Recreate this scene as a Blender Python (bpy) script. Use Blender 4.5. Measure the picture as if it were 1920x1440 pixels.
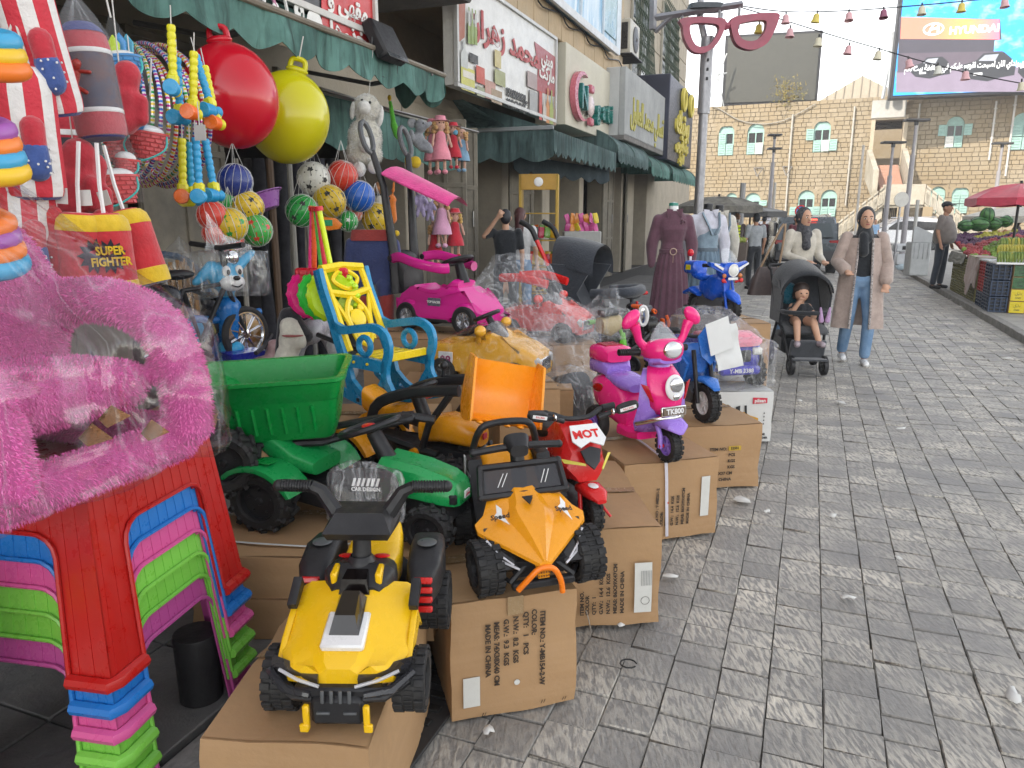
import bpy,bmesh,math,random
from math import cos,sin,pi,sqrt,atan2,tan,copysign
import numpy as np
from mathutils import Vector as V,Matrix,noise
R=math.radians
rnd=random.Random(7)
for o in list(bpy.data.objects):bpy.data.objects.remove(o)
SC=bpy.context.scene; COL=SC.collection
# ---------------------------------------------------------------- camera, sky, sun, exposure
CAMH=1.5; PITCH=R(12.5); FPX=1400.0
cd=bpy.data.cameras.new('camera'); cam=bpy.data.objects.new('camera',cd); COL.objects.link(cam)
cam.location=(0,0,CAMH); cam.rotation_euler=(R(90)-PITCH,0,0)
cd.sensor_width=36; cd.lens=36*FPX/1920; cd.clip_end=2000; cd.clip_start=0.05
SC.camera=cam
SUN_EL,SUN_AZ=R(38),R(232)  # azimuth clockwise from +Y: behind the camera, to the left
w=bpy.data.worlds.new('World'); SC.world=w; w.use_nodes=True
nt=w.node_tree; bg=nt.nodes['Background']
sky=nt.nodes.new('ShaderNodeTexSky'); sky.sky_type='NISHITA'; sky.sun_disc=False
sky.sun_elevation=SUN_EL; sky.sun_rotation=SUN_AZ; sky.air_density=1.0; sky.dust_density=.4; sky.altitude=900; sky.ozone_density=1.0
hs_=nt.nodes.new('ShaderNodeHueSaturation'); hs_.inputs['Saturation'].default_value=.3; nt.links.new(sky.outputs[0],hs_.inputs['Color']); wm_=nt.nodes.new('ShaderNodeMix'); wm_.data_type='RGBA'; wm_.blend_type='MULTIPLY'; wm_.inputs[0].default_value=1; wm_.inputs[7].default_value=(1.05,1,.93,1); nt.links.new(hs_.outputs[0],wm_.inputs[6]); nt.links.new(wm_.outputs[2],bg.inputs[0]); bg.inputs[1].default_value=0.15
sl=bpy.data.lights.new('sun','SUN'); sl.energy=2.0; sl.angle=R(0.6); sl.color=(1,.9,.76)
so=bpy.data.objects.new('sun',sl); COL.objects.link(so)
sd=V((sin(SUN_AZ)*cos(SUN_EL),cos(SUN_AZ)*cos(SUN_EL),sin(SUN_EL)))
so.rotation_euler=sd.to_track_quat('Z','Y').to_euler()
SC.render.engine='CYCLES'
SC.view_settings.view_transform='Standard'; SC.view_settings.look='None'
SC.view_settings.exposure=1.8; SC.view_settings.gamma=1
SC.cycles.transparent_max_bounces=24; SC.cycles.max_bounces=6; SC.cycles.use_denoising=True
# ---------------------------------------------------------------- where a pixel of the photograph lies in the world
def ray(px,py):
 a=px-960.; b=720.-py
 return V((a,FPX*cos(PITCH)+b*sin(PITCH),-FPX*sin(PITCH)+b*cos(PITCH)))
def P(px,py,z=0.):
 r=ray(px,py); t=(z-CAMH)/r.z; return V((r.x*t,r.y*t,z))
def PY(px,py,Y):
 r=ray(px,py); t=Y/r.y; return V((r.x*t,Y,CAMH+r.z*t))
SA=R(21.5); UX,UY=sin(SA),cos(SA); SR=-SA
def PD(px,py,D):  # on the vertical plane D metres left of the camera, along the street
 r=ray(px,py); t=D/(-UY*r.x+UX*r.y); return V((r.x*t,r.y*t,CAMH+r.z*t))
def S(D,s,z=0.):return V((s*UX-D*UY,s*UY+D*UX,z))
def toS(p):return(-(UY*p.x)+UX*p.y,UX*p.x+UY*p.y,p.z)  # -> D, s, z
# ---------------------------------------------------------------- materials
MATS={}
def newmat(name):
 m=bpy.data.materials.new(name); m.use_nodes=True
 return m,m.node_tree,m.node_tree.nodes['Principled BSDF']
def nd(t,typ,**k):
 n=t.nodes.new(typ)
 for a,b in k.items():setattr(n,a,b)
 return n
def noisefac(t,scale,detail=4,rough=.6,co='Object',lo=.35,hi=.65,stretch=None):
 tc=nd(t,'ShaderNodeTexCoord'); n=nd(t,'ShaderNodeTexNoise'); n.inputs['Scale'].default_value=scale
 n.inputs['Detail'].default_value=detail; n.inputs['Roughness'].default_value=rough
 src=tc.outputs[co]
 if stretch:
  mp=nd(t,'ShaderNodeMapping'); mp.inputs['Scale'].default_value=stretch; t.links.new(src,mp.inputs[0]); src=mp.outputs[0]
 t.links.new(src,n.inputs['Vector'])
 mr=nd(t,'ShaderNodeMapRange'); mr.inputs[1].default_value=lo; mr.inputs[2].default_value=hi
 t.links.new(n.outputs['Fac'],mr.inputs[0]); return mr.outputs[0]
def mixc(t,fac,a,b):
 m=nd(t,'ShaderNodeMix',data_type='RGBA')
 if hasattr(fac,'is_linked')or hasattr(fac,'links'):t.links.new(fac,m.inputs[0])
 else:m.inputs[0].default_value=fac
 for v,i in((a,6),(b,7)):
  if isinstance(v,tuple):m.inputs[i].default_value=(*v[:3],1)
  else:t.links.new(v,m.inputs[i])
 return m.outputs[2]
def bump(t,b,fac,dist=.002,strength=.6):
 n=nd(t,'ShaderNodeBump'); n.inputs['Strength'].default_value=strength; n.inputs['Distance'].default_value=dist
 t.links.new(fac,n.inputs['Height']); t.links.new(n.outputs[0],b.inputs['Normal'])
def srgb(h):
 c=[int(h[i:i+2],16)/255 for i in(0,2,4)]
 return tuple(x/12.92 if x<.04045 else((x+.055)/1.055)**2.4 for x in c)
def col(c):return srgb(c)if isinstance(c,str)else c
def mat(c,rough=.5,kind='plain',metal=0.,var=.12,scale=8.,bmp=0.,c2=None,em=0.,spec=.5):
 """one cached procedural material per look: base colour broken up by noise, uneven gloss, fine relief"""
 key=(c,rough,kind,metal,var,scale,bmp,c2,em,spec)
 if key in MATS:return MATS[key]
 m,t,b=newmat(kind); rgb=col(c)
 dark=tuple(x*(1-var)for x in rgb)if c2 is None else col(c2)
 f=noisefac(t,scale,5,.65)
 t.links.new(mixc(t,f,rgb,dark),b.inputs['Base Color'])
 f2=noisefac(t,scale*3.1,3)
 mr=nd(t,'ShaderNodeMapRange'); mr.inputs[3].default_value=max(.03,rough-.07); mr.inputs[4].default_value=min(1,rough+.1)
 t.links.new(f2,mr.inputs[0]); t.links.new(mr.outputs[0],b.inputs['Roughness'])
 b.inputs['Metallic'].default_value=metal; b.inputs['Specular IOR Level'].default_value=spec
 if bmp:bump(t,b,noisefac(t,scale*6,4),bmp)
 if kind=='cloth' or kind=='plush':
  b.inputs['Sheen Weight'].default_value=.3
 if em:
  b.inputs['Emission Color'].default_value=(*rgb,1); b.inputs['Emission Strength'].default_value=em
 MATS[key]=m; return m
def plas(c,rough=.32):return mat(c,rough*.85,'plastic',var=.05,scale=9,bmp=.00015)
def dusty(c,rough=.5):return mat(c,rough,'dusty_plastic',c2=tuple(min(1,x*.8+.035)for x in col(c)),scale=9,bmp=.0006)
def cloth(c,rough=.9):return mat(c,rough,'cloth',var=.25,scale=12,bmp=.002)
def plush(c):return mat(c,1.,'plush',var=.22,scale=45,bmp=.006)
def metal(c,rough=.35):return mat(c,rough,'metal',metal=.9,var=.15)
def paint(c,rough=.5):return mat(c,rough,'paint',var=.18,scale=5,bmp=.001)
RUB=lambda:mat((.018,.018,.02),.62,'rubber',c2=(.032,.031,.03),scale=20,bmp=.001,spec=.3)
BLK=lambda:mat((.014,.014,.016),.42,'black_plastic',c2=(.022,.022,.024),scale=14,bmp=.0005,spec=.35)
def chrome():return mat((.75,.76,.78),.12,'chrome',metal=1.,var=.05)
def clear(c=(.8,.85,.9),a=.35,rough=.08):
 key=('clear',c,a,rough)
 if key in MATS:return MATS[key]
 m,t,b=newmat('clear_plastic'); out=t.nodes['Material Output']
 b.inputs['Base Color'].default_value=(*c,1); b.inputs['Roughness'].default_value=rough
 tr=nd(t,'ShaderNodeBsdfTransparent'); ms=nd(t,'ShaderNodeMixShader'); ms.inputs[0].default_value=a
 t.links.new(tr.outputs[0],ms.inputs[1]); t.links.new(b.outputs[0],ms.inputs[2]); t.links.new(ms.outputs[0],out.inputs[0])
 MATS[key]=m; return m
def film(milk=.1,streak=(1,1,.25),scale=9.,ridge=.24):
 """crumpled cling film: mostly clear, folds catch the sky"""
 key=('film',milk,streak,scale,ridge)
 if key in MATS:return MATS[key]
 m,t,b=newmat('clear_film'); out=t.nodes['Material Output']
 tc=nd(t,'ShaderNodeTexCoord'); mp=nd(t,'ShaderNodeMapping'); mp.inputs['Scale'].default_value=streak
 t.links.new(tc.outputs['Object'],mp.inputs[0])
 n=nd(t,'ShaderNodeTexNoise'); n.inputs['Scale'].default_value=scale; n.inputs['Detail'].default_value=3; n.inputs['Distortion'].default_value=1.2
 t.links.new(mp.outputs[0],n.inputs['Vector'])
 a=nd(t,'ShaderNodeMath',operation='SUBTRACT'); a.inputs[1].default_value=.5; t.links.new(n.outputs['Fac'],a.inputs[0])
 ab=nd(t,'ShaderNodeMath',operation='ABSOLUTE'); t.links.new(a.outputs[0],ab.inputs[0])
 mr=nd(t,'ShaderNodeMapRange'); mr.inputs[1].default_value=0; mr.inputs[2].default_value=.045
 mr.inputs[3].default_value=1; mr.inputs[4].default_value=0; t.links.new(ab.outputs[0],mr.inputs[0])  # thin ridge lines
 pw=nd(t,'ShaderNodeMath',operation='POWER'); pw.inputs[1].default_value=2; t.links.new(mr.outputs[0],pw.inputs[0])
 fm=nd(t,'ShaderNodeMath',operation='MULTIPLY_ADD'); fm.inputs[1].default_value=ridge; fm.inputs[2].default_value=milk
 t.links.new(pw.outputs[0],fm.inputs[0])
 b.inputs['Base Color'].default_value=(.82,.84,.86,1); b.inputs['Roughness'].default_value=.16
 bump(t,b,n.outputs['Fac'],.02,1.)
 tr=nd(t,'ShaderNodeBsdfTransparent'); tr.inputs[0].default_value=(.97,.97,.97,1)
 gl=nd(t,'ShaderNodeBsdfGlossy'); gl.inputs['Roughness'].default_value=.12
 bm=nd(t,'ShaderNodeBump'); bm.inputs['Distance'].default_value=.02; bm.inputs['Strength'].default_value=1; t.links.new(n.outputs['Fac'],bm.inputs['Height']); t.links.new(bm.outputs[0],gl.inputs['Normal'])
 lw=nd(t,'ShaderNodeLayerWeight'); lw.inputs[0].default_value=.18; t.links.new(bm.outputs[0],lw.inputs['Normal']); fr=nd(t,'ShaderNodeMath',operation='MULTIPLY_ADD'); fr.inputs[1].default_value=.3; fr.inputs[2].default_value=.02; t.links.new(lw.outputs['Facing'],fr.inputs[0])
 ms=nd(t,'ShaderNodeMixShader'); t.links.new(fm.outputs[0],ms.inputs[0]); t.links.new(tr.outputs[0],ms.inputs[1]); t.links.new(b.outputs[0],ms.inputs[2])
 m2=nd(t,'ShaderNodeMixShader'); t.links.new(fr.outputs[0],m2.inputs[0]); t.links.new(ms.outputs[0],m2.inputs[1]); t.links.new(gl.outputs[0],m2.inputs[2])
 t.links.new(m2.outputs[0],out.inputs[0]); MATS[key]=m; return m
 # ---------------------------------------------------------------- mesh builder
class MB:
 def __init__(s):s.v=[]; s.f=[]; s.m=[]; s.k=0; s.T=None
 def add(s,vs,fs):
  n=len(s.v)
  if s.T is not None:vs=[s.T@V(p)for p in vs]
  s.v+=[tuple(p)for p in vs]; s.f+=[tuple(i+n for i in f)for f in fs]; s.m+=[s.k]*len(fs); return s
 def box(s,c,d,b=.004,rz=0,M=None):
  x,y,z=[q/2 for q in d]; b=min(b,x*.49,y*.49,z*.49); vs=[]; idx={}
  for sx in(-1,1):
   for sy in(-1,1):
    for sz in(-1,1):
     for ax in range(3):
      p=[sx*x,sy*y,sz*z]
      for q in range(3):
       if q!=ax:p[q]-=(sx,sy,sz)[q]*b
      idx[(sx,sy,sz,ax)]=len(vs); vs.append(V(p))
  if b<=0:pass
  fs=[]
  for ax in range(3):
   u,w_=[(1,2),(0,2),(0,1)][ax]
   for sg in(-1,1):
    q=[]
    for a,c2 in((-1,-1),(1,-1),(1,1),(-1,1)):
     k=[0,0,0]; k[ax]=sg; k[u]=a; k[w_]=c2; q.append(idx[(*k,ax)])
    fs.append(q if(sg>0)!=(ax==1)else q[::-1])
  for ax in range(3):
   u,w_=[(1,2),(0,2),(0,1)][ax]
   for a in(-1,1):
    for c2 in(-1,1):
     k0=[0,0,0]; k0[u]=a; k0[w_]=c2; k1=list(k0); k0[ax]=-1; k1[ax]=1
     fs.append([idx[(*k0,u)],idx[(*k1,u)],idx[(*k1,w_)],idx[(*k0,w_)]])
  for sx in(-1,1):
   for sy in(-1,1):
    for sz in(-1,1):fs.append([idx[(sx,sy,sz,a)]for a in range(3)])
  Mx=Matrix.Translation(V(c))@(M if M is not None else Matrix.Rotation(rz,4,'Z'))
  return s.add([Mx@p for p in vs],fs)
 def loft(s,rings,closed=False,caps=True):
  n=len(rings[0]); vs=[p for r in rings for p in r]; fs=[]; m=len(rings)
  for i in range(m if closed else m-1):
   a=i*n; b=((i+1)%m)*n
   for j in range(n):k=(j+1)%n; fs.append((a+j,a+k,b+k,b+j))
  if caps and not closed:fs.append(tuple(range(n))[::-1]); fs.append(tuple((m-1)*n+j for j in range(n)))
  return s.add(vs,fs)
 def tube(s,path,r,n=10,closed=False,caps=True,flat=1.):
  path=[V(p)for p in path]; m=len(path); rr=r if isinstance(r,(list,tuple))else[r]*m
  rings=[]; up=None
  for i in range(m):
   if closed:t=path[(i+1)%m]-path[i-1]
   else:t=path[min(i+1,m-1)]-path[max(i-1,0)]
   t.normalize()
   if up is None:up=V((0,0,1))if abs(t.z)<.9 else V((1,0,0))
   a=t.cross(up).normalized(); up=a.cross(t).normalized()
   rings.append([path[i]+(a*cos(2*pi*j/n)+up*(flat*sin(2*pi*j/n)))*rr[i]for j in range(n)])
  return s.loft(rings,closed,caps)
 def cyl(s,p0,p1,r0,r1=None,n=14,caps=True):return s.tube([p0,p1],[r0,r0 if r1 is None else r1],n,caps=caps)
 def cap(s,p0,r0,p1,r1,n=10):
  p0,p1=V(p0),V(p1); t=(p1-p0); L=t.length; t=t/L if L>1e-6 else V((0,0,1)); pts=[]; rs=[]
  for a in(-80,-50,-20,0):pts.append(p0+t*r0*sin(R(a))); rs.append(r0*cos(R(a)))
  for a in(0,20,50,80):pts.append(p1+t*r1*sin(R(a))); rs.append(r1*cos(R(a)))
  return s.tube(pts,rs,n)
 def lathe(s,prof,n=24,M=None,a0=0,a1=2*pi,caps=False):
  M=M or Matrix(); full=abs(a1-a0-2*pi)<1e-6; k=n if full else n+1
  vs=[M@V((r*cos(a0+(a1-a0)*j/n),r*sin(a0+(a1-a0)*j/n),z))for r,z in prof for j in range(k)]
  fs=[]
  for i in range(len(prof)-1):
   for j in range(n):
    j2=(j+1)%k; fs.append((i*k+j,i*k+j2,(i+1)*k+j2,(i+1)*k+j))
  return s.add(vs,fs)
 def ell(s,c,r,n=14,m=9,M=None):
  if not isinstance(r,(tuple,list)):r=(r,r,r)
  M=Matrix.Translation(V(c))@(M or Matrix())
  prof=[(max(1e-4,sin(pi*i/m)),-cos(pi*i/m))for i in range(m+1)]
  return s.lathe(prof,n,M@Matrix.Diagonal((*r,1)))
 def ext(s,poly,y0,y1,plane='xz',b=0.,seg=2,M=None,taper=1.):
  """side outline given in a plane, thickened between y0 and y1, edges rounded"""
  bm=bmesh.new()
  mp={'xz':lambda u,w_,t:(u,t,w_),'xy':lambda u,w_,t:(u,w_,t),'yz':lambda u,w_,t:(t,u,w_)}[plane]
  A=[bm.verts.new(mp(u,w_,y0))for u,w_ in poly]
  cu=sum(p[0]for p in poly)/len(poly); cw=sum(p[1]for p in poly)/len(poly)
  B=[bm.verts.new(mp(cu+(u-cu)*taper,cw+(w_-cw)*taper,y1))for u,w_ in poly]
  n=len(poly); fa=bm.faces.new(A[::-1]); fb=bm.faces.new(B)
  for i in range(n):bm.faces.new((A[i],A[(i+1)%n],B[(i+1)%n],B[i]))
  if b>0:
   es=[e for e in list(fa.edges)+list(fb.edges)]
   bmesh.ops.bevel(bm,geom=es,offset=b,segments=seg,profile=.6,affect='EDGES')
  bmesh.ops.recalc_face_normals(bm,faces=bm.faces)
  bm.verts.index_update()
  vs=[(M@v.co if M else v.co.copy())for v in bm.verts]; fs=[[v.index for v in f.verts]for f in bm.faces]; bm.free()
  return s.add(vs,fs)
 def sup(s,secs,n=24,plane='x',caps=True):
  """body lofted through superellipse sections: (x, yc, zc, half_width, half_height, exponent)"""
  rings=[]
  for x,yc,zc,a,b,e in secs:
   ring=[]
   for j in range(n):
    th=2*pi*j/n; c_,s_=cos(th),sin(th)
    u=yc+a*copysign(abs(c_)**(2/e),c_); w_=zc+b*copysign(abs(s_)**(2/e),s_)
    ring.append(V((x,u,w_))if plane=='x' else V((u,x,w_))if plane=='y' else V((u,w_,x)))
   rings.append(ring)
  return s.loft(rings,caps=caps)
 def grid(s,fn,nu,nv):
  vs=[fn(i/nu,j/nv)for j in range(nv+1)for i in range(nu+1)]; k=nu+1
  return s.add(vs,[(j*k+i,j*k+i+1,(j+1)*k+i+1,(j+1)*k+i)for j in range(nv)for i in range(nu)])
 def mesh(s,name,mats,sharp=38,smooth=True):
  me=bpy.data.meshes.new(name); me.from_pydata(s.v,[],s.f)
  mats=mats if isinstance(mats,(list,tuple))else[mats]
  for m in mats:me.materials.append(m)
  if len(mats)>1:me.polygons.foreach_set('material_index',s.m)
  me.update()
  bm=bmesh.new(); bm.from_mesh(me); bmesh.ops.recalc_face_normals(bm,faces=bm.faces); bm.to_mesh(me); bm.free()
  if smooth:
   me.polygons.foreach_set('use_smooth',[True]*len(me.polygons)); me.set_sharp_from_angle(angle=R(sharp))
  return me
def link(name,data,parent=None,M=None):
 o=bpy.data.objects.new(name,data); COL.objects.link(o)
 if parent is not None:o.parent=parent
 if M is not None:o.matrix_local=M
 return o
def part(name,mb,mats,parent=None,sharp=38,kind=None,label=None,smooth=True):
 o=link(name,mb.mesh(name,mats,sharp,smooth),parent)
 if kind:o['kind']=kind
 if label:o['label']=label
 return o
def tag(o,label,cat,group=None):
 o['label']=label; o['category']=cat
 if group:o['group']=group
 return o
def thing(name,label,cat,loc=(0,0,0),rz=0.,group=None,rx=0.,ry=0.):
 o=bpy.data.objects.new(name,None); COL.objects.link(o); o.location=loc; o.rotation_euler=(rx,ry,rz); o.empty_display_size=.1
 return tag(o,label,cat,group)
def dup(o,loc=None,rz=None,label=None,parent=None,scale=None):
 c=o.copy(); COL.objects.link(c); c.parent=parent
 for ch in list(o.children):dup(ch,parent=c)
 if loc is not None:c.location=loc
 if rz is not None:c.rotation_euler[2]=rz
 if label:c['label']=label
 if scale:c.scale=(scale,)*3
 return c
def blob(name,mb,mats,parent,vox=.012,smooth=4,label=None):
 """several rounded forms fused into one continuous skin"""
 me=mb.mesh(name,mats,smooth=False); o=bpy.data.objects.new(name,me); COL.objects.link(o)
 r=o.modifiers.new('r','REMESH'); r.mode='VOXEL'; r.voxel_size=vox; r.use_smooth_shade=True
 if smooth:q=o.modifiers.new('s','SMOOTH'); q.iterations=smooth; q.factor=.5
 dg=bpy.context.evaluated_depsgraph_get(); m2=bpy.data.meshes.new_from_object(o.evaluated_get(dg)); bpy.data.objects.remove(o)
 m2.materials.clear(); m2.materials.append(mats if not isinstance(mats,(list,tuple))else mats[0])
 m2.polygons.foreach_set('use_smooth',[True]*len(m2.polygons))
 m2.name=name; ob=link(name,m2,parent)
 if label:ob['label']=label
 return ob
def text(s,size,mt,parent=None,M=None,ext=.0006,name='lettering',bold=0.,align='CENTER',sx=1.,shear=0.):
 c=bpy.data.curves.new('t','FONT'); c.body=s; c.size=size; c.align_x=align; c.align_y='CENTER'; c.extrude=ext; c.offset=bold; c.resolution_u=2; c.shear=shear
 o=bpy.data.objects.new('t',c); me=bpy.data.meshes.new_from_object(o); bpy.data.objects.remove(o); bpy.data.curves.remove(c)
 if sx!=1:me.transform(Matrix.Diagonal((sx,1,1,1)))
 me.materials.clear(); me.materials.append(mt); me.name=name
 return link(name,me,parent,M)
 # Arabic letters joined by hand: word given in reading order -> shaped glyphs, drawn right to left
_AR={'ا':(0xFE8D,2),'ب':(0xFE8F,4),'ت':(0xFE95,4),'ج':(0xFE9D,4),'ح':(0xFEA1,4),'خ':(0xFEA5,4),'د':(0xFEA9,2),'ر':(0xFEAD,2),'ز':(0xFEAF,2),'س':(0xFEB1,4),'ش':(0xFEB5,4),'ص':(0xFEB9,4),'ظ':(0xFEC5,4),'ط':(0xFEC1,4),'ع':(0xFEC9,4),'غ':(0xFECD,4),'ف':(0xFED1,4),'ق':(0xFED5,4),'ك':(0xFED9,4),'ل':(0xFEDD,4),'م':(0xFEE1,4),'ن':(0xFEE5,4),'ه':(0xFEE9,4),'و':(0xFEED,2),'ي':(0xFEF1,4),'ى':(0xFEEF,2),'ة':(0xFE93,2),'ئ':(0xFE89,4),'أ':(0xFE83,2)}
def arab(s):
 out=[]
 for i,ch in enumerate(s):
  if ch not in _AR:out.append(ch); continue
  base,n=_AR[ch]
  prev=i>0 and s[i-1]in _AR and _AR[s[i-1]][1]==4
  nxt=n==4 and i+1<len(s)and s[i+1]in _AR
  out.append(chr(base+(3 if prev and nxt else 2 if nxt else 1 if prev else 0)))
 return ''.join(out[::-1])
def wrap(name,pts,parent,mt,cuts=3,amp=.012,freq=9.,seed=0,label=None,sag=.0):
 """a loose film bag pulled over the points: their hull, subdivided and crumpled"""
 bm=bmesh.new()
 for p in pts:bm.verts.new(p)
 r=bmesh.ops.convex_hull(bm,input=bm.verts)
 bmesh.ops.delete(bm,geom=[v for v in bm.verts if not v.link_faces],context='VERTS')
 for _ in range(cuts):
  es=[e for e in bm.edges if e.calc_length()>.03]
  if es:bmesh.ops.subdivide_edges(bm,edges=es,cuts=1,use_grid_fill=True)
  bmesh.ops.triangulate(bm,faces=[f for f in bm.faces if len(f.verts)>3])
 for _ in range(2):bmesh.ops.smooth_vert(bm,verts=bm.verts,factor=.4,use_axis_x=True,use_axis_y=True,use_axis_z=True)
 bm.normal_update(); cz=sum(v.co.z for v in bm.verts)/len(bm.verts)
 for v in bm.verts:
  q=v.co*freq+V((seed,seed*1.7,0)); n1=noise.noise(V((q.x*1.3,q.y*1.3,q.z*.45))); n2=abs(noise.noise(q*2.2))
  v.co+=v.normal*(amp*(1.6*n1-1.2*n2)-sag)
 me=bpy.data.meshes.new(name); bm.to_mesh(me); bm.free(); me.materials.append(mt)
 me.polygons.foreach_set('use_smooth',[True]*len(me.polygons))
 o=link(name,me,parent)
 if label:o['label']=label
 return o
def RX(a):return Matrix.Rotation(a,4,'X')
def RY(a):return Matrix.Rotation(a,4,'Y')
def RZ(a):return Matrix.Rotation(a,4,'Z')
def T(*p):return Matrix.Translation(V(p if len(p)==3 else p[0]))
def spline(pts,k=6,closed=False):
 pts=[V(p)for p in pts]; n=len(pts); out=[]
 for i in range(n if closed else n-1):
  g=lambda j:pts[j%n]if closed else pts[max(0,min(n-1,j))]
  a,b,c,d=g(i-1),g(i),g(i+1),g(i+2)
  for q in range(k):
   t=q/k; out.append(.5*((2*b)+(c-a)*t+(2*a-5*b+4*c-d)*t*t+(3*b-a-3*c+d)*t**3))
 if not closed:out.append(pts[-1])
 return out
def rrect(x0,y0,x1,y1,r,k=4):
 out=[]
 for cx,cy,a in((x1-r,y1-r,0),(x0+r,y1-r,90),(x0+r,y0+r,180),(x1-r,y0+r,270)):
  for i in range(k+1):q=R(a+90*i/k); out.append((cx+r*cos(q),cy+r*sin(q)))
 return out
 # ================================================================ ground
FR=pi/2-SA
def sx(px,D,py=410):return toS(PD(px,py,D))[1]
def zx(px,py,D):return PD(px,py,D).z
KL,KR=1.3,-2.6
def stone_mat():
 m,t,b=newmat('worn_limestone')
 oi=nd(t,'ShaderNodeObjectInfo'); ge=nd(t,'ShaderNodeNewGeometry')
 ad=nd(t,'ShaderNodeMath',operation='ADD'); t.links.new(oi.outputs['Random'],ad.inputs[0]); t.links.new(ge.outputs['Random Per Island'],ad.inputs[1])
 fr=nd(t,'ShaderNodeMath',operation='FRACT'); t.links.new(ad.outputs[0],fr.inputs[0])
 # chisel rows: pale worn ridges broken by noise, laid across each stone in world space, shifted stone by stone
 mp=nd(t,'ShaderNodeMapping'); mp.inputs['Rotation'].default_value=(0,0,-SR+.02); mp.inputs['Scale'].default_value=(74,17,1)
 of=nd(t,'ShaderNodeVectorMath',operation='SCALE'); of.inputs[0].default_value=(3,7,0); t.links.new(fr.outputs[0],of.inputs['Scale'])
 av=nd(t,'ShaderNodeVectorMath',operation='ADD'); t.links.new(ge.outputs['Position'],av.inputs[0]); t.links.new(of.outputs[0],av.inputs[1]); t.links.new(av.outputs[0],mp.inputs[0])
 n=nd(t,'ShaderNodeTexNoise'); n.inputs['Scale'].default_value=1.; n.inputs['Detail'].default_value=3.5; n.inputs['Distortion'].default_value=.4
 t.links.new(mp.outputs[0],n.inputs['Vector'])
 mr=nd(t,'ShaderNodeMapRange'); mr.inputs[1].default_value=.42; mr.inputs[2].default_value=.56; t.links.new(n.outputs['Fac'],mr.inputs[0])
 n2=nd(t,'ShaderNodeTexNoise'); n2.inputs['Scale'].default_value=2.6; n2.inputs['Detail'].default_value=5; t.links.new(ge.outputs['Position'],n2.inputs['Vector'])
 m2=nd(t,'ShaderNodeMapRange'); m2.inputs[1].default_value=.35; m2.inputs[2].default_value=.62; t.links.new(n2.outputs['Fac'],m2.inputs[0])
 wv=nd(t,'ShaderNodeMath',operation='MULTIPLY'); t.links.new(mr.outputs[0],wv.inputs[0]); t.links.new(m2.outputs[0],wv.inputs[1])
 w2=nd(t,'ShaderNodeMapRange'); w2.inputs[1].default_value=0; w2.inputs[2].default_value=1; w2.inputs[3].default_value=.3; w2.inputs[4].default_value=1.; t.links.new(fr.outputs[0],w2.inputs[0])
 w3=nd(t,'ShaderNodeMath',operation='MULTIPLY'); t.links.new(wv.outputs[0],w3.inputs[0]); t.links.new(w2.outputs[0],w3.inputs[1])
 base=mixc(t,fr.outputs[0],(.245,.236,.222),(.315,.302,.28))
 n3=nd(t,'ShaderNodeTexNoise'); n3.inputs['Scale'].default_value=45; n3.inputs['Detail'].default_value=6; t.links.new(ge.outputs['Position'],n3.inputs['Vector'])
 base=mixc(t,n3.outputs['Fac'],base,(.18,.175,.168))
 t.links.new(mixc(t,w3.outputs[0],base,(.64,.595,.51)),b.inputs['Base Color'])
 rg=nd(t,'ShaderNodeMapRange'); rg.inputs[3].default_value=.45; rg.inputs[4].default_value=.75; t.links.new(n2.outputs['Fac'],rg.inputs[0]); t.links.new(rg.outputs[0],b.inputs['Roughness'])
 hs=nd(t,'ShaderNodeMath',operation='ADD'); t.links.new(n.outputs['Fac'],hs.inputs[0]); t.links.new(n3.outputs['Fac'],hs.inputs[1])
 bump(t,b,hs.outputs[0],.006,.75)
 return m
STONE=stone_mat()
JOINT=mat((.19,.178,.16),.9,'joint_grit',c2=(.25,.235,.21),scale=60,bmp=.004)
mb=MB(); mb.add([(-120,-60,-.06),(160,-60,-.06),(160,220,-.06),(-120,220,-.06)],[(0,1,2,3)])
g=part('ground',mb,mat((.17,.165,.155),.8,'dusty_paving',c2=(.1,.1,.1),scale=1.5)); g['kind']='structure'
street=MB(); street.box((0,0,0),(-KR+KL,50,.02),.001)
st=part('street',street,JOINT); st['kind']='structure'
st.location=S((KL+KR)/2,21,-.052); st.rotation_euler[2]=SR
inv=(T(*st.location)@RZ(SR)).inverted()
def setts(v):
 r=random.Random(v); a,b,g_=.5,.5,.018; h=.028
 q=[(-a,-b),(a,-b),(a,b),(-a,b)]
 lo=[V((x*.995,y*.995,-.01))for x,y in q]
 hi=[V((x*.972+r.uniform(-.016,.016),y*.972+r.uniform(-.016,.016),h+r.uniform(-.003,.003)))for x,y in q]
 mid=[V((x*.992+r.uniform(-.004,.004),y*.992+r.uniform(-.004,.004),h-.006))for x,y in q]
 return MB().loft([lo,mid,hi],caps=False).add(hi,[(0,1,2,3)])
var_me=[setts(i).mesh('paving_stone',STONE,60)for i in range(16)]
stones=[]; x=-KL+.004
while x<-KR-.02:
 wd=rnd.uniform(.15,.174)if x<-KR-.3 else-KR-x; s_=-.5+rnd.uniform(0,.15)
 while s_<32:
  L=rnd.choice((.12,.13,.14,.15,.165,.18))*rnd.uniform(.94,1.06); stones.append((x+wd/2,s_+L/2,wd,L)); s_+=L
 x+=wd
def seen(p,m=30):
 d=V(p)-V((0,0,CAMH)); dep=d.y*cos(PITCH)-d.z*sin(PITCH)
 if dep<.2:return None
 u=960+FPX*d.x/dep; v=720-FPX*(d.y*sin(PITCH)+d.z*cos(PITCH))/dep
 return(u,v)if-m<u<1920+m and-m<v<1440+m else None
cand=[]
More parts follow.
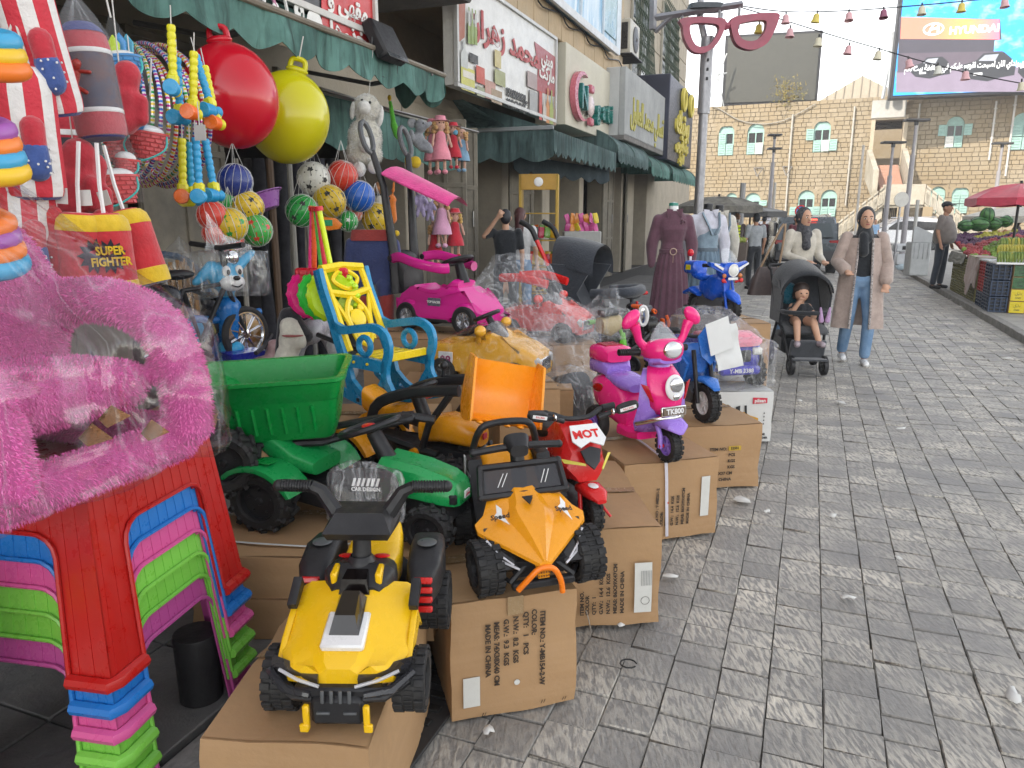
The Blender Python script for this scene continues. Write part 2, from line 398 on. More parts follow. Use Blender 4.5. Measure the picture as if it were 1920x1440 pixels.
for q in stones:
 wp=S(-q[0],q[1]); k=seen(wp)
 cov=k is not None and not(k[0]<1050+(1352-k[1])*.55 and k[1]<1340 and k[0]<1450)
 cand.append((0 if cov else 1,wp.length,q))
cand.sort(key=lambda c:c[:2])
for i,(_,_,(cx,cy,wd,L))in enumerate(cand[:300]):
 o=link('paving_stone',var_me[i%16],st)
 o.location=(cx-(-(KL+KR)/2),cy-21,.01+rnd.uniform(-.003,.003)); o.scale=(wd-.002,L-.007,1); o.rotation_euler=(rnd.gauss(0,.008),rnd.gauss(0,.01),rnd.gauss(0,.008))
mb=MB()
for _,_,(cx,cy,wd,L)in cand[300:]:
 s1=rnd.randrange(16); r=rnd.Random if 0 else rnd; z0=.01+rnd.uniform(-.004,.004)
 M=T(cx+(KL+KR)/2,cy-21,z0)@RX(rnd.gauss(0,.012))@RY(rnd.gauss(0,.012))@Matrix.Diagonal((wd-.002,L-.007,1,1))
 me=var_me[s1]; mb.add([M@v.co for v in me.vertices],[tuple(p.vertices)for p in me.polygons])
o=part('paving_stones_beyond',mb,STONE,st,60,kind='stuff')
# right pavement with its kerb stones, left pavement with its slabs
def kerb(D,s0,s1,side,z):
 mb=MB(); s=s0; objs=[]
 k=MB().box((0,0,-.09),(.12,1,.2),.006).mesh('kerb_stone',mat((.26,.25,.235),.8,'kerb',c2=(.15,.148,.14),scale=9,bmp=.004))
 return k
kme=kerb(0,0,0,1,0)
pav=MB(); pav.box((-KR+5.06,0,-.09),(10,60,.2),.004)
pr=part('pavement_right',pav,mat((.24,.235,.225),.75,'worn_slab',c2=(.33,.32,.29),scale=3.5,bmp=.003)); pr['kind']='structure'; pr.location=S(0,26,.065); pr.rotation_euler[2]=SR
for i in range(48):
 o=link('kerb_stone',kme,pr); o.location=(-KR+.0,-20+i*.82,.012+rnd.uniform(-.004,.004)); o.scale=(1,.81,1); o.rotation_euler[2]=rnd.gauss(0,.004)
pal=MB(); pal.box((-KL-1.72,0,-.085),(3.3,44,.17),.004)
pl=part('pavement_left',pal,mat((.05,.05,.05),.7,'joint_dark',scale=5)); pl['kind']='structure'; pl.location=S(0,14,.14); pl.rotation_euler[2]=SR
for i in range(26):
 o=link('kerb_stone',kme,pl); o.location=(-KL-.05,-14+i*1.4,.013); o.scale=(1,1.39,1)
SL=mat((.1,.1,.102),.65,'slab',c2=(.15,.147,.14),scale=6,bmp=.003)
sme=MB().box((0,0,0),(.395,.395,.03),.004).mesh('slab',SL)
n=0
for i in range(8):
 for j in range(46):
  D=KL+.33+i*.4; s=-.2+j*.4
  if n<290:o=link('slab',sme,pl); o.location=(-D,s-14,.012+rnd.uniform(-.002,.002)); o.rotation_euler[2]=rnd.gauss(0,.004); n+=1
  # drain grate beside the near cartons
gp=S(1.02,1.66,0)
gr=thing('drain_grate','dark slotted drain grate in the gutter beside the nearest toy cartons','drain',(gp.x,gp.y,.004),SR)
mb=MB(); mb.box((0,0,0),(.2,1.5,.012),.002); part('frame',mb,mat((.05,.05,.052),.6,'iron',metal=.5),gr)
for i in range(22):
 b_=MB().box((0,-.7+i*.066,.009),(.13,.03,.008),.003); part('slot',b_,mat((.006,.006,.006),.8,'slot'),gr)
 # litter on the stones
LIT=mat((.62,.62,.6),.8,'paper',var=.2)
for i,(px,py,a,lb)in enumerate([(1575,755,.06,'torn white paper scrap below the black stroller'),(1390,938,.07,'crumpled white paper beside the carton under the blue bike'),(1258,1082,.045,'white plastic spoon by the corner of the sagging carton'),(915,1372,.035,'squashed white chewed paper near the drain grate'),(1165,1172,.03,'small white tissue scrap right of the text carton'),(1685,1048,.035,'red and white card scrap in the middle of the street'),(1590,1122,.04,'cross shaped white scrap in the street'),(1498,752,.05,'flat white paper strip on the stones behind the white carton'),(1900,1306,.05,'long white scrap at the street stones by the frame edge'),(1560,968,.04,'grey white tissue on the stones right of the cartons'),(1782,563,.05,'white paper by the kerb near the man in the cap'),(1800,575,.07,'crumpled white bag lying at the right kerb'),(1835,607,.05,'small white cup on the kerb by the crates'),(1890,672,.06,'white paper on the street before the banana crates'),(1690,805,.05,'thin white slip lying in the street'),(1440,960,.03,'tiny pale scrap in line with the tall carton')]):
 p=P(px,py,.004); mb=MB(); k=9; rr=[a*rnd.uniform(.35,1)for _ in range(k)]
 ring=[V((rr[j]*cos(6.283*j/k),.6*rr[j]*sin(6.283*j/k),rnd.uniform(0,.012)))for j in range(k)]
 mb.add(ring+[V((0,0,.014))]+[v-V((0,0,.003))for v in ring],[(j,(j+1)%k,k)for j in range(k)]+[(j,(j+1)%k,k+1+(j+1)%k,k+1+j)for j in range(k)])
 o=part('litter_scrap',mb,LIT,sharp=80); o.location=p+V((0,0,.002)); o.rotation_euler[2]=rnd.uniform(0,6); tag(o,lb,'litter','scraps of litter on the street')
cr=MB(); cr.tube([V((.028*cos(a*.62),.026*sin(a*.62),.004))for a in range(10)],.0028,6); o=part('rubber_ring',cr,RUB()); o.location=P(1178,1246,.004); tag(o,'black rubber loop dropped on the stones near the text carton','rubber band')
# ================================================================ far stone building
FA,FB=PY(1270,410,55.),PY(1950,410,46.)
fu=(FB-FA); fu.z=0; FL=fu.length; fu.normalize(); fang=atan2(fu.y,fu.x); fn=V((fu.y,-fu.x,0))
def FW(px,py,off=0.):  # -> u, z on the far wall (off = metres in front)
 r=ray(px,py); A=FA+fn*off; t=(A.x*fn.x+A.y*fn.y)/(r.x*fn.x+r.y*fn.y)
 p=V((r.x*t,r.y*t,0)); return(p-V((A.x,A.y,0))).dot(fu),CAMH+r.z*t
fb=thing('stone_building','old sunlit two storey limestone building with pale turquoise shutters at the end of the street','building',(FA.x,FA.y,0),fang)
def far_stone():
 m,t,b=newmat('far_limestone'); ge=nd(t,'ShaderNodeNewGeometry')
 c=mixc(t,ge.outputs['Random Per Island'],(.27,.225,.155),(.37,.315,.235))
 n=nd(t,'ShaderNodeTexNoise'); n.inputs['Scale'].default_value=.35; n.inputs['Detail'].default_value=6; t.links.new(ge.outputs['Position'],n.inputs['Vector'])
 mr=nd(t,'ShaderNodeMapRange'); mr.inputs[1].default_value=.4; mr.inputs[2].default_value=.65; t.links.new(n.outputs['Fac'],mr.inputs[0])
 c=mixc(t,mr.outputs[0],c,(.29,.215,.12))
 n2=nd(t,'ShaderNodeTexNoise'); n2.inputs['Scale'].default_value=6; n2.inputs['Detail'].default_value=4; t.links.new(ge.outputs['Position'],n2.inputs['Vector'])
 c=mixc(t,n2.outputs['Fac'],c,(.24,.195,.13)); t.links.new(c,b.inputs['Base Color']); b.inputs['Roughness'].default_value=.9
 bump(t,b,n2.outputs['Fac'],.03,.6); return m
FST=far_stone(); Ltot=FL+12
TQ=paint((.30,.47,.43),.7); DK=mat((.02,.02,.022),.3,'dark_glass'); WHT=paint((.72,.72,.68),.6)
wins=[(1349,235,1374,292,1),(1403,232,1430,290,1),(1528,227,1554,285,1),(1777,219,1803,277,1),(1900,212,1936,280,1),
(1398,362,1424,398,1),(1362,362,1380,398,1),(1498,357,1524,407,1),(1541,356,1566,407,1),(1746,350,1768,400,1),(1787,350,1812,400,1)]
ops=[]
for x0,y0,x1,y1,a in wins:
 u0,z1=FW(x0,y0); u1,z0=FW(x1,y1); ops.append((u0,u1,z0,z1,a))
gu0,gz1=FW(1642,226); gu1,gz0=FW(1686,310); gate=(gu0,gu1,gz0,gz1,0)
H0=FW(1300,203)[1]; H1=FW(1920,169)[1]
mb=MB(); z=0.; k=0
def inop(a,b,z0,z1):
 for o in ops+[gate]:
  if a<o[1]-.02 and b>o[0]+.02 and z0<o[3]-.1 and z1>o[2]+.05:return o
 return None
while z<max(H0,H1)+.1:
 hh=rnd.uniform(.25,.31); u=-4+rnd.uniform(-.4,0)
 while u<Ltot:
  L=rnd.uniform(.28,.6); top=H0+(H1-H0)*(u/FL); a,b2=u,u+L
  if z<top:
   o=inop(a,b2,z,z+hh)
   segs=[(a,b2)]if not o else[q for q in((a,o[0]),(o[1],b2))if q[1]-q[0]>.05]
   for p0,p1 in segs:
    d=rnd.uniform(.0,.014); e=.004
    vs=[(p0+e,0.1,z+e),(p1-e,0.1,z+e),(p1-e,0.1,z+hh-e),(p0+e,0.1,z+hh-e)]
    w2=[(p0+e+.012,-d-.008,z+e+.012),(p1-e-.012,-d-.008,z+e+.012),(p1-e-.012,-d-.008,z+hh-e-.012),(p0+e+.012,-d-.008,z+hh-e-.012)]
    mb.add(vs+w2,[(4,5,6,7),(0,1,5,4),(1,2,6,5),(2,3,7,6),(3,0,4,7)])
  u+=L
 z+=hh
part('facing_stones',mb,FST,fb,kind='stuff',smooth=False)
# core of the wall behind the facing, cut round the openings
mb=MB(); us=sorted({-4.0,Ltot}|{q for o in ops+[gate]for q in o[:2]})
for a,b2 in zip(us,us[1:]):
 c=(a+b2)/2; hs=sorted([(o[2],o[3])for o in ops+[gate]if o[0]-.01<c<o[1]+.01]); top=H0+(H1-H0)*(c/FL)-.05; zz=0
 for lo,hi in hs+[(top,top)]:
  if lo-zz>.02:mb.box(((a+b2)/2,.5,(zz+lo)/2),(b2-a,.9,lo-zz),0.0)
  zz=hi
part('wall',mb,mat((.22,.18,.125),.95,'mortar',scale=1.),fb,smooth=False)
mb=MB(); mb.box((Ltot/2-2,5.4,4.0),(Ltot+4,.3,8.),.01); part('inner_wall',mb,mat((.1,.08,.06),.9,'dim_room'),fb)
mb=MB(); mb.box((Ltot/2-2,3.2,4.4),(Ltot+4,4.4,.2),.01); part('floor_slab',mb,mat((.25,.2,.15),.9,'slab_in'),fb)
for i,(u0,u1,z0,z1,a)in enumerate(ops):
 w_=u1-u0; r=w_/2; cx=(u0+u1)/2; zt=z1-r; closed=i in(4,9,10)
 fr=MB()
 arch=[(cx-r*1.02,zt)]+[(cx+r*1.02*cos(R(180-t)),zt+r*1.02*sin(R(180-t)))for t in range(15,180,15)]+[(cx+r*1.02,zt)]
 fr.ext(arch,.12,.2,'xz')  # the solid tympanum under the arch
 for q in(-1,1):fr.box((cx+q*(r-.04),.12,(z0+zt)/2),(.09,.1,zt-z0),.004)
 for q in(z0+.04,(z0+zt)/2,zt-.03):fr.box((cx,.125,q),(w_-.08,.08,.08),.004)
 fr.box((cx,.123,(z0+zt)/2),(.07,.09,zt-z0-.1),.004)
 wd=part('window',fr,TQ,fb)
 # spandrels either side of the arch
 sp=MB()
 for q in(-1,1):
  pts=[(cx+q*r*1.02*cos(R(t)),zt+r*1.02*sin(R(t)))for t in range(0,91,15)]+[(cx+q*r*1.3,z1+.1),(cx+q*r*1.3,zt)]
  sp.ext(pts if q>0 else pts[::-1],-.02,.15,'xz')
 part('spandrel',sp,FST,wd)
 gl=MB().box((cx,.16,(z0+zt)/2),(w_-.1,.02,zt-z0-.05),.001); part('pane',gl,DK,wd)
 sh=MB(); hh=(zt-z0)/2-.04
 def leaf(cx_,cz,ww,h2,op):
  m_=MB()
  m_.box((0,0,0),(ww,.05,h2),.004)
  for q in range(int(h2/.16)):m_.box((0,-.03,-h2/2+.12+q*.16),(ww*.7,.02,.09),.004,M=RX(.5))
  o=part('shutter',m_,TQ if rnd.random()<.8 else WHT,wd); o.location=(cx_,-.06 if not op else-.12,cz); o.rotation_euler[2]=op
 if closed:
  for q in(-1,1):
   for e in(-1,1):leaf(cx+q*r/2,(z0+zt)/2+e*(hh/2+.03),r-.04,hh,0)
 else:
  leaf(cx-r/2,z0+hh/2+.05,r-.04,hh,0); leaf(cx+r/2,z0+hh/2+.05,r-.04,hh,0 if i in(0,3)else-.2)
  if i in(2,3):leaf(cx-r*1.45,zt-hh/2,r*.9,hh,.15)
  if i in(0,):leaf(cx-r/2,zt-hh/2,r-.04,hh,0)
  if i in(2,3,5):leaf(cx+r*1.45,zt-hh/2-(hh if i==2 else 0),r*.9,hh,-.15)
  if i in(7,8):leaf(cx-r*1.5,z0+hh/2,r*.9,hh*1.3,.1)
  # doorway over the stairs
mb=MB(); gw=gu1-gu0; gc=(gu0+gu1)/2
for q in(-1,1):mb.box((gc+q*(gw/2+.12),-.05,(gz0+gz1)/2),(.24,.3,gz1-gz0),.01)
mb.box((gc,-.05,gz1+.12),(gw+.48,.3,.24),.01)
dr=part('doorway',mb,mat((.42,.36,.27),.85,'dressed_stone',scale=3,bmp=.01),fb)
ar=[(gc-gw/2,gz0+2.4)]+[(gc-gw/2+gw*.5*(1-cos(R(t))),gz0+2.4+gw*.5*sin(R(t))*.9)for t in range(10,181,10)]+[(gc+gw/2,gz1+.1),(gc-gw/2,gz1+.1)]
mb=MB(); mb.ext(ar,1.5,1.9,'xz'); part('inner_arch',mb,FST,dr)
mb=MB(); mb.box((gc,4.8,gz0+1.6),(gw*2.2,.2,4.2),.01); part('passage_wall',mb,FST,dr)
mb=MB(); mb.box((gc,2.6,gz0-.08),(gw*1.4,5.2,.14),.01); part('passage_floor',mb,mat((.3,.27,.22),.9,'step'),dr)
u0,z1=FW(1636,190); u1,z0=FW(1697,220); mb=MB(); mb.box(((u0+u1)/2,-.25,(z0+z1)/2),(u1-u0,.12,z1-z0),.01)
part('blank_signboard',mb,paint((.42,.42,.4),.5),fb)
# drainpipes, cable, parapet bushes
for k,(px,y0,y1)in enumerate([(1487,215,408),(1603,200,385),(1725,195,345),(1868,190,300),(1905,178,330)]):
 u,z1=FW(px,y0); _,z0=FW(px,y1); mb=MB(); mb.cyl((u,-.16,z0),(u,-.16,z1),.06,n=8)
 for q in range(4):mb.box((u,-.12,z0+(z1-z0)*(q+.5)/4),(.2,.1,.05),.005)
 part('drainpipe',mb,paint((.4,.38,.34)if k<3 else(.55,.53,.5)),fb)
mb=MB(); pts=[FW(px,py)for px,py in[(1335,200),(1350,205),(1385,225),(1425,233),(1465,228),(1500,212),(1530,195)]]
mb.tube(spline([(u,-.14,z)for u,z in pts],5),.035,5); part('cable',mb,paint((.3,.28,.24)),fb)
for px,py in((1422,322),(1476,320)):
 u,z=FW(px,py); mb=MB()
 for q in(-1,1):mb.tube([(u+q*.3,-.1,z+.25),(u,-.6,z-.35)],.03,5)
 mb.tube([(u-.3,-.1,z+.25),(u+.3,-.1,z+.25)],.03,5); part('bracket',mb,paint((.2,.19,.18)),fb)
u,z=FW(1475,222); bp=FA+fu*u+V((0,0,z)); pw_=thing('wall_bush','dry ochre weed bush growing out of the top of the stone wall','bush',bp-fn*-.15)
mb=MB(); st_=MB()
for i in range(420):
 d=V((rnd.gauss(0,.5),rnd.gauss(0,.2),rnd.gauss(0.1,.45))); p=d; a=V((rnd.gauss(0,.1),rnd.gauss(0,.1),rnd.gauss(0,.12))); b2=V((rnd.gauss(0,.05),rnd.gauss(0,.05),rnd.gauss(0,.05)))
 mb.add([p,p+a,p+b2],[(0,1,2)])
for i in range(9):st_.tube([(0,0,-.3),(rnd.gauss(0,.4),rnd.gauss(0,.1),rnd.gauss(.2,.3))],[.02,.006],4)
part('foliage',mb,mat((.30,.22,.06),.9,'dry_leaf',c2=(.12,.12,.03),scale=3),pw_,kind='stuff'); part('stem',st_,mat((.15,.1,.05),.9,'twig'),pw_)
# hipped metal roof behind the parapet
rp=PY(1612,190,62.); rf=thing('hipped_roof','pale cream standing seam hipped roof rising behind the stone wall','roof',(rp.x,rp.y,0),fang)
zb=PY(1612,205,62.).z; hw=(PY(1690,190,62).x-PY(1528,190,62).x)/2; zt=PY(1612,143,62.+hw).z; zb=PY(1612,190,62.).z
mb=MB(); mb.add([(-hw,0,zb),(hw,0,zb),(hw,2*hw,zb),(-hw,2*hw,zb),(0,hw,zt)],[(0,1,4),(1,2,4),(2,3,4),(3,0,4),(0,1,2,3)])
part('roof_sheet',mb,paint((.33,.285,.215)),rf,smooth=False)
mb=MB(); mb.box((0,hw,zb/2-.02),(2*hw-.3,2*hw-.3,zb),.01); part('wall',mb,FST,rf)
for k in range(-5,6):
 q=k/5.5; mb=MB(); mb.tube([(q*hw,-.03,zb),(q*hw,(1-abs(q))*hw-.03,zb+(zt-zb)*(1-abs(q))+.03)],.05,4); part('roof_seam',mb,paint((.22,.19,.14)),rf)
 # double outside staircase
STW=mat((.42,.39,.33),.85,'white_stone',c2=(.30,.27,.21),scale=1.2,bmp=.01)
stc=thing('outside_staircase','white stone staircase with two ramps meeting below the arched doorway','staircase',(FA.x,FA.y,0),fang)
OFF=5.0
ul,zl=FW(1655,352,OFF); ur,_=FW(1735,352,OFF); ztop=zl
fl0,fz0=FW(1652,352,OFF-.6);
nst=14; g0=gz0; ub0,ub1=FW(1650,352,OFF-1)[0],FW(1694,352,OFF-1)[0]
ut0,ut1=gu0+.1,gu1-.1; zbot=FW(1670,354,OFF-1)[1]; ybot,ytop=-(OFF-1),-.35
for i in range(nst):
 t=i/nst; mb=MB(); a=ub0+(ut0-ub0)*t; b2=ub1+(ut1-ub1)*t; y=ybot+(ytop-ybot)*t; zz=zbot+(g0-zbot)*(i+1)/nst; dy=(ytop-ybot)/nst
 mb.box(((a+b2)/2,y+dy/2+(ytop-y)/2-dy/2+.01,zz-.5),(b2-a,ytop-y+.02,1.),.01)
 part('step',mb,mat((.4,.24,.18),.85,'red_step',scale=2),stc)
for sd_,(pb,pt)in((-1,(ub0,ut0)),(1,(ub1,ut1))):
 mb=MB();
 A=[V((pb+sd_*.15,ybot-.4,zbot-.5)),V((pt+sd_*.15,ytop,g0-.8)),V((pt+sd_*.15,ytop,g0+1.0)),V((pb+sd_*.15,ybot-.4,zbot+1.05))]
 B=[p+V((sd_*.28,0,0))for p in A]; mb.loft([A,B]); part('parapet',mb,STW,stc)
mb=MB(); mb.box(((ul+ur)/2,-OFF+.9,ztop-.95),(ur-ul,2.4,.4),.02); part('landing',mb,STW,stc)
mb=MB(); mb.box(((ul+ur)/2,-OFF-.35,ztop-.42),(ur-ul,.16,1.15),.02); lp=part('landing_parapet',mb,STW,stc)
for sd_,xe,ye,xs in((-1,1562,412,1659),(1,1835,412,1735)):
 ue,ze=FW(xe,ye,OFF); us_,_=FW(xs,352,OFF)
 for wh in range(9):
  ta,tb=wh/9+.012,(wh+1)/9-.012; ua,ub=us_+(ue-us_)*ta,us_+(ue-us_)*tb; hz=lambda t:ztop+(.9-ztop)*t
  mb=MB(); mb.add([],[]); A=[V((ua,-OFF-.42,hz(ta)-1.0)),V((ub,-OFF-.42,hz(tb)-1.0)),V((ub,-OFF-.42,hz(tb)-.0)),V((ua,-OFF-.42,hz(ta)-.0))]
  mb.loft([A,[p+V((0,.16,0))for p in A]]); pp=part('balustrade_panel',mb,STW,stc)
  for q in range(5):
   t=ta+(tb-ta)*(q+.5)/5; u=us_+(ue-us_)*t; b_=MB().box((u,-OFF-.45,hz(t)-.52),(.1,.07,.62),.01); part('baluster',b_,STW,pp)
  mb=MB(); A=[V((ua,-OFF-.5,hz(ta))),V((ub,-OFF-.5,hz(tb))),V((ub,-OFF-.5,hz(tb)+.12)),V((ua,-OFF-.5,hz(ta)+.12))]; mb.loft([A,[p+V((0,.32,0))for p in A]]); part('coping',mb,STW,stc)
 mb=MB(); A=[V((us_,-OFF-.2,ztop-1.1)),V((ue,-OFF-.2,0)),V((ue-sd_*.01,-OFF-.2,-.05)),V((us_+(ue-us_)*.55,-OFF-.2,.0)),V((us_,-OFF-.2,ztop-1.7))]
 mb.loft([A,[p+V((0,2.,0))for p in A]]); part('ramp',mb,STW,stc)
for px in(1612,1690,1738):
 u,_=FW(px,400,OFF); mb=MB(); mb.box((u,-OFF+.3,(ztop-1.1)/2),(.5,1.6,ztop-1.1),.03); part('pier',mb,FST,stc)
u0,u1=FW(1614,400,OFF)[0],FW(1688,400,OFF)[0]
for q in range(22):mb=MB(); uu=u0+(u1-u0)*(q+.5)/22; mb.box((uu,-OFF+.5,1.1),(.05,.05,2.2),.004); part('gate_bar',mb,BLK(),stc)
# led screens on the roof
def screen(name,lb,pts,Y,face,depth=.5):
 tl,tr,br,bl=[PY(px,py,Y+(px-1530)*(-.008))for px,py in pts]
 ce=(tl+tr+br+bl)/4; ex=(tr-tl+br-bl)/2; W_=ex.length; Hh=(tl.z+tr.z-bl.z-br.z)/2; ang=atan2(ex.y,ex.x)
 r=thing(name,lb,'billboard',ce,ang); mb=MB(); mb.box((0,depth/2+.02,0),(W_+.3,depth,Hh+.3),.03); part('frame',mb,mat((.02,.02,.024),.6,'frame'),r)
 mb=MB(); mb.box((0,-.02,0),(W_-.05,.06,Hh-.05),.0); part('screen_face',mb,face,r)
 return r,W_,Hh
def led_dark():
 m,t,b=newmat('led_off'); tc=nd(t,'ShaderNodeTexCoord'); br=nd(t,'ShaderNodeTexBrick'); br.inputs['Scale'].default_value=2.2; br.offset=0; br.inputs['Mortar Size'].default_value=.004
 br.inputs['Color1'].default_value=(.06,.062,.054,1); br.inputs['Color2'].default_value=(.066,.067,.058,1); br.inputs['Mortar'].default_value=(.05,.052,.046,1); br.inputs['Brick Width'].default_value=.5; br.inputs['Row Height'].default_value=.5
 mp=nd(t,'ShaderNodeMapping'); mp.inputs['Rotation'].default_value=(R(90),0,0); t.links.new(tc.outputs['Object'],mp.inputs[0]); t.links.new(mp.outputs[0],br.inputs[0]); t.links.new(br.outputs[0],b.inputs['Base Color']); b.inputs['Roughness'].default_value=.6; return m
s1,_,_=screen('led_screen','large switched off grey LED screen standing on the stone building roof',[(1363,72),(1536,59),(1531,186),(1359,196)],53.,led_dark())
for px,qx in((1368,1300),(1525,1560)):
 pass
mb=MB()
for a,b2 in(((1363,100),(1325,200)),((1345,140),(1357,200)),((1345,140),(1363,137))):mb.tube([PY(*a,53.5)-s1.location,PY(*b2,53.5)-s1.location],.05,5)
for v in range(len(mb.v)):mb.v[v]=tuple(RZ(-s1.rotation_euler[2])@V(mb.v[v]))
part('support_frame',mb,paint((.35,.37,.38)),s1)
def ad_face(W_,Hh):
 m,t,b=newmat('lit_advert'); return m
 # ---------------------------------------------------------------- lit advert screen
def emi(c,s=.8):
 key=('emi',c,s)
 if key in MATS:return MATS[key]
 m,t,b=newmat('lit_print'); rgb=col(c); f=noisefac(t,1.5,5);
 cc=mixc(t,f,rgb,tuple(x*.86 for x in rgb)); t.links.new(cc,b.inputs['Emission Color']); b.inputs['Emission Strength'].default_value=s
 b.inputs['Base Color'].default_value=(*[x*.15 for x in rgb],1); MATS[key]=m; return m
def sky_ad():
 m,t,b=newmat('lit_sky_print'); f=noisefac(t,.45,7,.65,stretch=(1,1,1.6),lo=.5,hi=.7)
 cc=mixc(t,f,(.005,.28,.75),(.55,.8,.95)); t.links.new(cc,b.inputs['Emission Color']); b.inputs['Emission Strength'].default_value=.8; b.inputs['Base Color'].default_value=(.02,.05,.1,1); return m
def rainbow_ad():
 m,t,b=newmat('lit_rainbow_print'); tc=nd(t,'ShaderNodeTexCoord'); sp=nd(t,'ShaderNodeSeparateXYZ'); t.links.new(tc.outputs['Object'],sp.inputs[0])
 mr=nd(t,'ShaderNodeMapRange'); mr.inputs[1].default_value=-3.6; mr.inputs[2].default_value=3.6; t.links.new(sp.outputs['X'],mr.inputs[0])
 cr=nd(t,'ShaderNodeValToRGB'); e=cr.color_ramp.elements; e[0].color=(.75,.2,.12,1); e[1].color=(.08,.4,.35,1)
 for p,c in((.25,(.9,.33,.08)),(.5,(.75,.15,.25)),(.72,(.35,.12,.5)),(.85,(.6,.15,.1))):q=e.new(p); q.color=(*c,1)
 t.links.new(mr.outputs[0],cr.inputs[0]); t.links.new(cr.outputs[0],b.inputs['Emission Color']); b.inputs['Emission Strength'].default_value=.75; b.inputs['Base Color'].default_value=(.05,.03,.03,1); return m
s2,W2,H2=screen('advert_screen','huge lit LED advert screen with blue sky and two dark cars on the roof',[(1690,-40),(2080,-60),(2080,168),(1680,176)],48.,sky_ad(),.8)
s2.location.z+=0
def ap(px,py,off=.06):  # pixel on the advert's plane -> local x, z
 M=s2.matrix_basis.inverted()if False else(T(*s2.location)@RZ(s2.rotation_euler[2])).inverted()
 n_=V((sin(s2.rotation_euler[2]),-cos(s2.rotation_euler[2]),0)); A=V(s2.location)+n_*off; r=ray(px,py)
 t=(A.x*n_.x+A.y*n_.y)/(r.x*n_.x+r.y*n_.y); q=M@V((r.x*t,r.y*t,CAMH+r.z*t)); return q.x,q.z
def flat(name,pts,off,m,par=None):
 mb=MB(); mb.ext([ap(*p)for p in pts],-off,-off-.012,'xz'); return part(name,mb,m,par or s2,smooth=False)
flat('showroom_print',[(1686,32),(1875,36),(1878,74),(1865,76),(1862,108),(1684,110)],.055,emi((.05,.045,.06)))
o=flat('rainbow_print',[(1690,32),(1874,37),(1874,74),(1688,73)],.07,rainbow_ad())
flat('plaza_print',[(1681,134),(1930,124),(1930,172),(1680,173)],.055,emi((.2,.16,.21)))
flat('wall_print',[(1684,100),(1880,96),(1880,130),(1682,136)],.064,emi((.09,.07,.09)))
for x0,sc_,nm in((1707,.9,'car_print'),(1803,1.2,'car_print'),(1908,1.2,'car_print')):
 b0=108 if sc_<1 else 100
 pr_=[(0,30),(2,18),(22,12),(34,0),(66,-2),(78,8),(84,22),(82,34),(60,38),(40,44),(10,40)]
 flat(nm,[(x0+x*sc_,b0+y*sc_)for x,y in pr_],.08,emi((.022,.024,.03)))
 cwp=flat('car_glass_print',[(x0+x*sc_,b0+y*sc_)for x,y in[(26,12),(36,3),(58,1),(52,12)]],.10,emi((.3,.31,.34)))
 flat('car_light_print',[(x0+x*sc_,b0+y*sc_)for x,y in[(3,20),(14,17),(14,21),(4,24)]],.10,emi((.7,.7,.75)))
 flat('number_plate_print',[(x0+x*sc_,b0+y*sc_)for x,y in[(18,31),(32,30),(32,34),(18,35)]],.10,emi((.6,.6,.6)))
x,z=ap(1826,56); text('HYUNDAI',.56,emi((.9,.9,.9)),s2,T(x,-.12,z)@RX(R(90)),bold=.02)
x,z=ap(1750,55); mb=MB(); mb.tube([(x+.5*cos(a*.3927),-.13,z+.3*sin(a*.3927))for a in range(16)],.05,5,closed=True)
for q in(-1,1):mb.tube([(x+q*.25,-.13,z-.25),(x+q*.12+.1,-.13,z+.25)],.06,5)
mb.tube([(x-.2,-.13,z-.03),(x+.25,-.13,z+.06)],.06,5); part('emblem',mb,emi((.75,.78,.8)),s2)
x,z=ap(1806,124); text(arab('هيونداي الان اصبحت اقرب عليكم في محافظة بيت لحم'),.42,emi((.9,.9,.9)),s2,T(x,-.13,z)@RX(R(90)),bold=.01,sx=.66)
mb=MB(); mb.cyl(PY(1676,60,48.6)-s2.location,PY(1672,175,48.6)-s2.location,.25,n=8)
for v in range(len(mb.v)):mb.v[v]=tuple(RZ(-s2.rotation_euler[2])@V(mb.v[v]))
mb.tube([RZ(-s2.rotation_euler[2])@(PY(1672,95,49)-s2.location),RZ(-s2.rotation_euler[2])@(PY(1655,185,49)-s2.location)],.1,5)
part('support_post',mb,paint((.4,.43,.46)),s2)
# ================================================================ the row of shops on the left
LSTONE=mat((.46,.37,.26),.85,'row_limestone',c2=(.36,.30,.22),scale=1.8,bmp=.006)
BEIGE=mat((.42,.37,.29),.85,'beige_cladding',c2=(.34,.30,.24),scale=2.5,bmp=.004)
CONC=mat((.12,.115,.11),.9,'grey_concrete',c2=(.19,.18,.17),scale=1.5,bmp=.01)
row=thing('shop_building','long limestone shop building filling the left side of the street','building',(0,0,0),FR)  # local x = s, local y = D
sE=sx(1290,4.5); sB=sx(848,3.8)
mb=MB(); mb.box(((sE-14)/2,9.6,9.6),(sE+14,9,13.6),.02); part('upper_wall',mb,LSTONE,row)
mb=MB(); mb.box(((sE-14)/2,13.8,1.5),(sE+14,.6,3.0),.02); part('rear_wall',mb,CONC,row)
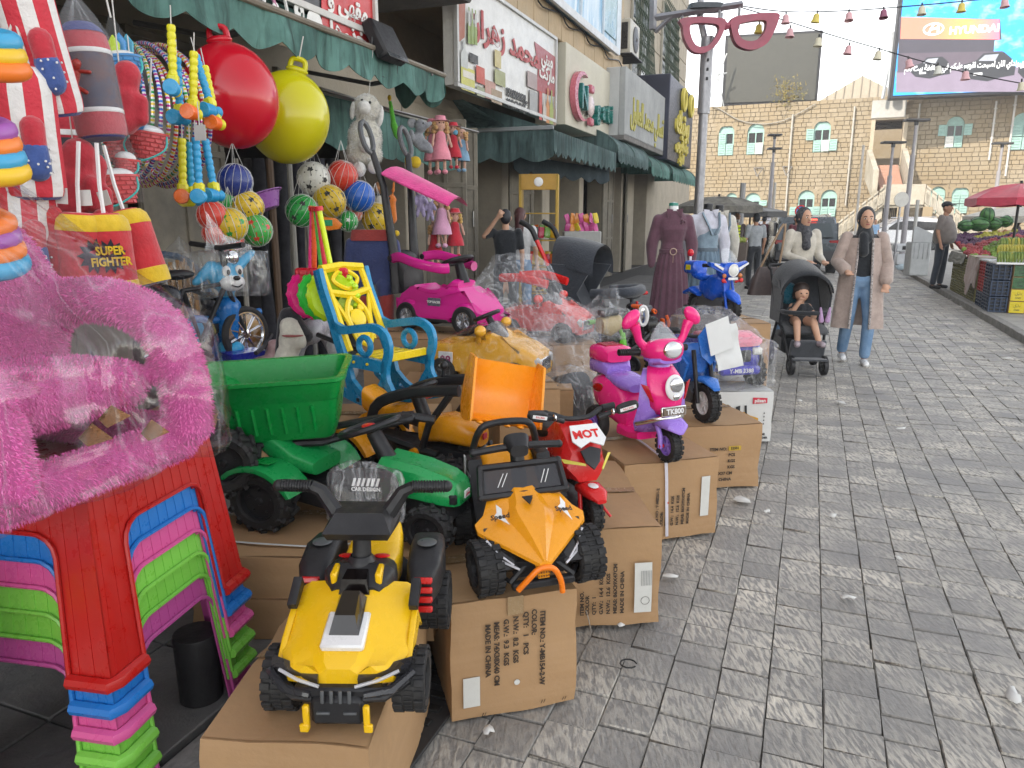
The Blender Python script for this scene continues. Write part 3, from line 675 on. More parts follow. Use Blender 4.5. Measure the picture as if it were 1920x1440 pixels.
# upper floor cladding courses seen over the ledge: stones set proud
mb=MB(); s0u=sx(1155,4.3)
z=2.7;
while z<9.5:
 s=s0u-.2+rnd.uniform(-.4,0); hh=.62
 while s<sE-.1:
  L=min(rnd.uniform(.8,1.3),sE-s); mb.box((s+L/2,4.98,z+hh/2),(L-.02,.3,hh-.02),.012)
  s+=L
 z+=hh
part('cladding',mb,BEIGE,row,kind='stuff')
mb=MB(); mb.box(((sB+s0u)/2,4.75,7.2),(s0u-sB+.4,.9,6.4),.02); part('bay_wall',mb,LSTONE,row)  # projecting bay over the signs
mb=MB(); s=sB+.1
zl0,zl1=4.1,4.5
while s<s0u:L=min(.62,s0u-s+.2); mb.box((s+L/2,4.05,4.32),(L-.015,.56,.38),.012); s+=L
part('ledge_stones',mb,mat((.47,.35,.22),.8,'ledge_stone',c2=(.40,.31,.2),scale=2,bmp=.006),row)
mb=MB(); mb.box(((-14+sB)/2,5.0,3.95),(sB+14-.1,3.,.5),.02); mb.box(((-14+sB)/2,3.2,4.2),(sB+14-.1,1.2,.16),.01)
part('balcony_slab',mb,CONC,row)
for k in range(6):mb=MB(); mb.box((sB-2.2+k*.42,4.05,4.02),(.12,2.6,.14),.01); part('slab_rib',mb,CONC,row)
# ground floor piers between the shop openings (D = 4.5) and the dim rooms behind
for a,b2 in[(-14,-6),(2.6,2.9),(8.0,9.3),(11.0,12.1),(12.9,13.3),(15.2,15.5),(18.9,20.3),(22.0,sE)]:
 mb=MB(); mb.box(((a+b2)/2,4.95,1.5),(b2-a,.9,2.7),.015)
 part('pier',mb,BEIGE,row)
mb=MB(); mb.box(((sE-14)/2,4.98,2.86),(sE+14,.9,.3),.01); part('lintel',mb,BEIGE,row)
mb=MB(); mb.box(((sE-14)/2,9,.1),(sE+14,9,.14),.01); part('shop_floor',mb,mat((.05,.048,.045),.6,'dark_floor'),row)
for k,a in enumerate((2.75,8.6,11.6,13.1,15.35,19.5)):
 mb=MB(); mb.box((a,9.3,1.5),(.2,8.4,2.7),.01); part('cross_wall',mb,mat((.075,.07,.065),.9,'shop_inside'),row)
 # metal door leaves
DOOR=mat((.22,.195,.15),.6,'old_door_paint',c2=(.14,.125,.10),scale=4,bmp=.002)
def door_leaf(s,D,w_,ang,z0=.17,h=2.45,m=None,rows=(.1,.55,.42)):
 o=bpy.data.objects.new('door',None); COL.objects.link(o); o.parent=row; o.location=(s,D,z0); o.rotation_euler[2]=ang
 m=m or DOOR; mb=MB(); mb.box((w_/2,0,h/2),(w_,.03,h),.003); part('door_sheet',mb,m,o)
 mb=MB()
 for x in(.03,w_/2,w_-.03):mb.box((x,-.018,h/2),(.05,.03,h),.004)
 for z in(.03,h*.36,h*.7,h-.03):mb.box((w_/2,-.022,z),(w_,.026,.05),.004)
 part('door_frame',mb,m,o)
 mb=MB(); mb.cyl((w_*.8,-.05,h*.5),(w_*.8,-.05,h*.58),.012,n=6); part('handle',mb,metal((.3,.3,.3)),o)
for px,w_,a in((1128,.8,-.05),(1172,.75,.2)):door_leaf(sx(px,4.42),4.42,w_,a)
door_leaf(3.0,4.45,.9,-.1,h=2.6); door_leaf(4.05,4.4,.9,.05,h=2.6); door_leaf(5.6,4.4,.8,.3,h=2.6)
door_leaf(8.1,4.3,.5,-1.2); door_leaf(8.9,4.35,.35,-1.0); door_leaf(10.9,4.35,.4,-.9)
# dark rods, poles and cloth lengths standing in the toy shop door: each a thing
for i,(px,D,r,c)in enumerate([(468,4.3,.022,(.3,.28,.24)),(508,4.35,.05,(.015,.015,.02)),(528,4.2,.03,(.12,.07,.04)),(545,4.3,.06,(.012,.012,.016)),(563,4.1,.024,(.3,.29,.26)),(575,4.3,.05,(.014,.013,.02)),(590,4.15,.02,(.28,.27,.25)),(612,4.2,.07,(.02,.02,.028)),(640,4.3,.07,(.018,.018,.022)),(485,4.5,.05,(.016,.014,.014)),(440,4.6,.03,(.09,.06,.04))]):
 p=PD(px,640,D); q=PD(px,300,D); mb=MB(); L=q.z-.17
 if r>.04:
  prof=[(r*(1+.25*sin(9*t))*(1-.1*t),.0+L*t)for t in[k/14 for k in range(15)]]; mb.lathe(prof,16); m=mat(c,.9,'dark_cloth',c2=tuple(x*2.2+.01 for x in c),scale=6)
  nm,lb,ct='hanging_cloth','dark folded cloth length hanging in the toy shop doorway, number %d'%i,'cloth'
  lb=['black cloth roll hanging behind the net of balls','black cloth fold left of the white sheet','near black cloth fold in the middle of the doorway','dark blue cloth fold beside the green ball','charcoal cloth roll behind the coloured push toys','brown black cloth at the tan door edge'][[1,3,5,7,8,9].index(i)]
 else:
  mb.cyl((0,0,0),(0,0,L),r,n=8); m=paint(c); nm,ct='pole','pole'
  lb={0:'pale pole against the tan door below the ball net',2:'brown wooden pole in the dark doorway',4:'pale grey pole left of the coloured push toys',6:'thin light pole behind the push toys',10:'dark brown pole by the tan metal door'}[i]
 o=part(nm,mb,m); o.location=(p.x,p.y,.17); tag(o,lb,ct)
 # ---------------------------------------------------------------- awnings
GRN=(.055,.14,.12)
def canvas(c=GRN):
 m,t,b=newmat('faded_canvas'); f=noisefac(t,1.3,6,.65,lo=.42,hi=.62); f2=noisefac(t,5,4,.6,stretch=(3,3,.3),lo=.45,hi=.7)
 c1=mixc(t,f,c,tuple(x*1.9+.03 for x in c)); c2=mixc(t,f2,c1,tuple(x*.6 for x in c)); t.links.new(c2,b.inputs['Base Color']); b.inputs['Roughness'].default_value=.75; bump(t,b,f2,.01,.5)
 tl=nd(t,'ShaderNodeBsdfTranslucent'); t.links.new(c2,tl.inputs[0]); ms=nd(t,'ShaderNodeMixShader'); ms.inputs[0].default_value=.22
 t.links.new(b.outputs[0],ms.inputs[1]); t.links.new(tl.outputs[0],ms.inputs[2]); t.links.new(ms.outputs[0],t.nodes['Material Output'].inputs[0]); return m
CV=canvas(); CV2=canvas((.045,.085,.085))
def valance(A,B,h,period,amp,wav=.03,nper=None,shape='round'):
 """hanging scalloped strip from A to B (world), thin cloth with thickness and folds"""
 A,B=V(A),V(B); L=(B-A).length; d=(B-A)/L; nrm=V((d.y,-d.x,0)).normalized(); k=max(1,round(L/period)); n_=k*10; mb=MB(); top=[]; bot=[]
 for i in range(n_+1):
  u=i/n_; ph=(u*k)%1; e=sin(pi*ph)if shape=='round' else(1-abs(2*ph-1))
  off=nrm*(wav*sin(u*k*3.1+1)+.4*wav*sin(u*k*7.7)); p=A.lerp(B,u); top.append(p+off*.15); bot.append(p+off-V((0,0,h+amp*e)))
 vs=[]; fs=[]
 for i in range(n_+1):mid=top[i].lerp(bot[i],.5)+nrm*.012*sin(i*.9); vs+=[top[i],mid,bot[i],top[i]-nrm*.006,mid-nrm*.006,bot[i]-nrm*.006]
 for i in range(n_):
  a=i*6; b2=a+6
  for q in(0,1):fs+=[(a+q,b2+q,b2+q+1,a+q+1),(a+3+q,a+4+q,b2+4+q,b2+3+q)]
  fs+=[(a+2,b2+2,b2+5,a+5)]
 return mb.add(vs,fs)
 # awning over the toy shop
a1=thing('awning','faded green awning with scalloped edge over the hanging toys','awning')
Bw=PD(833,146,3.1); Aw2=S(3.1,-1.2,Bw.z); Aw=Aw2
back=V((-UY,UX,0))*1.25+V((0,0,.62))
mb=MB(); mb.grid(lambda u,v:Aw2.lerp(Bw,u)+back*v+V((0,0,-.05*sin(pi*v))),20,5); mb.grid(lambda u,v:Aw2.lerp(Bw,u)+back*v+V((0,0,-.05*sin(pi*v)-.006)),20,5)
part('canvas_top',mb,CV,a1)
part('valance',valance(Aw2,Bw,.155,.37,.07),CV,a1)
part('end_flap',valance(Bw,Bw+V((-UY,UX,0))*.5,.12,.3,.12),CV,a1)
mb=MB(); mb.cyl(Aw2+V((0,0,.02)),Bw+V((0,0,.02)),.022,n=8); part('front_bar',mb,paint((.2,.17,.13)),a1)
for t in(.42,.72,.97):
 p=Aw2.lerp(Bw,t); mb=MB(); mb.tube([p,p+V((-UY,UX,0))*.6+V((0,0,-.05)),p+V((-UY,UX,0))*1.3+V((0,0,.1))],.02,6); part('arm',mb,paint((.12,.12,.12)),a1)
 # long rails under the awning the toys hang from
rails=[]
for k,(D,z)in enumerate(((3.6,2.45),)):
 a,b2=S(D,.2,z),S(D,8.1 if k<2 else 5.6,z); mb=MB(); mb.cyl(a,b2,.014,n=6)
 o=part('hanging_rail',mb,metal((.2,.19,.18))); tag(o,'metal rail under the green awning near the shop wall','rail')
 # inner second valance behind the sheep
a1b=thing('inner_awning','pale green inner awning strip behind the white plush sheep','awning'); part('valance',valance(PD(600,168,3.9),PD(852,245,3.9),.42,.4,.04),CV,a1b)
mb=MB(); mb.cyl(PD(600,167,3.88),PD(852,244,3.88),.02,n=8); part('top_bar',mb,paint((.4,.38,.33)),a1b)
# box awning before the mini market: a side panel facing up the street and a front panel
a2=thing('box_awning','dark green box shaped awning with toothed edge below the beige shop sign','awning')
s2_,Df=9.7,3.24
C0,C1=S(4.6,s2_,2.63),S(Df,s2_,2.63); C2=S(Df,sx(1152,Df),2.60); Tb0,Tb1=S(4.5,s2_,3.05),S(4.5,sx(1152,Df),3.0)
part('side_valance',valance(C0,C1,.33,.48,.07,.02),CV2,a2); part('front_valance',valance(C1,C2,.26,.16,.075,.012,shape='tooth'),CV2,a2)
mb=MB(); mb.add([C1,C2,Tb1,Tb0],[(0,1,2,3)]); mb.add([C0,C1,Tb0],[(0,1,2)]); part('canvas_top',mb,CV2,a2)
mb=MB(); mb.box((0,0,0),((C1-C0).length,.05,.05),.005,M=RZ(atan2((C1-C0).y,(C1-C0).x))); mb.v=[tuple(V(v)+(C0+C1)/2+V((0,0,.03)))for v in mb.v]; part('front_bar',mb,paint((.25,.27,.28)),a2)
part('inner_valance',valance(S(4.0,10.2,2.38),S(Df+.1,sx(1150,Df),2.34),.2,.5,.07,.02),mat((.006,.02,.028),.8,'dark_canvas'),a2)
mb=MB(); mb.add([PD(848,188,4.3),PD(868,186,3.9),S(3.9,s2_-.05,2.7),S(4.4,s2_-.05,2.7)],[(0,1,2,3)]); part('corner_flap',mb,CV2,a2)
# rounded awnings farther on
for k,(x0,x1,c)in enumerate(((1150,1212,CV2),(1214,1252,CV),(1254,1300,CV))):
 sa,sb=sx(x0,3.35),sx(x1,3.3); z1,z0=(3.05,2.45)if k==0 else(2.95,2.38)
 r=thing('round_awning',['grey green curved awning right below the concrete balcony','teal curved awning left of the grey lamp post','farthest curved green awning touching the lamp post'][k],'awning',group=None)
 arc=lambda v,z1=z1,z0=z0:(4.5-1.2*sin(v*pi/2),z0+.2+(z1-z0-.1)*cos(v*pi/2))
 mb=MB(); mb.grid(lambda u,v:S(arc(v)[0],sa+(sb-sa)*u,arc(v)[1]),10,8); mb.grid(lambda u,v:S(arc(v)[0]+.006,sa+(sb-sa)*u,arc(v)[1]-.006),10,8)
 for s in(sa,sb):mb.add([S(arc(v/8)[0],s,arc(v/8)[1])for v in range(9)]+[S(4.5,s,z0+.2)],[tuple(range(10))])
 part('canvas',mb,c,r); part('valance',valance(S(3.3,sa,z0+.2),S(3.3,sb,z0+.2),.14,.2,.05,.01,shape='tooth'),c,r)
 for u in(.0,.5,1.):mb=MB(); mb.tube([S(arc(v/8)[0]-.008,sa+(sb-sa)*u,arc(v/8)[1]+.008)for v in range(9)],.012,5); part('hoop',mb,paint((.1,.16,.15)),r)
 # ---------------------------------------------------------------- signs
def sign_box(name,lb,s0,s1,z0,z1,D,th,m,side=None,frame=None):
 r=thing(name,lb,'sign',S(D,s0,z0),FR); L=s1-s0; Hh=z1-z0
 mb=MB(); mb.box((L/2,th/2,Hh/2),(L,th,Hh),.008); part('sign_box',mb,m,r)
 if frame:
  mb=MB()
  for z in(0,Hh):mb.box((L/2,-.006,z),(L+.05,.05,.045),.004)
  for x in(0,L):mb.box((x,-.008,Hh/2),(.045,.05,Hh-.046),.004)
  part('frame',mb,frame,r)
 return r,L,Hh
def spanel(r,pts,m,name='printed_panel',off=.006):
 mb=MB(); mb.ext(pts,-off,-off-.003,'xz'); return part(name,mb,m,r,smooth=False)
def onto(r_s,r_z,D,pts):return[(sx(px,D,py)-r_s,zx(px,py,D)-r_z)for px,py in pts]
# black and red cafe sign over the awning
D1=3.22; r,L,Hh=sign_box('cafe_sign','black and red cafe sign with white Arabic lettering above the green awning',sx(300,D1,0),sx(702,D1,90),2.86,4.4,D1,.12,paint((.03,.03,.035),.4),frame=paint((.6,.58,.55)))
f1=(sx(300,D1,0),2.86)
spanel(r,onto(*f1,D1,[(601,-150),(701,-150),(701,92),(601,56)]),paint((.55,.02,.025),.35),'red_panel')
WH=paint((.78,.77,.74),.5)
def sarab(r,f,D,px,py,s_,size,m,sxx=1.,off=.016,bold=.012,ext=.003,ar=True,label=None):
 x,z=sx(px,D,py)-f[0],zx(px,py,D)-f[1]; return text(arab(s_)if ar else s_,size,m,r,T(x,-off,z)@RX(R(90)),ext,bold=bold,sx=sxx)
sarab(r,f1,D1,650,14,'مقهى و',.17,WH,bold=.006); sarab(r,f1,D1,650,68,'خذوها',.19,WH,bold=.006)
sarab(r,f1,D1,556,8,'و',.26,WH,bold=.008);
x,z=sx(512,D1,14)-f1[0],zx(512,14,D1)-f1[1]
for q in(0,-.42):
 mb=MB(); mb.tube([(x+q+.11*cos(a*.5236),-.02,z+.0+.11*sin(a*.5236))for a in range(12)],.011,5,closed=True); mb.ell((x+q,-.02,z),(.03,.01,.03)); part('bicycle_wheel_print',mb,WH,r)
mb=MB(); mb.tube([(x-.42,-.02,z),(x-.3,-.02,z+.2),(x-.08,-.02,z+.2),(x,-.02,z)],.012,5); mb.tube([(x-.3,-.02,z+.2),(x-.2,-.02,z+.02),(x-.08,-.02,z+.2)],.01,5); part('bicycle_print',mb,paint((.6,.25,.4)),r)
mb=MB(); xx,zz=sx(586,D1,48)-f1[0],zx(586,48,D1)-f1[1]; mb.ell((xx,-.02,zz),(.09,.006,.1)); part('cup_print',mb,WH,r)
# floodlight by the sign
fl=PD(722,80,3.1); r=thing('floodlight','black rectangular floodlight on a bracket beside the red cafe sign','floodlight',fl,FR,rx=0)
mb=MB(); mb.box((0,0,0),(.34,.1,.3),.02,M=RX(-.5)); part('housing',mb,BLK(),r); mb=MB(); mb.box((0,-.06,-.02),(.29,.01,.25),.004,M=RX(-.5)); part('lens',mb,mat((.04,.045,.05),.12,'lamp_glass'),r)
mb=MB(); mb.tube([(-.19,0,0),(-.19,.03,-.24),(.19,.03,-.24),(.19,0,0)],.012,6); part('bracket',mb,BLK(),r)
# mini market sign
D2=3.8; f2=(sx(856,D2,172),2.95); r,L,Hh=sign_box('mini_market_sign','large white mini market sign printed with bottles, tins and red Arabic lettering',f2[0],sx(1040,D2,170),2.95,4.12,D2,.16,paint((.66,.65,.62),.35),frame=paint((.55,.55,.54),.4))
RED=paint((.32,.035,.035),.4); RED2=paint((.42,.05,.05))
spanel(r,onto(*f2,D2,[(858,-60),(872,-40),(870,70),(858,80)]),paint((.38,.13,.08)),'brown_stripe')
spanel(r,onto(*f2,D2,[(1001,78),(1040,107),(1040,182),(1004,170),(1008,130)]),RED,'red_panel')
sarab(r,f2,D2,950,78,'محمد زهران',.40,RED2,sxx=1.25,bold=.012)
sarab(r,f2,D2,1024,112,'ميني',.26,WH,bold=.008); sarab(r,f2,D2,1024,140,'ماركت',.25,WH,bold=.008)
INK=paint((.03,.03,.03)); sarab(r,f2,D2,966,180,'0598589839',.145,INK,ar=False,bold=.004); sarab(r,f2,D2,966,199,'09/2674268',.145,INK,ar=False,bold=.004)
sarab(r,f2,D2,983,190,'جوال',.1,INK,bold=.002); sarab(r,f2,D2,984,207,'تلفون',.1,INK,bold=.002)
def bottle(px0,py0,px1,py1,m,nm='bottle_print',neck=.4):
 x0,z1=sx(px0,D2,py0)-f2[0],zx(px0,py0,D2)-f2[1]; x1,z0=sx(px1,D2,py1)-f2[0],zx(px1,py1,D2)-f2[1]; w_=x1-x0; c=(x0+x1)/2; h=z1-z0
 spanel(r,[(x0,z0),(x1,z0),(x1,z0+h*.5),(c+w_*.15,z0+h*.68),(c+w_*.15,z1),(c-w_*.15,z1),(c-w_*.15,z0+h*.68),(x0,z0+h*.5)]if neck else[(x0,z0),(x1,z0),(x1,z1),(x0,z1)],m,nm,off=.02+rnd.uniform(0,.006))
for k in range(3):bottle(873+6*k,12+3*k,879+6*k,84+1*k,paint((.25,.34,.10))); bottle(874+6*k,20+3*k,878+6*k,50+k,paint((.5,.5,.48)),'bottle_label',0)
bottle(860,72,874,130,paint((.5,.52,.5))); bottle(877,98,893,122,paint((.05,.05,.05)),'tin_print',0); bottle(861,122,887,176,paint((.55,.53,.12)),'tub_print',0); bottle(864,130,886,152,paint((.66,.62,.55)),'tub_label',0)
bottle(889,122,905,160,paint((.5,.08,.05)),'box_print',0); bottle(906,148,926,190,paint((.45,.25,.2)),'tin_print',0); bottle(890,160,905,184,paint((.3,.32,.2)),'tin_print',0)
bottle(924,92,936,130,paint((.5,.42,.2)),'pack_print',0); bottle(924,128,944,165,paint((.32,.33,.16)),'glass_print',0); bottle(918,165,938,198,paint((.3,.22,.14)),'tin_print',0)
bottle(986,132,1004,170,paint((.35,.27,.26)),'sundae_print',0); bottle(990,168,1004,218,paint((.33,.33,.33)),'glass_print',0)
bottle(1008,170,1013,226,paint((.45,.04,.03)),'can_print',0); bottle(1015,176,1021,228,paint((.5,.45,.4))); bottle(1021,164,1027,232,paint((.5,.2,.05))); bottle(1028,168,1034,234,paint((.3,.35,.08))); bottle(1034,182,1039,236,paint((.25,.16,.1)))
# second sign: pale box with standing letters
f3=(sx(1048,D2,240),2.93); CRM=mat((.55,.52,.42),.6,'cream_sign',c2=(.47,.44,.36),scale=1.2); r,L,Hh=sign_box('clothes_shop_sign','cream box sign with standing teal letters and a pink crescent',f3[0],sx(1151,D2,250),2.93,4.12,D2-.1,.5,CRM)
TEAL=plas((.02,.17,.15)); PNK=plas((.5,.13,.17)); D3=D2-.1
def let(px,py,s_,size,m,off=.1):x,z=sx(px,D3,py)-f3[0],zx(px,py,D3)-f3[1]; text(s_,size,m,r,T(x,-.06,z)@RX(R(90)),.05,bold=.012)
let(1086,185,'N',.52,TEAL); let(1112,207,'g',.46,TEAL); let(1122,210,'a',.42,TEAL); let(1131,214,'t',.46,TEAL); let(1138,217,'i',.44,TEAL)
x,z=sx(1100,D3,200)-f3[0],zx(1100,200,D3)-f3[1]; mb=MB(); mb.ell((x,-.07,z),(.17,.05,.17)); part('letter_dot',mb,plas((.6,.5,.5)),r)
mb=MB(); mb.box((x,-.07,z+.27),(.2,.08,.13),.02); mb.box((x,-.07,z-.25),(.2,.08,.13),.02); part('letter_serif',mb,PNK,r)
x,z=sx(1080,D3,180)-f3[0],zx(1080,180,D3)-f3[1]; out=[(x+.1+.48*cos(R(a)),z+.38*sin(R(a)))for a in range(70,291,20)]; inn=[(x+.2+.42*cos(R(a)),z+.34*sin(R(a)))for a in range(290,69,-20)]
mb=MB(); mb.ext(out+inn,-.01,-.1,'xz'); part('crescent',mb,PNK,r)
xm,zm=L/2+.1,.32; text(arab('مقيمات  خنيفي  حفضي  مضفوة'),.16,INK,r,T(xm,-.01,zm)@RX(R(90))@RZ(0),.001,sx=.9); text('lady ? slubts',.13,paint((.3,.3,.28)),r,T(L*.72,-.01,zm+.17)@RX(R(90)),.001)
# blue fabric banner over the ledge
f4=(sx(885,3.7,0),4.5)
def banner_mat():
 m,t,b=newmat('blue_banner_print'); f=noisefac(t,1.1,4,.5,stretch=(2.4,1,.7),lo=.4,hi=.6); f2=noisefac(t,3,6,.7,stretch=(2,1,.5),lo=.5,hi=.6)
 c=mixc(t,f,(.22,.42,.60),(.50,.62,.72)); c=mixc(t,f2,c,(.62,.70,.76)); t.links.new(c,b.inputs['Base Color']); b.inputs['Roughness'].default_value=.5; return m
r=thing('blue_banner','pale blue printed shop banner filling the bay above the signs','banner',S(3.66,f4[0],4.5),FR); s1e=sx(1154,3.7,60)
mb=MB(); mb.box(((s1e-f4[0])/2,.15,2.6),(s1e-f4[0],.3,5.1),.01); part('banner_sheet',mb,banner_mat(),r)
for k,t in enumerate((0.005,.28,.62,.83,.995)):mb=MB(); mb.box(((s1e-f4[0])*t,-.01,2.6),(.07 if k<4 else.3,.05,5.2),.005); part('banner_rib',mb,paint((.55,.62,.68)),r)
mb=MB(); mb.box(((s1e-f4[0])/2,-.015,.03),(s1e-f4[0],.06,.12),.005); part('bottom_rail',mb,paint((.6,.62,.64)),r)
mb=MB(); mb.box(((s1e-f4[0])*.915,-.012,1.4),((s1e-f4[0])*.16,.03,2.4),.004); part('green_pane',mb,mat((.10,.22,.22),.3,'green_print',c2=(.3,.4,.42),scale=3),r)
# wire looping along the ledge
mb=MB(); pts=[]
for i in range(9):
 s=sB+(s0u-sB)*i/8; pts+=[S(3.74,s,4.48),S(3.72,s+.35,4.36)]
mb.tube(spline(pts,3),.012,5); o=part('cable',mb,BLK()); tag(o,'sagging black cable along the stone ledge above the signs','cable')
# concrete balcony with faded yellow letters
f5=(sx(1172,3.4,200),3.0); sb1=sx(1251,3.4,200); GC=mat((.36,.37,.37),.8,'painted_concrete',c2=(.25,.26,.26),scale=1.3,bmp=.004)
r=thing('concrete_balcony','grey boxed balcony with faded yellow Arabic letters on its front','balcony',S(3.4,f5[0],3.0),FR)
Lb=sb1-f5[0]; mb=MB(); mb.box((Lb/2,.06,.62),(Lb,.12,1.2),.01); part('front_panel',mb,GC,r)
mb=MB(); mb.box((.06,.55,.62),(.12,.86,1.2),.01); part('side_panel',mb,mat((.45,.46,.46),.8,'painted_concrete2',scale=2),r); mb=MB(); mb.box((Lb-.06,.55,.62),(.12,.86,1.2),.01); part('side_panel',mb,GC,r)
mb=MB(); mb.box((Lb/2,.5,.0),(Lb-.02,1.0,.12),.01); part('floor_slab',mb,CONC,r)
text(arab('تسالي محمد العالول'),.62,paint((.42,.38,.07)),r,T(Lb/2,-.012,.5)@RX(R(90)),.01,sx=Lb/6.2,bold=.012)
# pink standing sign on the wall above the balcony
f6=sx(1192,4.1,140); r=thing('pink_letter_sign','small white sign with raised dark pink Arabic letters behind the balcony','sign',S(4.1,f6,3.75),FR)
Lp=sx(1238,4.1,150)-f6; mb=MB(); mb.box((Lp/2,.04,.2),(Lp,.06,1.0),.008); part('board',mb,paint((.55,.54,.52)),r); text(arab('صيدلية الشفاء'),.6,plas((.4,.05,.12)),r,T(Lp/2,-.03,.4)@RX(R(90)),.03,sx=Lp/3.4,bold=.02)
# dark blue shop sign
f7=sx(1254,3.3,220); r=thing('blue_shop_sign','dark blue projecting sign covered in yellow curly Arabic letters','sign',S(3.3,f7,2.95),FR); Lq=sx(1299,3.3,220)-f7
mb=MB(); mb.box((Lq/2,.7,.85),(Lq,1.4,1.9),.02); part('sign_box',mb,paint((.018,.022,.045),.35),r)
YL=paint((.6,.5,.08));
for q in(.48,.8):
 mb=MB(); mb.tube([(Lq*q+.24*cos(a*.5236),-.05,1.45+.24*sin(a*.5236))for a in range(12)],.06,6,closed=True); part('letter_ring',mb,YL,r)
text(arab('بوتيك'),.7,YL,r,T(Lq*.5,-.03,.85)@RX(R(90)),.03,sx=1.2,bold=.03); text(arab('عباءة العروس'),.36,YL,r,T(Lq*.52,-.03,.35)@RX(R(90)),.02,sx=1.0,bold=.02); text(arab('للأزياء'),.3,YL,r,T(Lq*.5,-.03,.02)@RX(R(90)),.02,sx=1.3,bold=.012)
mb=MB();
for k in range(4):mb.tube([(.02,.3+.28*k,-.05),(.02,.3+.28*k,1.7)],.02,4)
part('edge_frame',mb,paint((.1,.2,.35)),r)
# upper windows with green curled grilles, air conditioner
GG=paint((.045,.07,.04))
for k,(px0,px1,zb_,zt_)in enumerate(((1186,1220,5.0,8.2),(1243,1270,4.9,8.0))):
 s0,s1=sx(px0,4.75,100),sx(px1,4.75,100); r=thing('window_grille',['dark green bulging iron grille over the upper window by the air conditioner','second green iron grille window above the dark blue sign'][k],'window grille',S(4.8,s0,zb_),FR)
 Lw,Hw=s1-s0,zt_-zb_; mb=MB(); mb.box((Lw/2,.03,Hw/2),(Lw,.03,Hw),.003); part('pane',mb,mat((.05,.06,.06),.15,'window_glass'),r)
 mb=MB(); [mb.box((x,-.01,Hw/2),(.06,.06,Hw),.004)for x in(0,Lw/2,Lw)]; [mb.box((Lw/2,-.012,z),(Lw,.05,.06),.004)for z in(0,Hw/2,Hw)]; part('frame',mb,paint((.4,.38,.32)),r)
 for i in range(13):
  x=Lw*i/12; mb=MB(); mb.tube(spline([(x,-.05,Hw),(x,-.12,Hw*.5),(x,-.22,.5),(x,-.42,.22),(x,-.36,-.02),(x,-.12,.02)],4),.014,5); part('grille_bar',mb,GG,r)
 mb=MB()
 for z in[Hw*q/9 for q in range(10)]:
  for i in range(12):a=Lw*i/12; mb.tube([(a,-.06-.1*(1-z/Hw),z),(a+Lw/24,-.1-.12*(1-z/Hw),z+.16),(a+Lw/12,-.06-.1*(1-z/Hw),z)],.012,4)
 part('grille_scroll',mb,GG,r)
ac=thing('air_conditioner','cream air conditioner unit on an iron bracket under the first grille','air conditioner',S(4.1,sx(1182,4.1,80),zx(1190,112,4.1)),FR)
mb=MB(); mb.box((.45,.18,.42),(.95,.36,.72),.02); part('housing',mb,paint((.5,.48,.42)),ac); mb=MB(); mb.box((-.04,.18,.42),(.02,.25,.55),.005); part('intake',mb,DK,ac)
mb=MB(); mb.lathe([(.28,0),(.28,.01),(.24,.02),(.05,.025)],18,T(.5,-.005,.42)@RX(R(90))); part('fan_guard',mb,BLK(),ac)
mb=MB(); [mb.tube([(x,.9,0),(x,-.1,0),(x,.9,-.6)],.02,5)for x in(.05,.85)]; mb.box((.45,.18,.03),(1.1,.5,.03),.004); part('bracket',mb,BLK(),ac)
mb=MB(); mb.tube(spline([(0,.5,.5),(-.4,.5,.2),(-.5,.6,1.6),(-.1,.65,2.6),(0,.65,4)],5),.02,5); part('hose',mb,BLK(),ac)
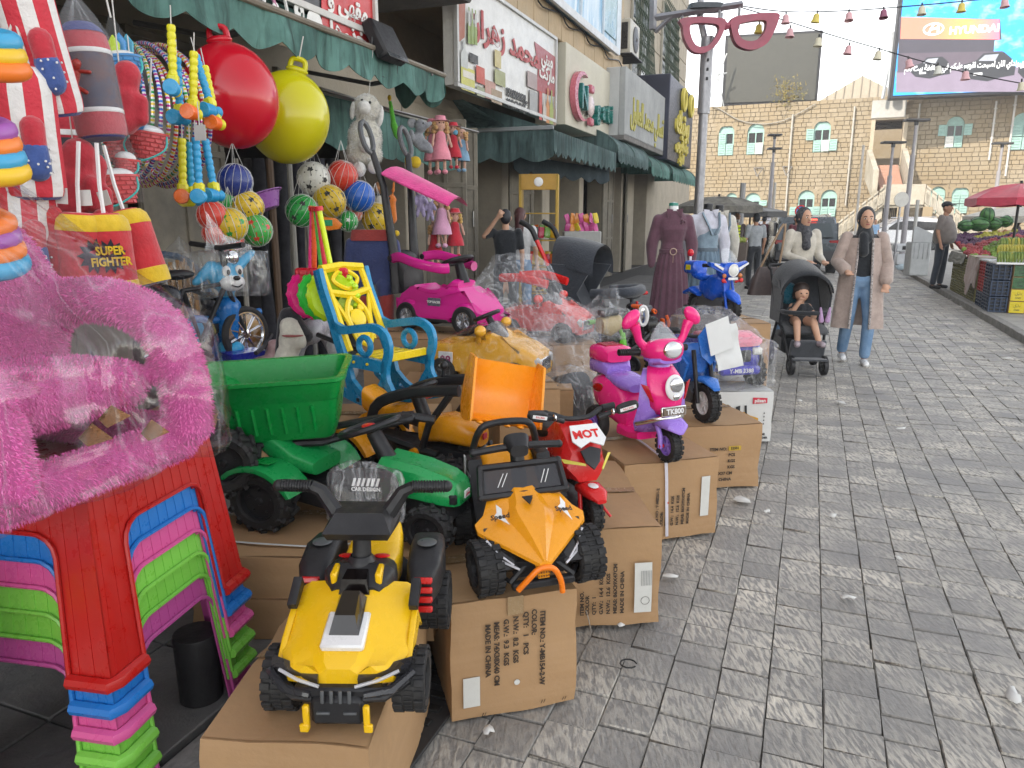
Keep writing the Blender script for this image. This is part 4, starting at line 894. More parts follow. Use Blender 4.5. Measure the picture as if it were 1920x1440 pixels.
# ================================================================ cartons
def card_mat():
 m,t,b=newmat('cardboard'); f=noisefac(t,3.5,5,.6,lo=.3,hi=.7); f2=noisefac(t,30,4,.6); f3=noisefac(t,1.2,3,.6,stretch=(1,1,14),lo=.45,hi=.85)
 c=mixc(t,f,(.40,.245,.12),(.33,.195,.092)); c=mixc(t,f2,c,(.36,.22,.11))
 c=mixc(t,f3,c,(.42,.265,.14)); t.links.new(c,b.inputs['Base Color']); b.inputs['Roughness'].default_value=.72; bump(t,b,f2,.0012,.5); return m
CARD=card_mat(); TAPE=mat((.33,.225,.12),.22,'tape',var=.1,scale=20,bmp=.0008); PINK=paint((.045,.03,.02),.7)
LAB=mat((.60,.60,.57),.6,'label_paper',c2=(.54,.54,.51),scale=10)
def carton(lb,loc,rz,w_,l_,h,seed=0,crush=.008,lean=(0,0),group='cardboard cartons',white=False,tape=True):
 r=thing('carton',lb,'carton',loc,R(rz),group,rx=lean[0],ry=lean[1]); r_=random.Random(seed); mb=MB(); N=7; m=CARD if not white else mat((.62,.62,.6),.5,'white_carton',var=.08)
 def disp(p):
  q=V(p)*5+V((seed*3.1,seed,0)); n1=noise.noise(q); n2=noise.noise(q*3)
  c=V((w_/2,l_/2,h/2)); d=(V(p)-c); e=[abs(d.x)/(w_/2),abs(d.y)/(l_/2),abs(d.z)/(h/2)]; k=sorted(e)[1]  # near an edge when two are ~1
  return V(p)+V((d.x/w_,d.y/l_,d.z/h))*(crush*1.5*n1-(.012*max(0,k-.93)/.07)*abs(n2))+V((n2,n1,noise.noise(q*2+V((9,0,0)))))*crush*.35
 for(o,du,dv)in(((0,0,0),(w_,0,0),(0,0,h)),((w_,0,0),(0,l_,0),(0,0,h)),((w_,l_,0),(-w_,0,0),(0,0,h)),((0,l_,0),(0,-l_,0),(0,0,h)),((0,0,h),(w_,0,0),(0,l_,0)),((0,l_,0),(w_,0,0),(0,-l_,0))):
  mb.grid(lambda u,v:disp(V(o)+V(du)*u+V(dv)*v),N,N)
 part('carton_body',mb,m,r,50)
 mb=MB(); c=MB()  # two top flaps with their gap, hanging tape
 for y0,y1 in((.004,l_/2-.002),(l_/2+.002,l_-.004)):
  mb.grid(lambda u,v:disp(V((.003+(w_-.006)*u,y0+(y1-y0)*v,h)))+V((0,0,.0035+.002*(1-abs(2*v-1)))),6,4)
 part('top_flap',mb,m,r,50)
 if tape:
  mb=MB(); mb.grid(lambda u,v:disp(V((w_*u,l_/2-.025+.05*v,h)))+V((0,0,.009)),8,1)
  mb.grid(lambda u,v:disp(V((w_,l_/2-.025+.05*v,h-.09*u)))+V((.0035,0,0)),3,1); part('tape',mb,TAPE,r)
 return r
def ftext(r,s_,x,z,size,rot=0,m=None,y=-.009,sx_=1.,align='CENTER',bold=.0008):return text(s_,size,m or PINK,r,T(x,y,z)@RX(R(90))@RZ(R(rot)),.0004,sx=sx_,align=align,bold=bold)
G_=0.0
cA=carton('long plain carton under the yellow and black push quad',(-.70,1.452,0),-5,.388,.655,.37,1,.012)
cB=carton('printed carton under the orange quad, item number Y-MB154-2-W',(-.184,2.0,0),15.5,.40,.56,.39,2,.010)
for s_,x,z0,sz in(('ITEM NO.: Y-MB154-2-W',.285,.335,.0225),('COLOR:',.258,.345,.0225),('QTY:   1   PCS',.232,.34,.0225),('N.W.:  8.2  KGS',.2,.33,.0225),('G.W.:  9.3  KGS',.17,.325,.0225),('MEAS: 74X38X40 CM',.14,.32,.0225),('MADE IN CHINA',.113,.315,.0225)):
 ftext(cB,s_,x,z0,sz,-90,sx_=1.05,align='LEFT')
mb=MB(); mb.box((.062,-.007,.095),(.052,.002,.1),.0005); part('paper_label',mb,LAB,cB); mb=MB(); mb.lathe([(0,.002),(.009,.002),(.009,0)],16,T(.205,-.006,.105)@RX(R(90))); part('round_sticker',mb,LAB,cB)
mb=MB(); mb.box((.2,-.0065,.365),(.05,.002,.06),.0005); part('tape',mb,TAPE,cB)
for x,z in((.36,.02),(.29,.022),(.1,.012)):
 for q in(-1,1):mb=MB(); mb.box((x+.004*q,-.007,z),(.0015,.001,.012),0,M=RY(.4)); part('staple',mb,PINK,cB)
cC=carton('sagging crushed carton with a round stamp label under the red trike',(.07,2.515,0),5,.49,.78,.39,3,.022,lean=(0,R(-1)))
for s_,x in(('ITEM NO.',.19),('COLOR',.21),('QTY:  1',.235),('G.W.:  14.4  KGS',.262),('N.W.:  12.6  KGS',.288),('MEAS: 86X39X47CM',.314),('MADE IN CHINA',.34)):ftext(cC,s_,x,.06,.019,90,align='LEFT',y=-.017,sx_=1.2)
mb=MB(); mb.grid(lambda u,v:V((.385+.065*u,-.018-.004*sin(3*v),.06+.2*v)),4,6); part('paper_label',mb,LAB,cC)
mb=MB(); mb.tube([(.425+.016*cos(a*.5236),-.0235,.11+.016*sin(a*.5236))for a in range(12)],.0008,4,closed=True); part('stamp',mb,PINK,cC)
for k in range(7):mb=MB(); mb.box((.41+.006*k,-.0235,.2),(.0016,.0008,.06),0); part('print_line',mb,paint((.25,.25,.25)),cC)
mb=MB(); mb.tube([(.205,-.012,.08),(.215,-.018,.04),(.222,-.02,-.0)],.007,4,flat=.3); part('strap',mb,LAB,cC)
cD=carton('carton with a white strap and side printing under the pink scooter',(.52,3.265,0),17,.495,.8,.39,4,.011)
for s_,x in(('ITEM NO : Y-MB201-2',.17),('COLOR:',.195),('QTY:   1    PC',.22),('G.W.:  14.4  KGS',.25),('N.W.:  12.6  KGS',.278),('MEAS: 86X39X47CM',.306),('MADE IN CHINA',.334)):ftext(cD,s_,x,.07,.019,90,align='LEFT',y=-.008,sx_=1.1)
mb=MB(); mb.box((.422,-.008,.2),(.045,.002,.2),.0005); part('paper_label',mb,LAB,cD)
mb=MB(); mb.tube([(.235,.5,.402),(.225,.25,.402),(.212,.1,.402),(.205,-.008,.392),(.21,-.012,.3),(.225,-.012,.02)],.008,4,flat=.25); part('strap',mb,mat((.62,.6,.66),.3,'strap'),cD)
mb=MB(); mb.box((.222,-.0125,.19),(.006,.002,.01),.001); part('red_mark',mb,paint((.6,.05,.03)),cD)
cE=carton('brown carton with a yellow item label under the blue and white motorbike',(.86,3.965,0),10,.56,.8,.37,5,.009)
for k,s_ in enumerate(('ITEM NO:','       PCS','       KGS','       KGS','X37 CM','CHINA')):ftext(cE,s_,.30+(.06 if k in(1,2,3)else.05 if k>3 else 0),.235-.036*k,.024,0)
mb=MB(); mb.box((.40,-.008,.237),(.075,.002,.026),.0005); part('yellow_label',mb,paint((.5,.33,.03)),cE); ftext(cE,'52501',.40,.237,.02,0,y=-.0095)
cF=carton('white carton printed with a yellow toy tractor at the end of the row',(1.18,4.905,0),3,.60,.55,.355,6,.004,white=True)
PR=paint((.55,.02,.05)); mb=MB(); mb.ext([(.455,.315),(.555,.31),(.555,.275),(.455,.27)],-.006,-.008); part('logo_panel',mb,PR,cF); ftext(cF,'pilsan',.505,.292,.034,0,WH,y=-.0095,bold=.001)
YE=paint((.6,.3,.01))
for pts,m in(([(.35,.2),(.4,.215),(.44,.19),(.5,.17),(.5,.13),(.44,.12),(.36,.14)],YE),([(.36,.13),(.385,.13),(.385,.105),(.36,.105)],BLK()),([(.45,.12),(.48,.12),(.48,.09),(.45,.09)],BLK()),([(.34,.25),(.37,.26),(.37,.2),(.345,.2)],BLK()),([(.4,.26),(.415,.26),(.42,.2),(.405,.2)],BLK())):
 mb=MB(); mb.ext(pts,-.006,-.0085); part('tractor_print',mb,m,cF)
ftext(cF,'TRACTOR',.50,.055,.024,0,BLK()); ftext(cF,'WITH LOADER',.505,.03,.02,0,BLK())
for k in range(4):mb=MB(); mb.ext([(.535,.2-.025*k),(.545,.2-.025*k),(.54,.212-.025*k)],-.006,-.008); part('symbol_print',mb,BLK(),cF)
cG1=carton('lower flat carton on the pavement below the green tractor',(-1.03,2.185,.168),-1,.78,.7,.14,7,.004)
cG2=carton('upper flat carton that carries the rear wheels of the green tractor',(-1.025,2.19,.31),-.5,.775,.7,.142,8,.004)
cH=carton('carton behind the text carton carrying the green tractor front wheels',(-.395,2.66,0),10,.42,.62,.41,9,.005)
cI=carton('tall carton with faint print standing behind the red trike',(-.06,3.50,0),8,.30,.34,.69,10,.004)
cJ=carton('plain carton under the wrapped yellow car',(-.62,3.9,0),0,.95,.5,.60,11,.004,tape=False)
cK=carton('tall brown carton carrying the magenta ride-on car',(-.92,4.52,.165),-8,.95,.55,.62,12,.005)
cL=carton('carton hidden below the rocking chair runners',(-1.02,3.2,.165),0,.72,.42,.43,13,.004)
cM=carton('carton supporting the yellow loader tractor',(-.78,3.02,.165),0,.36,.17,.23,14,.004,tape=False)
cN=carton('stacked carton that lifts the blue police style motorbike',(1.4,5.72,0),5,.62,.6,.70,15,.005)
cO=carton('carton under the red wrapped truck',(-.02,4.98,.165),0,.6,.6,.5,16,.004)
mb=MB(); mb.tube(spline([(-.93,2.29,.462),(-.8,2.26,.466),(-.6,2.25,.462),(-.48,2.3,.462)],5),.006,4,flat=.3); o=part('packing_strap',mb,LAB); tag(o,'white packing strap lying on the flat carton by the tractor wheel','strap')
# ================================================================ wheels
def wheel(par,c,r,w_,rim,kind='lug',spokes=5,yaw=0.,name='wheel',nl=16,tyre=None,hub=.5,both=True):
 """axis along the vehicle's y; tyre with real tread blocks, rim with spokes"""
 e=bpy.data.objects.new(name,None); COL.objects.link(e); e.parent=par; e.location=c; e.rotation_euler[2]=yaw
 Mr=RX(R(-90)); tm=tyre or RUB(); mb=MB(); hw=w_/2; ri=r*(.58 if kind!='thin' else.8); rt=r*(.93 if kind in('lug','block')else 1.)
 mb.lathe([(ri,-hw*.8),(ri*1.08,-hw*.97),(rt*.88,-hw),(rt*.97,-hw*.82),(rt,-hw*.4),(rt,hw*.4),(rt*.97,hw*.82),(rt*.88,hw),(ri*1.08,hw*.97),(ri,hw*.8),(ri,-hw*.8)],30,Mr)
 if kind=='lug':
  for i in range(nl):
   for sg in(-1,1):
    a=2*pi*(i+(.25 if sg>0 else-.25))/nl
    M=RY(a)@T(0,sg*hw*.5,r*.955)@RZ(sg*.55); mb.box((0,0,0),(r*.16,hw*1.0,r*.12),r*.02,M=M)
    M=RY(a+sg*.0)@T(0,sg*hw*.93,r*.85)@RX(-sg*.9); mb.box((0,0,0),(r*.14,r*.16,r*.1),r*.02,M=M)
 if kind=='block':
  for i in range(nl):
   a=2*pi*i/nl
   for sg in(-1,1):mb.box((0,0,0),(r*.22,hw*.6,r*.1),r*.015,M=RY(a+(.1*sg))@T(0,sg*hw*.66,r*.95))
   for q in(0,1):mb.box((0,0,0),(r*.05,hw*.5,r*.06),r*.01,M=RY(a+q*pi/nl)@T(0,0,r*.95))
 part('tyre',mb,tm,e,30)
 mb=MB(); y1=hw*.5
 mb.lathe([(ri*1.02,-hw*.8),(ri*.94,-hw*.78),(ri*.9,-hw*.3),(ri*.9,hw*.3),(ri*.94,hw*.78),(ri*1.02,hw*.8)],26,Mr)
 for sg in(-1,1):
  if spokes:
   for i in range(spokes):
    a=2*pi*i/spokes
    for q in((-.12,.12)if spokes<=6 else(0,)):mb.box((0,0,0),(r*.045,.008,ri*.72),.001,M=RY(a+q)@T(0,sg*y1,ri*.55))
  else:mb.lathe([(.001,sg*y1*.9),(ri*.3,sg*y1),(ri*.55,sg*y1*.75),(ri*.92,sg*y1*.8)],26,Mr)
  mb.lathe([(.001,sg*y1*1.35),(ri*.16,sg*y1*1.3),(ri*.24,sg*y1*.9),(ri*.24,0)],14,Mr)
  if not spokes:
   for i in range(5):a=2*pi*i/5; mb.ell(((ri*.62)*sin(a),sg*y1*.85,ri*.62*cos(a)),(ri*.07,.006,ri*.07),8,5)
 if spokes:mb.lathe([(.001,-hw*.1),(ri*.9,-hw*.1)],20,Mr)
 part('rim',mb,rim,e,30); return e
def stick(nm,par,path,r,m,n=10,**k):mb=MB(); mb.tube(path,r,n,**k); return part(nm,mb,m,par)
def bars(par,w_,z,x,rise,grip=.1,m=None,gm=None,back=.05):
 m=m or BLK(); mb=MB(); mb.tube(spline([(x-back,-w_,z+rise),(x-back*.5,-w_*.6,z+rise),(x,-w_*.25,z),(x,w_*.25,z),(x-back*.5,w_*.6,z+rise),(x-back,w_,z+rise)],4),.011,8); o=part('handlebar',mb,m,par)
 for sg in(-1,1):
  g_=MB(); L=grip
  for i in range(9):y=sg*(w_-L*i/9); g_.lathe([(.012,-.004),(.0165,-.003),(.0165,.003),(.012,.004)],12,T(x-back*(1-.45*i/9),y,z+rise)@RX(R(90)))
  g_.cyl((x-back,sg*w_,z+rise),(x-back*.6,sg*(w_-L),z+rise),.0135,n=12); part('grip',g_,gm or BLK(),o)
 return o
def head_on(pa,pb,z,flip=1):  # axle centre and heading from the two front wheel contacts (left, right in the photograph)
 a,b2=P(*pa,z),P(*pb,z); d=b2-a; c=(a+b2)/2; return c,atan2(-d.x,d.y)if flip else 0,d.length
YEL=plas((.80,.48,.008),.28); YEL2=plas((.75,.30,.01),.3); ORG=plas((.85,.20,.008),.3); GREEN=plas((.004,.25,.045),.34); GREEN2=plas((.008,.27,.065),.34)
REDP=plas((.60,.014,.014),.25); MAG=plas((.62,.02,.26),.2); HPK=plas((.80,.02,.20),.22); LIL=plas((.30,.17,.62),.28); BLU=plas((.008,.09,.55),.26); SKY_=plas((.02,.24,.50),.3); WHP=plas((.72,.72,.72),.3); CHR=chrome(); GRYP=plas((.09,.095,.10),.4); BL=BLK()
SMOKE=clear((.03,.03,.035),.8,.06); CLR=clear((.75,.8,.85),.3,.05)
# ---------------------------------------------------------------- 1 yellow and black push quad (front of the picture)
def quad_yellow():
 r=thing('toy_quad','yellow and black push quad with black handlebar, nearest toy on the long carton','toy quad',(-.385,1.60,.372),R(-90-1))
 # x forward
 for y in(-.15,.15):
  wheel(r,(.03,y,.072),.075,.075,BL,'block',5,nl=18); wheel(r,(-.33,y*1.08,.078),.08,.085,BL,'block',5,nl=18)
 mb=MB(); mb.ext([(-.02,.06),(.075,.075),(.1,.115),(.06,.15),(-.06,.2),(-.12,.2),(-.14,.09)],-.1,.1,b=.01); part('front_body',mb,BL,r)
 mb=MB()  # yellow hood: faceted loft
 W=[(.115,.085,.145,.148),(.10,.12,.138,.158),(.055,.145,.148,.18),(.0,.152,.16,.205),(-.05,.155,.185,.232),(-.095,.15,.21,.248),(-.125,.14,.225,.252)]
 rings=[]
 for x,hw,ze,zc in W:
  rings.append([V((x,-hw,ze-.03)),V((x,-hw,ze)),V((x,-hw*.86,ze+.012)),V((x,-hw*.5,zc-.012)),V((x,-hw*.3,zc)),V((x,hw*.3,zc)),V((x,hw*.5,zc-.012)),V((x,hw*.86,ze+.012)),V((x,hw,ze)),V((x,hw,ze-.03)),V((x,hw*.8,ze-.035)),V((x,-hw*.8,ze-.035))])
 mb.loft(rings); hood=part('hood',mb,YEL,r,20)
 for sg in(-1,1):
  mb=MB(); mb.ext([(-.115,.235),(-.045,.205),(-.035,.222),(-.1,.262)],sg*.135,sg*.158,b=.003); part('side_vent',mb,BL,hood)
  mb=MB(); mb.ext([(-.13,.12),(-.06,.205),(.02,.165),(.06,.14),(.05,.12),(.0,.13),(-.08,.16),(-.12,.12)],sg*.14,sg*.155,b=.004); part('fender',mb,YEL,hood)
  mb=MB(); mb.box((-.11,sg*.055,.262),(.05,.016,.04),.004,M=RY(.15)); part('hood_rail',mb,YEL,hood)
  # lamp: dark wedge with clear strip
  mb=MB(); mb.loft([[V((.122,sg*.045,.115)),V((.128,sg*.045,.132)),V((.11,sg*.045,.138)),V((.1,sg*.045,.11))],[V((.085,sg*.15,.118)),V((.1,sg*.155,.148)),V((.07,sg*.16,.155)),V((.05,sg*.155,.115))]]); part('headlight',mb,SMOKE,r)
  mb=MB(); mb.tube([(.135,sg*.04,.118),(.125,sg*.09,.128),(.108,sg*.135,.142)],.004,6); part('lamp_strip',mb,clear((.6,.6,.62),.6),r)
  mb=MB(); mb.tube([(.09,sg*.15,.11),(.118,sg*.1,.085),(.13,sg*.055,.088)],[.014,.013,.011],6); part('bumper_arm',mb,BL,r)
  mb=MB(); mb.tube([(.09,sg*.165,.13),(.125,sg*.12,.105),(.138,sg*.06,.1)],[.009,.011,.008],6); part('lower_lamp',mb,SMOKE,r)
  mb=MB(); mb.box((.15,sg*.067,.052),(.014,.014,.062),.003); mb.box((.155,sg*.067+sg*.004,.03),(.01,.02,.02),.003); part('yellow_bracket',mb,YEL,r)
 mb=MB(); mb.box((.12,0,.06),(.05,.12,.07),.01); mb.box((.12,0,.1),(.03,.2,.025),.006); part('front_bumper',mb,BL,r)
 mb=MB(); [mb.box((.147,y,.1),(.006,.008,.03),.002)for y in(-.03,-.01,.01,.03)]; [mb.box((.147,y,.06),(.006,.03,.006),.002)for y in(-.03,.03)]; part('grille',mb,GRYP,r)
 mb=MB(); mb.box((.03,0,.192),(.105,.1,.02),.008,M=RY(.33)); part('white_panel',mb,WHP,r)
 mb=MB(); mb.loft([[V((.055,-.036,.19)),V((.055,.036,.19)),V((-.05,.034,.235)),V((-.05,-.034,.235))],[V((.035,-.024,.235)),V((.035,.024,.235)),V((-.035,.02,.26)),V((-.035,-.02,.26))]]); part('scoop',mb,mat((.008,.006,.006),.08,'gloss_black'),r)
 mb=MB(); mb.loft([[V((-.06,-.038,.235)),V((-.06,.038,.235)),V((-.12,.034,.25)),V((-.12,-.034,.25))],[V((-.068,-.03,.272)),V((-.068,.03,.272)),V((-.112,.026,.278)),V((-.112,-.026,.278))]]); part('scoop',mb,mat((.008,.006,.006),.08,'gloss_black'),r)
 mb=MB(); mb.sup([(-.075,0,.22,.06,.03,4),(-.13,0,.235,.09,.05,4),(-.19,0,.225,.085,.05,4),(-.23,0,.2,.06,.04,4)],20); part('cowl',mb,BL,r)
 for y,c in((-.045,.6),(.045,.6)):mb=MB(); mb.ell((-.19,y,.277),(.012,.022,.004)); part('button',mb,REDP,r)
 mb=MB(); mb.sup([(-.16,0,.21,.07,.045,5),(-.22,0,.2,.075,.04,5),(-.30,0,.2,.078,.045,5),(-.38,0,.225,.07,.05,5),(-.42,0,.235,.06,.045,5)],20); part('seat',mb,YEL,r)
 mb=MB(); mb.box((-.28,0,.1),(.34,.16,.12),.02); part('chassis',mb,BL,r)
 for sg in(-1,1):
  mb=MB(); mb.sup([(-.2,sg*.14,.165,.03,.04,4),(-.24,sg*.145,.19,.045,.05,5),(-.33,sg*.145,.2,.05,.055,5),(-.4,sg*.14,.2,.045,.05,5)],18); fd=part('rear_fender',mb,BL,r)
  for k in range(4):mb=MB(); mb.box((-.192-.002*k,sg*.148,.125+.026*k),(.016,.05,.016),.003,M=RY(-.3)); part('red_slat',mb,REDP,fd)
  mb=MB(); mb.ell((-.32,sg*.145,.256),(.028,.028,.004)); part('cap',mb,GRYP,fd)
 mb=MB(); mb.cyl((-.155,0,.25),(-.175,0,.37),.026,.022); mb.lathe([(.04,0),(.036,.02),(.026,.035)],18,T(-.155,0,.262)); part('column',mb,BL,r)
 mb=MB(); mb.loft([[V((-.12,-.075,.35)),V((-.12,.075,.35)),V((-.235,.085,.35)),V((-.235,-.085,.35))],[V((-.11,-.085,.37)),V((-.11,.085,.37)),V((-.24,.09,.375)),V((-.24,-.09,.375))],[V((-.15,-.06,.41)),V((-.15,.06,.41)),V((-.23,.07,.41)),V((-.23,-.07,.41))]]); part('bar_block',mb,BL,r,25)
 mb=MB()
 for sg in(-1,1):
  pth=[V((-.19,sg*.06,.385)),V((-.2,sg*.105,.45)),V((-.2,sg*.13,.462)),V((-.205,sg*.215,.462))]
  mb.tube([pth[0],pth[1],pth[2]],[.022,.018,.016],8); mb.cyl(pth[2],pth[3],.0135,n=12); mb.ell(pth[3],(.015,.015,.015))
  for i in range(12):mb.lathe([(.012,-.002),(.0165,-.0015),(.0165,.0015),(.012,.002)],12,T(pth[2].lerp(pth[3],i/12))@RX(R(90)))
 part('handlebar',mb,BL,r)
 return r
quad_yellow()
# ---------------------------------------------------------------- 2 orange electric quad
def quad_orange():
 c=P(1003,1115,.39); r=thing('toy_buggy','orange and black toy buggy with windscreen on the printed carton','toy buggy',(.075,2.12,.40),R(-77),rx=R(2.5)); r.scale=(.95,)*3
 W=.165
 for y in(-W,W):wheel(r,(0.0,y,.082),.092,.085,BL,'block',5,yaw=R(6),nl=18); wheel(r,(-.40,y*1.02,.09),.098,.09,BL,'block',5,nl=18)
 mb=MB(); mb.ext([(-.45,.09),(-.42,.2),(-.3,.22),(-.25,.12),(-.1,.1),(.02,.13),(.08,.12),(.06,.06),(-.4,.055)],-.085,.085,b=.01); part('chassis',mb,BL,r)
 rings=[]  # V-nosed hood
 for x,hw,ze,zc in((.125,.016,.13,.14),(.09,.055,.145,.168),(.05,.098,.162,.195),(.0,.15,.18,.222),(-.03,.178,.19,.236),(-.055,.182,.205,.246),(-.075,.15,.225,.256),(-.135,.125,.25,.285)):
  rings.append([V((x,-hw,ze-.012)),V((x,-hw,ze)),V((x,-hw*.62,ze+(zc-ze)*.45)),V((x,-hw*.42,ze+(zc-ze)*.5)),V((x,-hw*.25,zc)),V((x,0,zc-.004)),V((x,hw*.25,zc)),V((x,hw*.42,ze+(zc-ze)*.5)),V((x,hw*.62,ze+(zc-ze)*.45)),V((x,hw,ze)),V((x,hw,ze-.012)),V((x,0,ze-.02))])
 mb=MB(); mb.loft(rings); hood=part('hood',mb,YEL2,r,18)
 for sg in(-1,1):
  mb=MB(); mb.ext([(.085,.105),(.0,.168),(-.03,.2),(-.045,.165),(.03,.115),(.07,.09)],sg*.075,sg*.16,b=.004); part('headlight',mb,mat((.02,.018,.018),.12,'lamp_black'),r)
  mb=MB(); mb.tube([(.1,sg*.075,.108),(.062,sg*.12,.122),(.03,sg*.135,.148),(.008,sg*.158,.175)],.0038,6); mb.tube([(.09,sg*.09,.12),(.05,sg*.13,.145),(.02,sg*.15,.168)],.003,5); part('lamp_strip',mb,clear((.7,.7,.75),.7),r)
  x,y,z=-.0,sg*.095,.2145; mb=MB(); mb.ext([(-.045,.0),(-.02,.013),(.0,.009),(.05,.022),(.02,-.0),(.0,-.018),(-.012,-.006)],0,.002,plane='xy',M=T(-.03,sg*.105,.238)@RX(-sg*.32)@RY(.48)@RZ(sg*.1)); d=part('decal',mb,WHP,hood)
  text('Speed',.026,BL,hood,T(-.02,sg*.105,.2375)@RX(-sg*.32)@RY(.48)@RZ(R(90)+sg*.3),.0005,bold=.0006,name='decal_lettering')
 mb=MB(); mb.lathe([(.014,0),(.018,.004)],3,T(-.06,0,.262)@RY(.4)); mb.ext([(-.02,.018),(.018,.0),(-.02,-.018)],0,.004,plane='xy',M=T(-.06,0,.262)@RY(.42)); part('badge',mb,BL,hood)
 mb=MB(); mb.ext([(-.028,.13),(.028,.13),(.018,.07),(-.018,.07)],.095,.105,plane='yz',b=.002); gr_=part('grille',mb,YEL2,r)
 for k in range(18):mb=MB(); mb.ell((.107,(k%5-2)*.008,.078+.012*(k//5)),(.003,.003,.004),6,4); part('grille_dimple',mb,mat((.25,.08,.01),.5,'dimple'),gr_)
 stick('tow_bar',r,spline([(.11,-.085,.045),(.12,-.055,.08),(.125,-.022,.112),(.127,.01,.116),(.125,.033,.1),(.12,.05,.06),(.115,.055,.02)],4),.0095,ORG)
 mb=MB(); [mb.tube([(.06,sg*.03,.12),(.08,sg*.1,.06),(.02,sg*.13,.06)],.01,6)for sg in(-1,1)]; mb.box((.09,0,.05),(.03,.2,.025),.005); part('bumper',mb,BL,r)
 # windscreen
 def wsp(u,v):return V((-.125-.05*v,(u-.5)*(.29-.02*v),.265+.085*v))
 mb=MB(); A=[wsp(0,0),wsp(1,0),wsp(1,1),wsp(0,1)]
 for i in range(4):mb.tube([A[i],A[(i+1)%4]],.012,6)
 for q in A:mb.ell(q,.013,8,6)
 wf=part('windscreen_frame',mb,BL,r)
 mb=MB(); mb.add(A+[a+V((-.004,0,0))for a in A],[(0,1,2,3),(4,5,6,7)]); part('windscreen',mb,SMOKE,wf)
 for u in(.2,.25,.72,.77):mb=MB(); mb.tube([wsp(u,.3)+V((.004,0,0)),wsp(u+.08,.75)+V((.004,0,0))],.0016,4); part('glare_stripe',mb,WHP,wf)
 stick('column',r,[(-.17,0,.22),(-.21,0,.4)],[.028,.024],BL); mb=MB(); mb.sup([(-.25,0,.41,.03,.02,3),(-.21,0,.42,.045,.03,3),(-.16,0,.4,.03,.02,3)]); mb.tube([(-.21,-.15,.395),(-.2,-.06,.405),(-.2,.06,.405),(-.21,.15,.395)],.013,8); [mb.ell((-.21,s*.15,.395),.014,8,6)for s in(-1,1)]; part('handlebar',mb,BL,r)
 mb=MB(); mb.sup([(-.19,0,.2,.07,.03,4),(-.26,0,.21,.09,.04,4),(-.34,0,.23,.1,.05,4),(-.39,0,.27,.1,.07,4),(-.42,0,.29,.09,.06,4)]); part('seat',mb,YEL2,r)
 for sg in(-1,1):
  mb=MB(); mb.ext([(-.5,.14),(-.46,.28),(-.4,.33),(-.33,.33),(-.28,.2),(-.2,.12),(-.15,.09),(-.3,.08)],sg*.1,sg*.15,b=.008); fd=part('rear_body',mb,BL,r)
  for k in range(4):mb=MB(); mb.box((-.35+.01*k,sg*.153,.2+.028*k),(.06,.006,.008),.002); part('vent_slot',mb,GRYP,fd)
  mb=MB(); mb.ext([(-.42,.24),(-.4,.33),(-.38,.33),(-.395,.24)],sg*.151,sg*.154); part('decal',mb,WHP,fd)
  mb=MB(); mb.ext([(-.1,.09),(-.03,.19),(-.12,.23),(-.16,.12)],sg*.1,sg*.13,b=.006); part('side_panel',mb,BL,r)
 stick('roll_bar',r,spline([(-.42,-.12,.28),(-.40,-.115,.36),(-.37,-.09,.43),(-.37,-.04,.445),(-.37,.04,.445),(-.37,.09,.43),(-.40,.115,.36),(-.42,.12,.28)],3),.013,BL)
 return r
quad_orange()
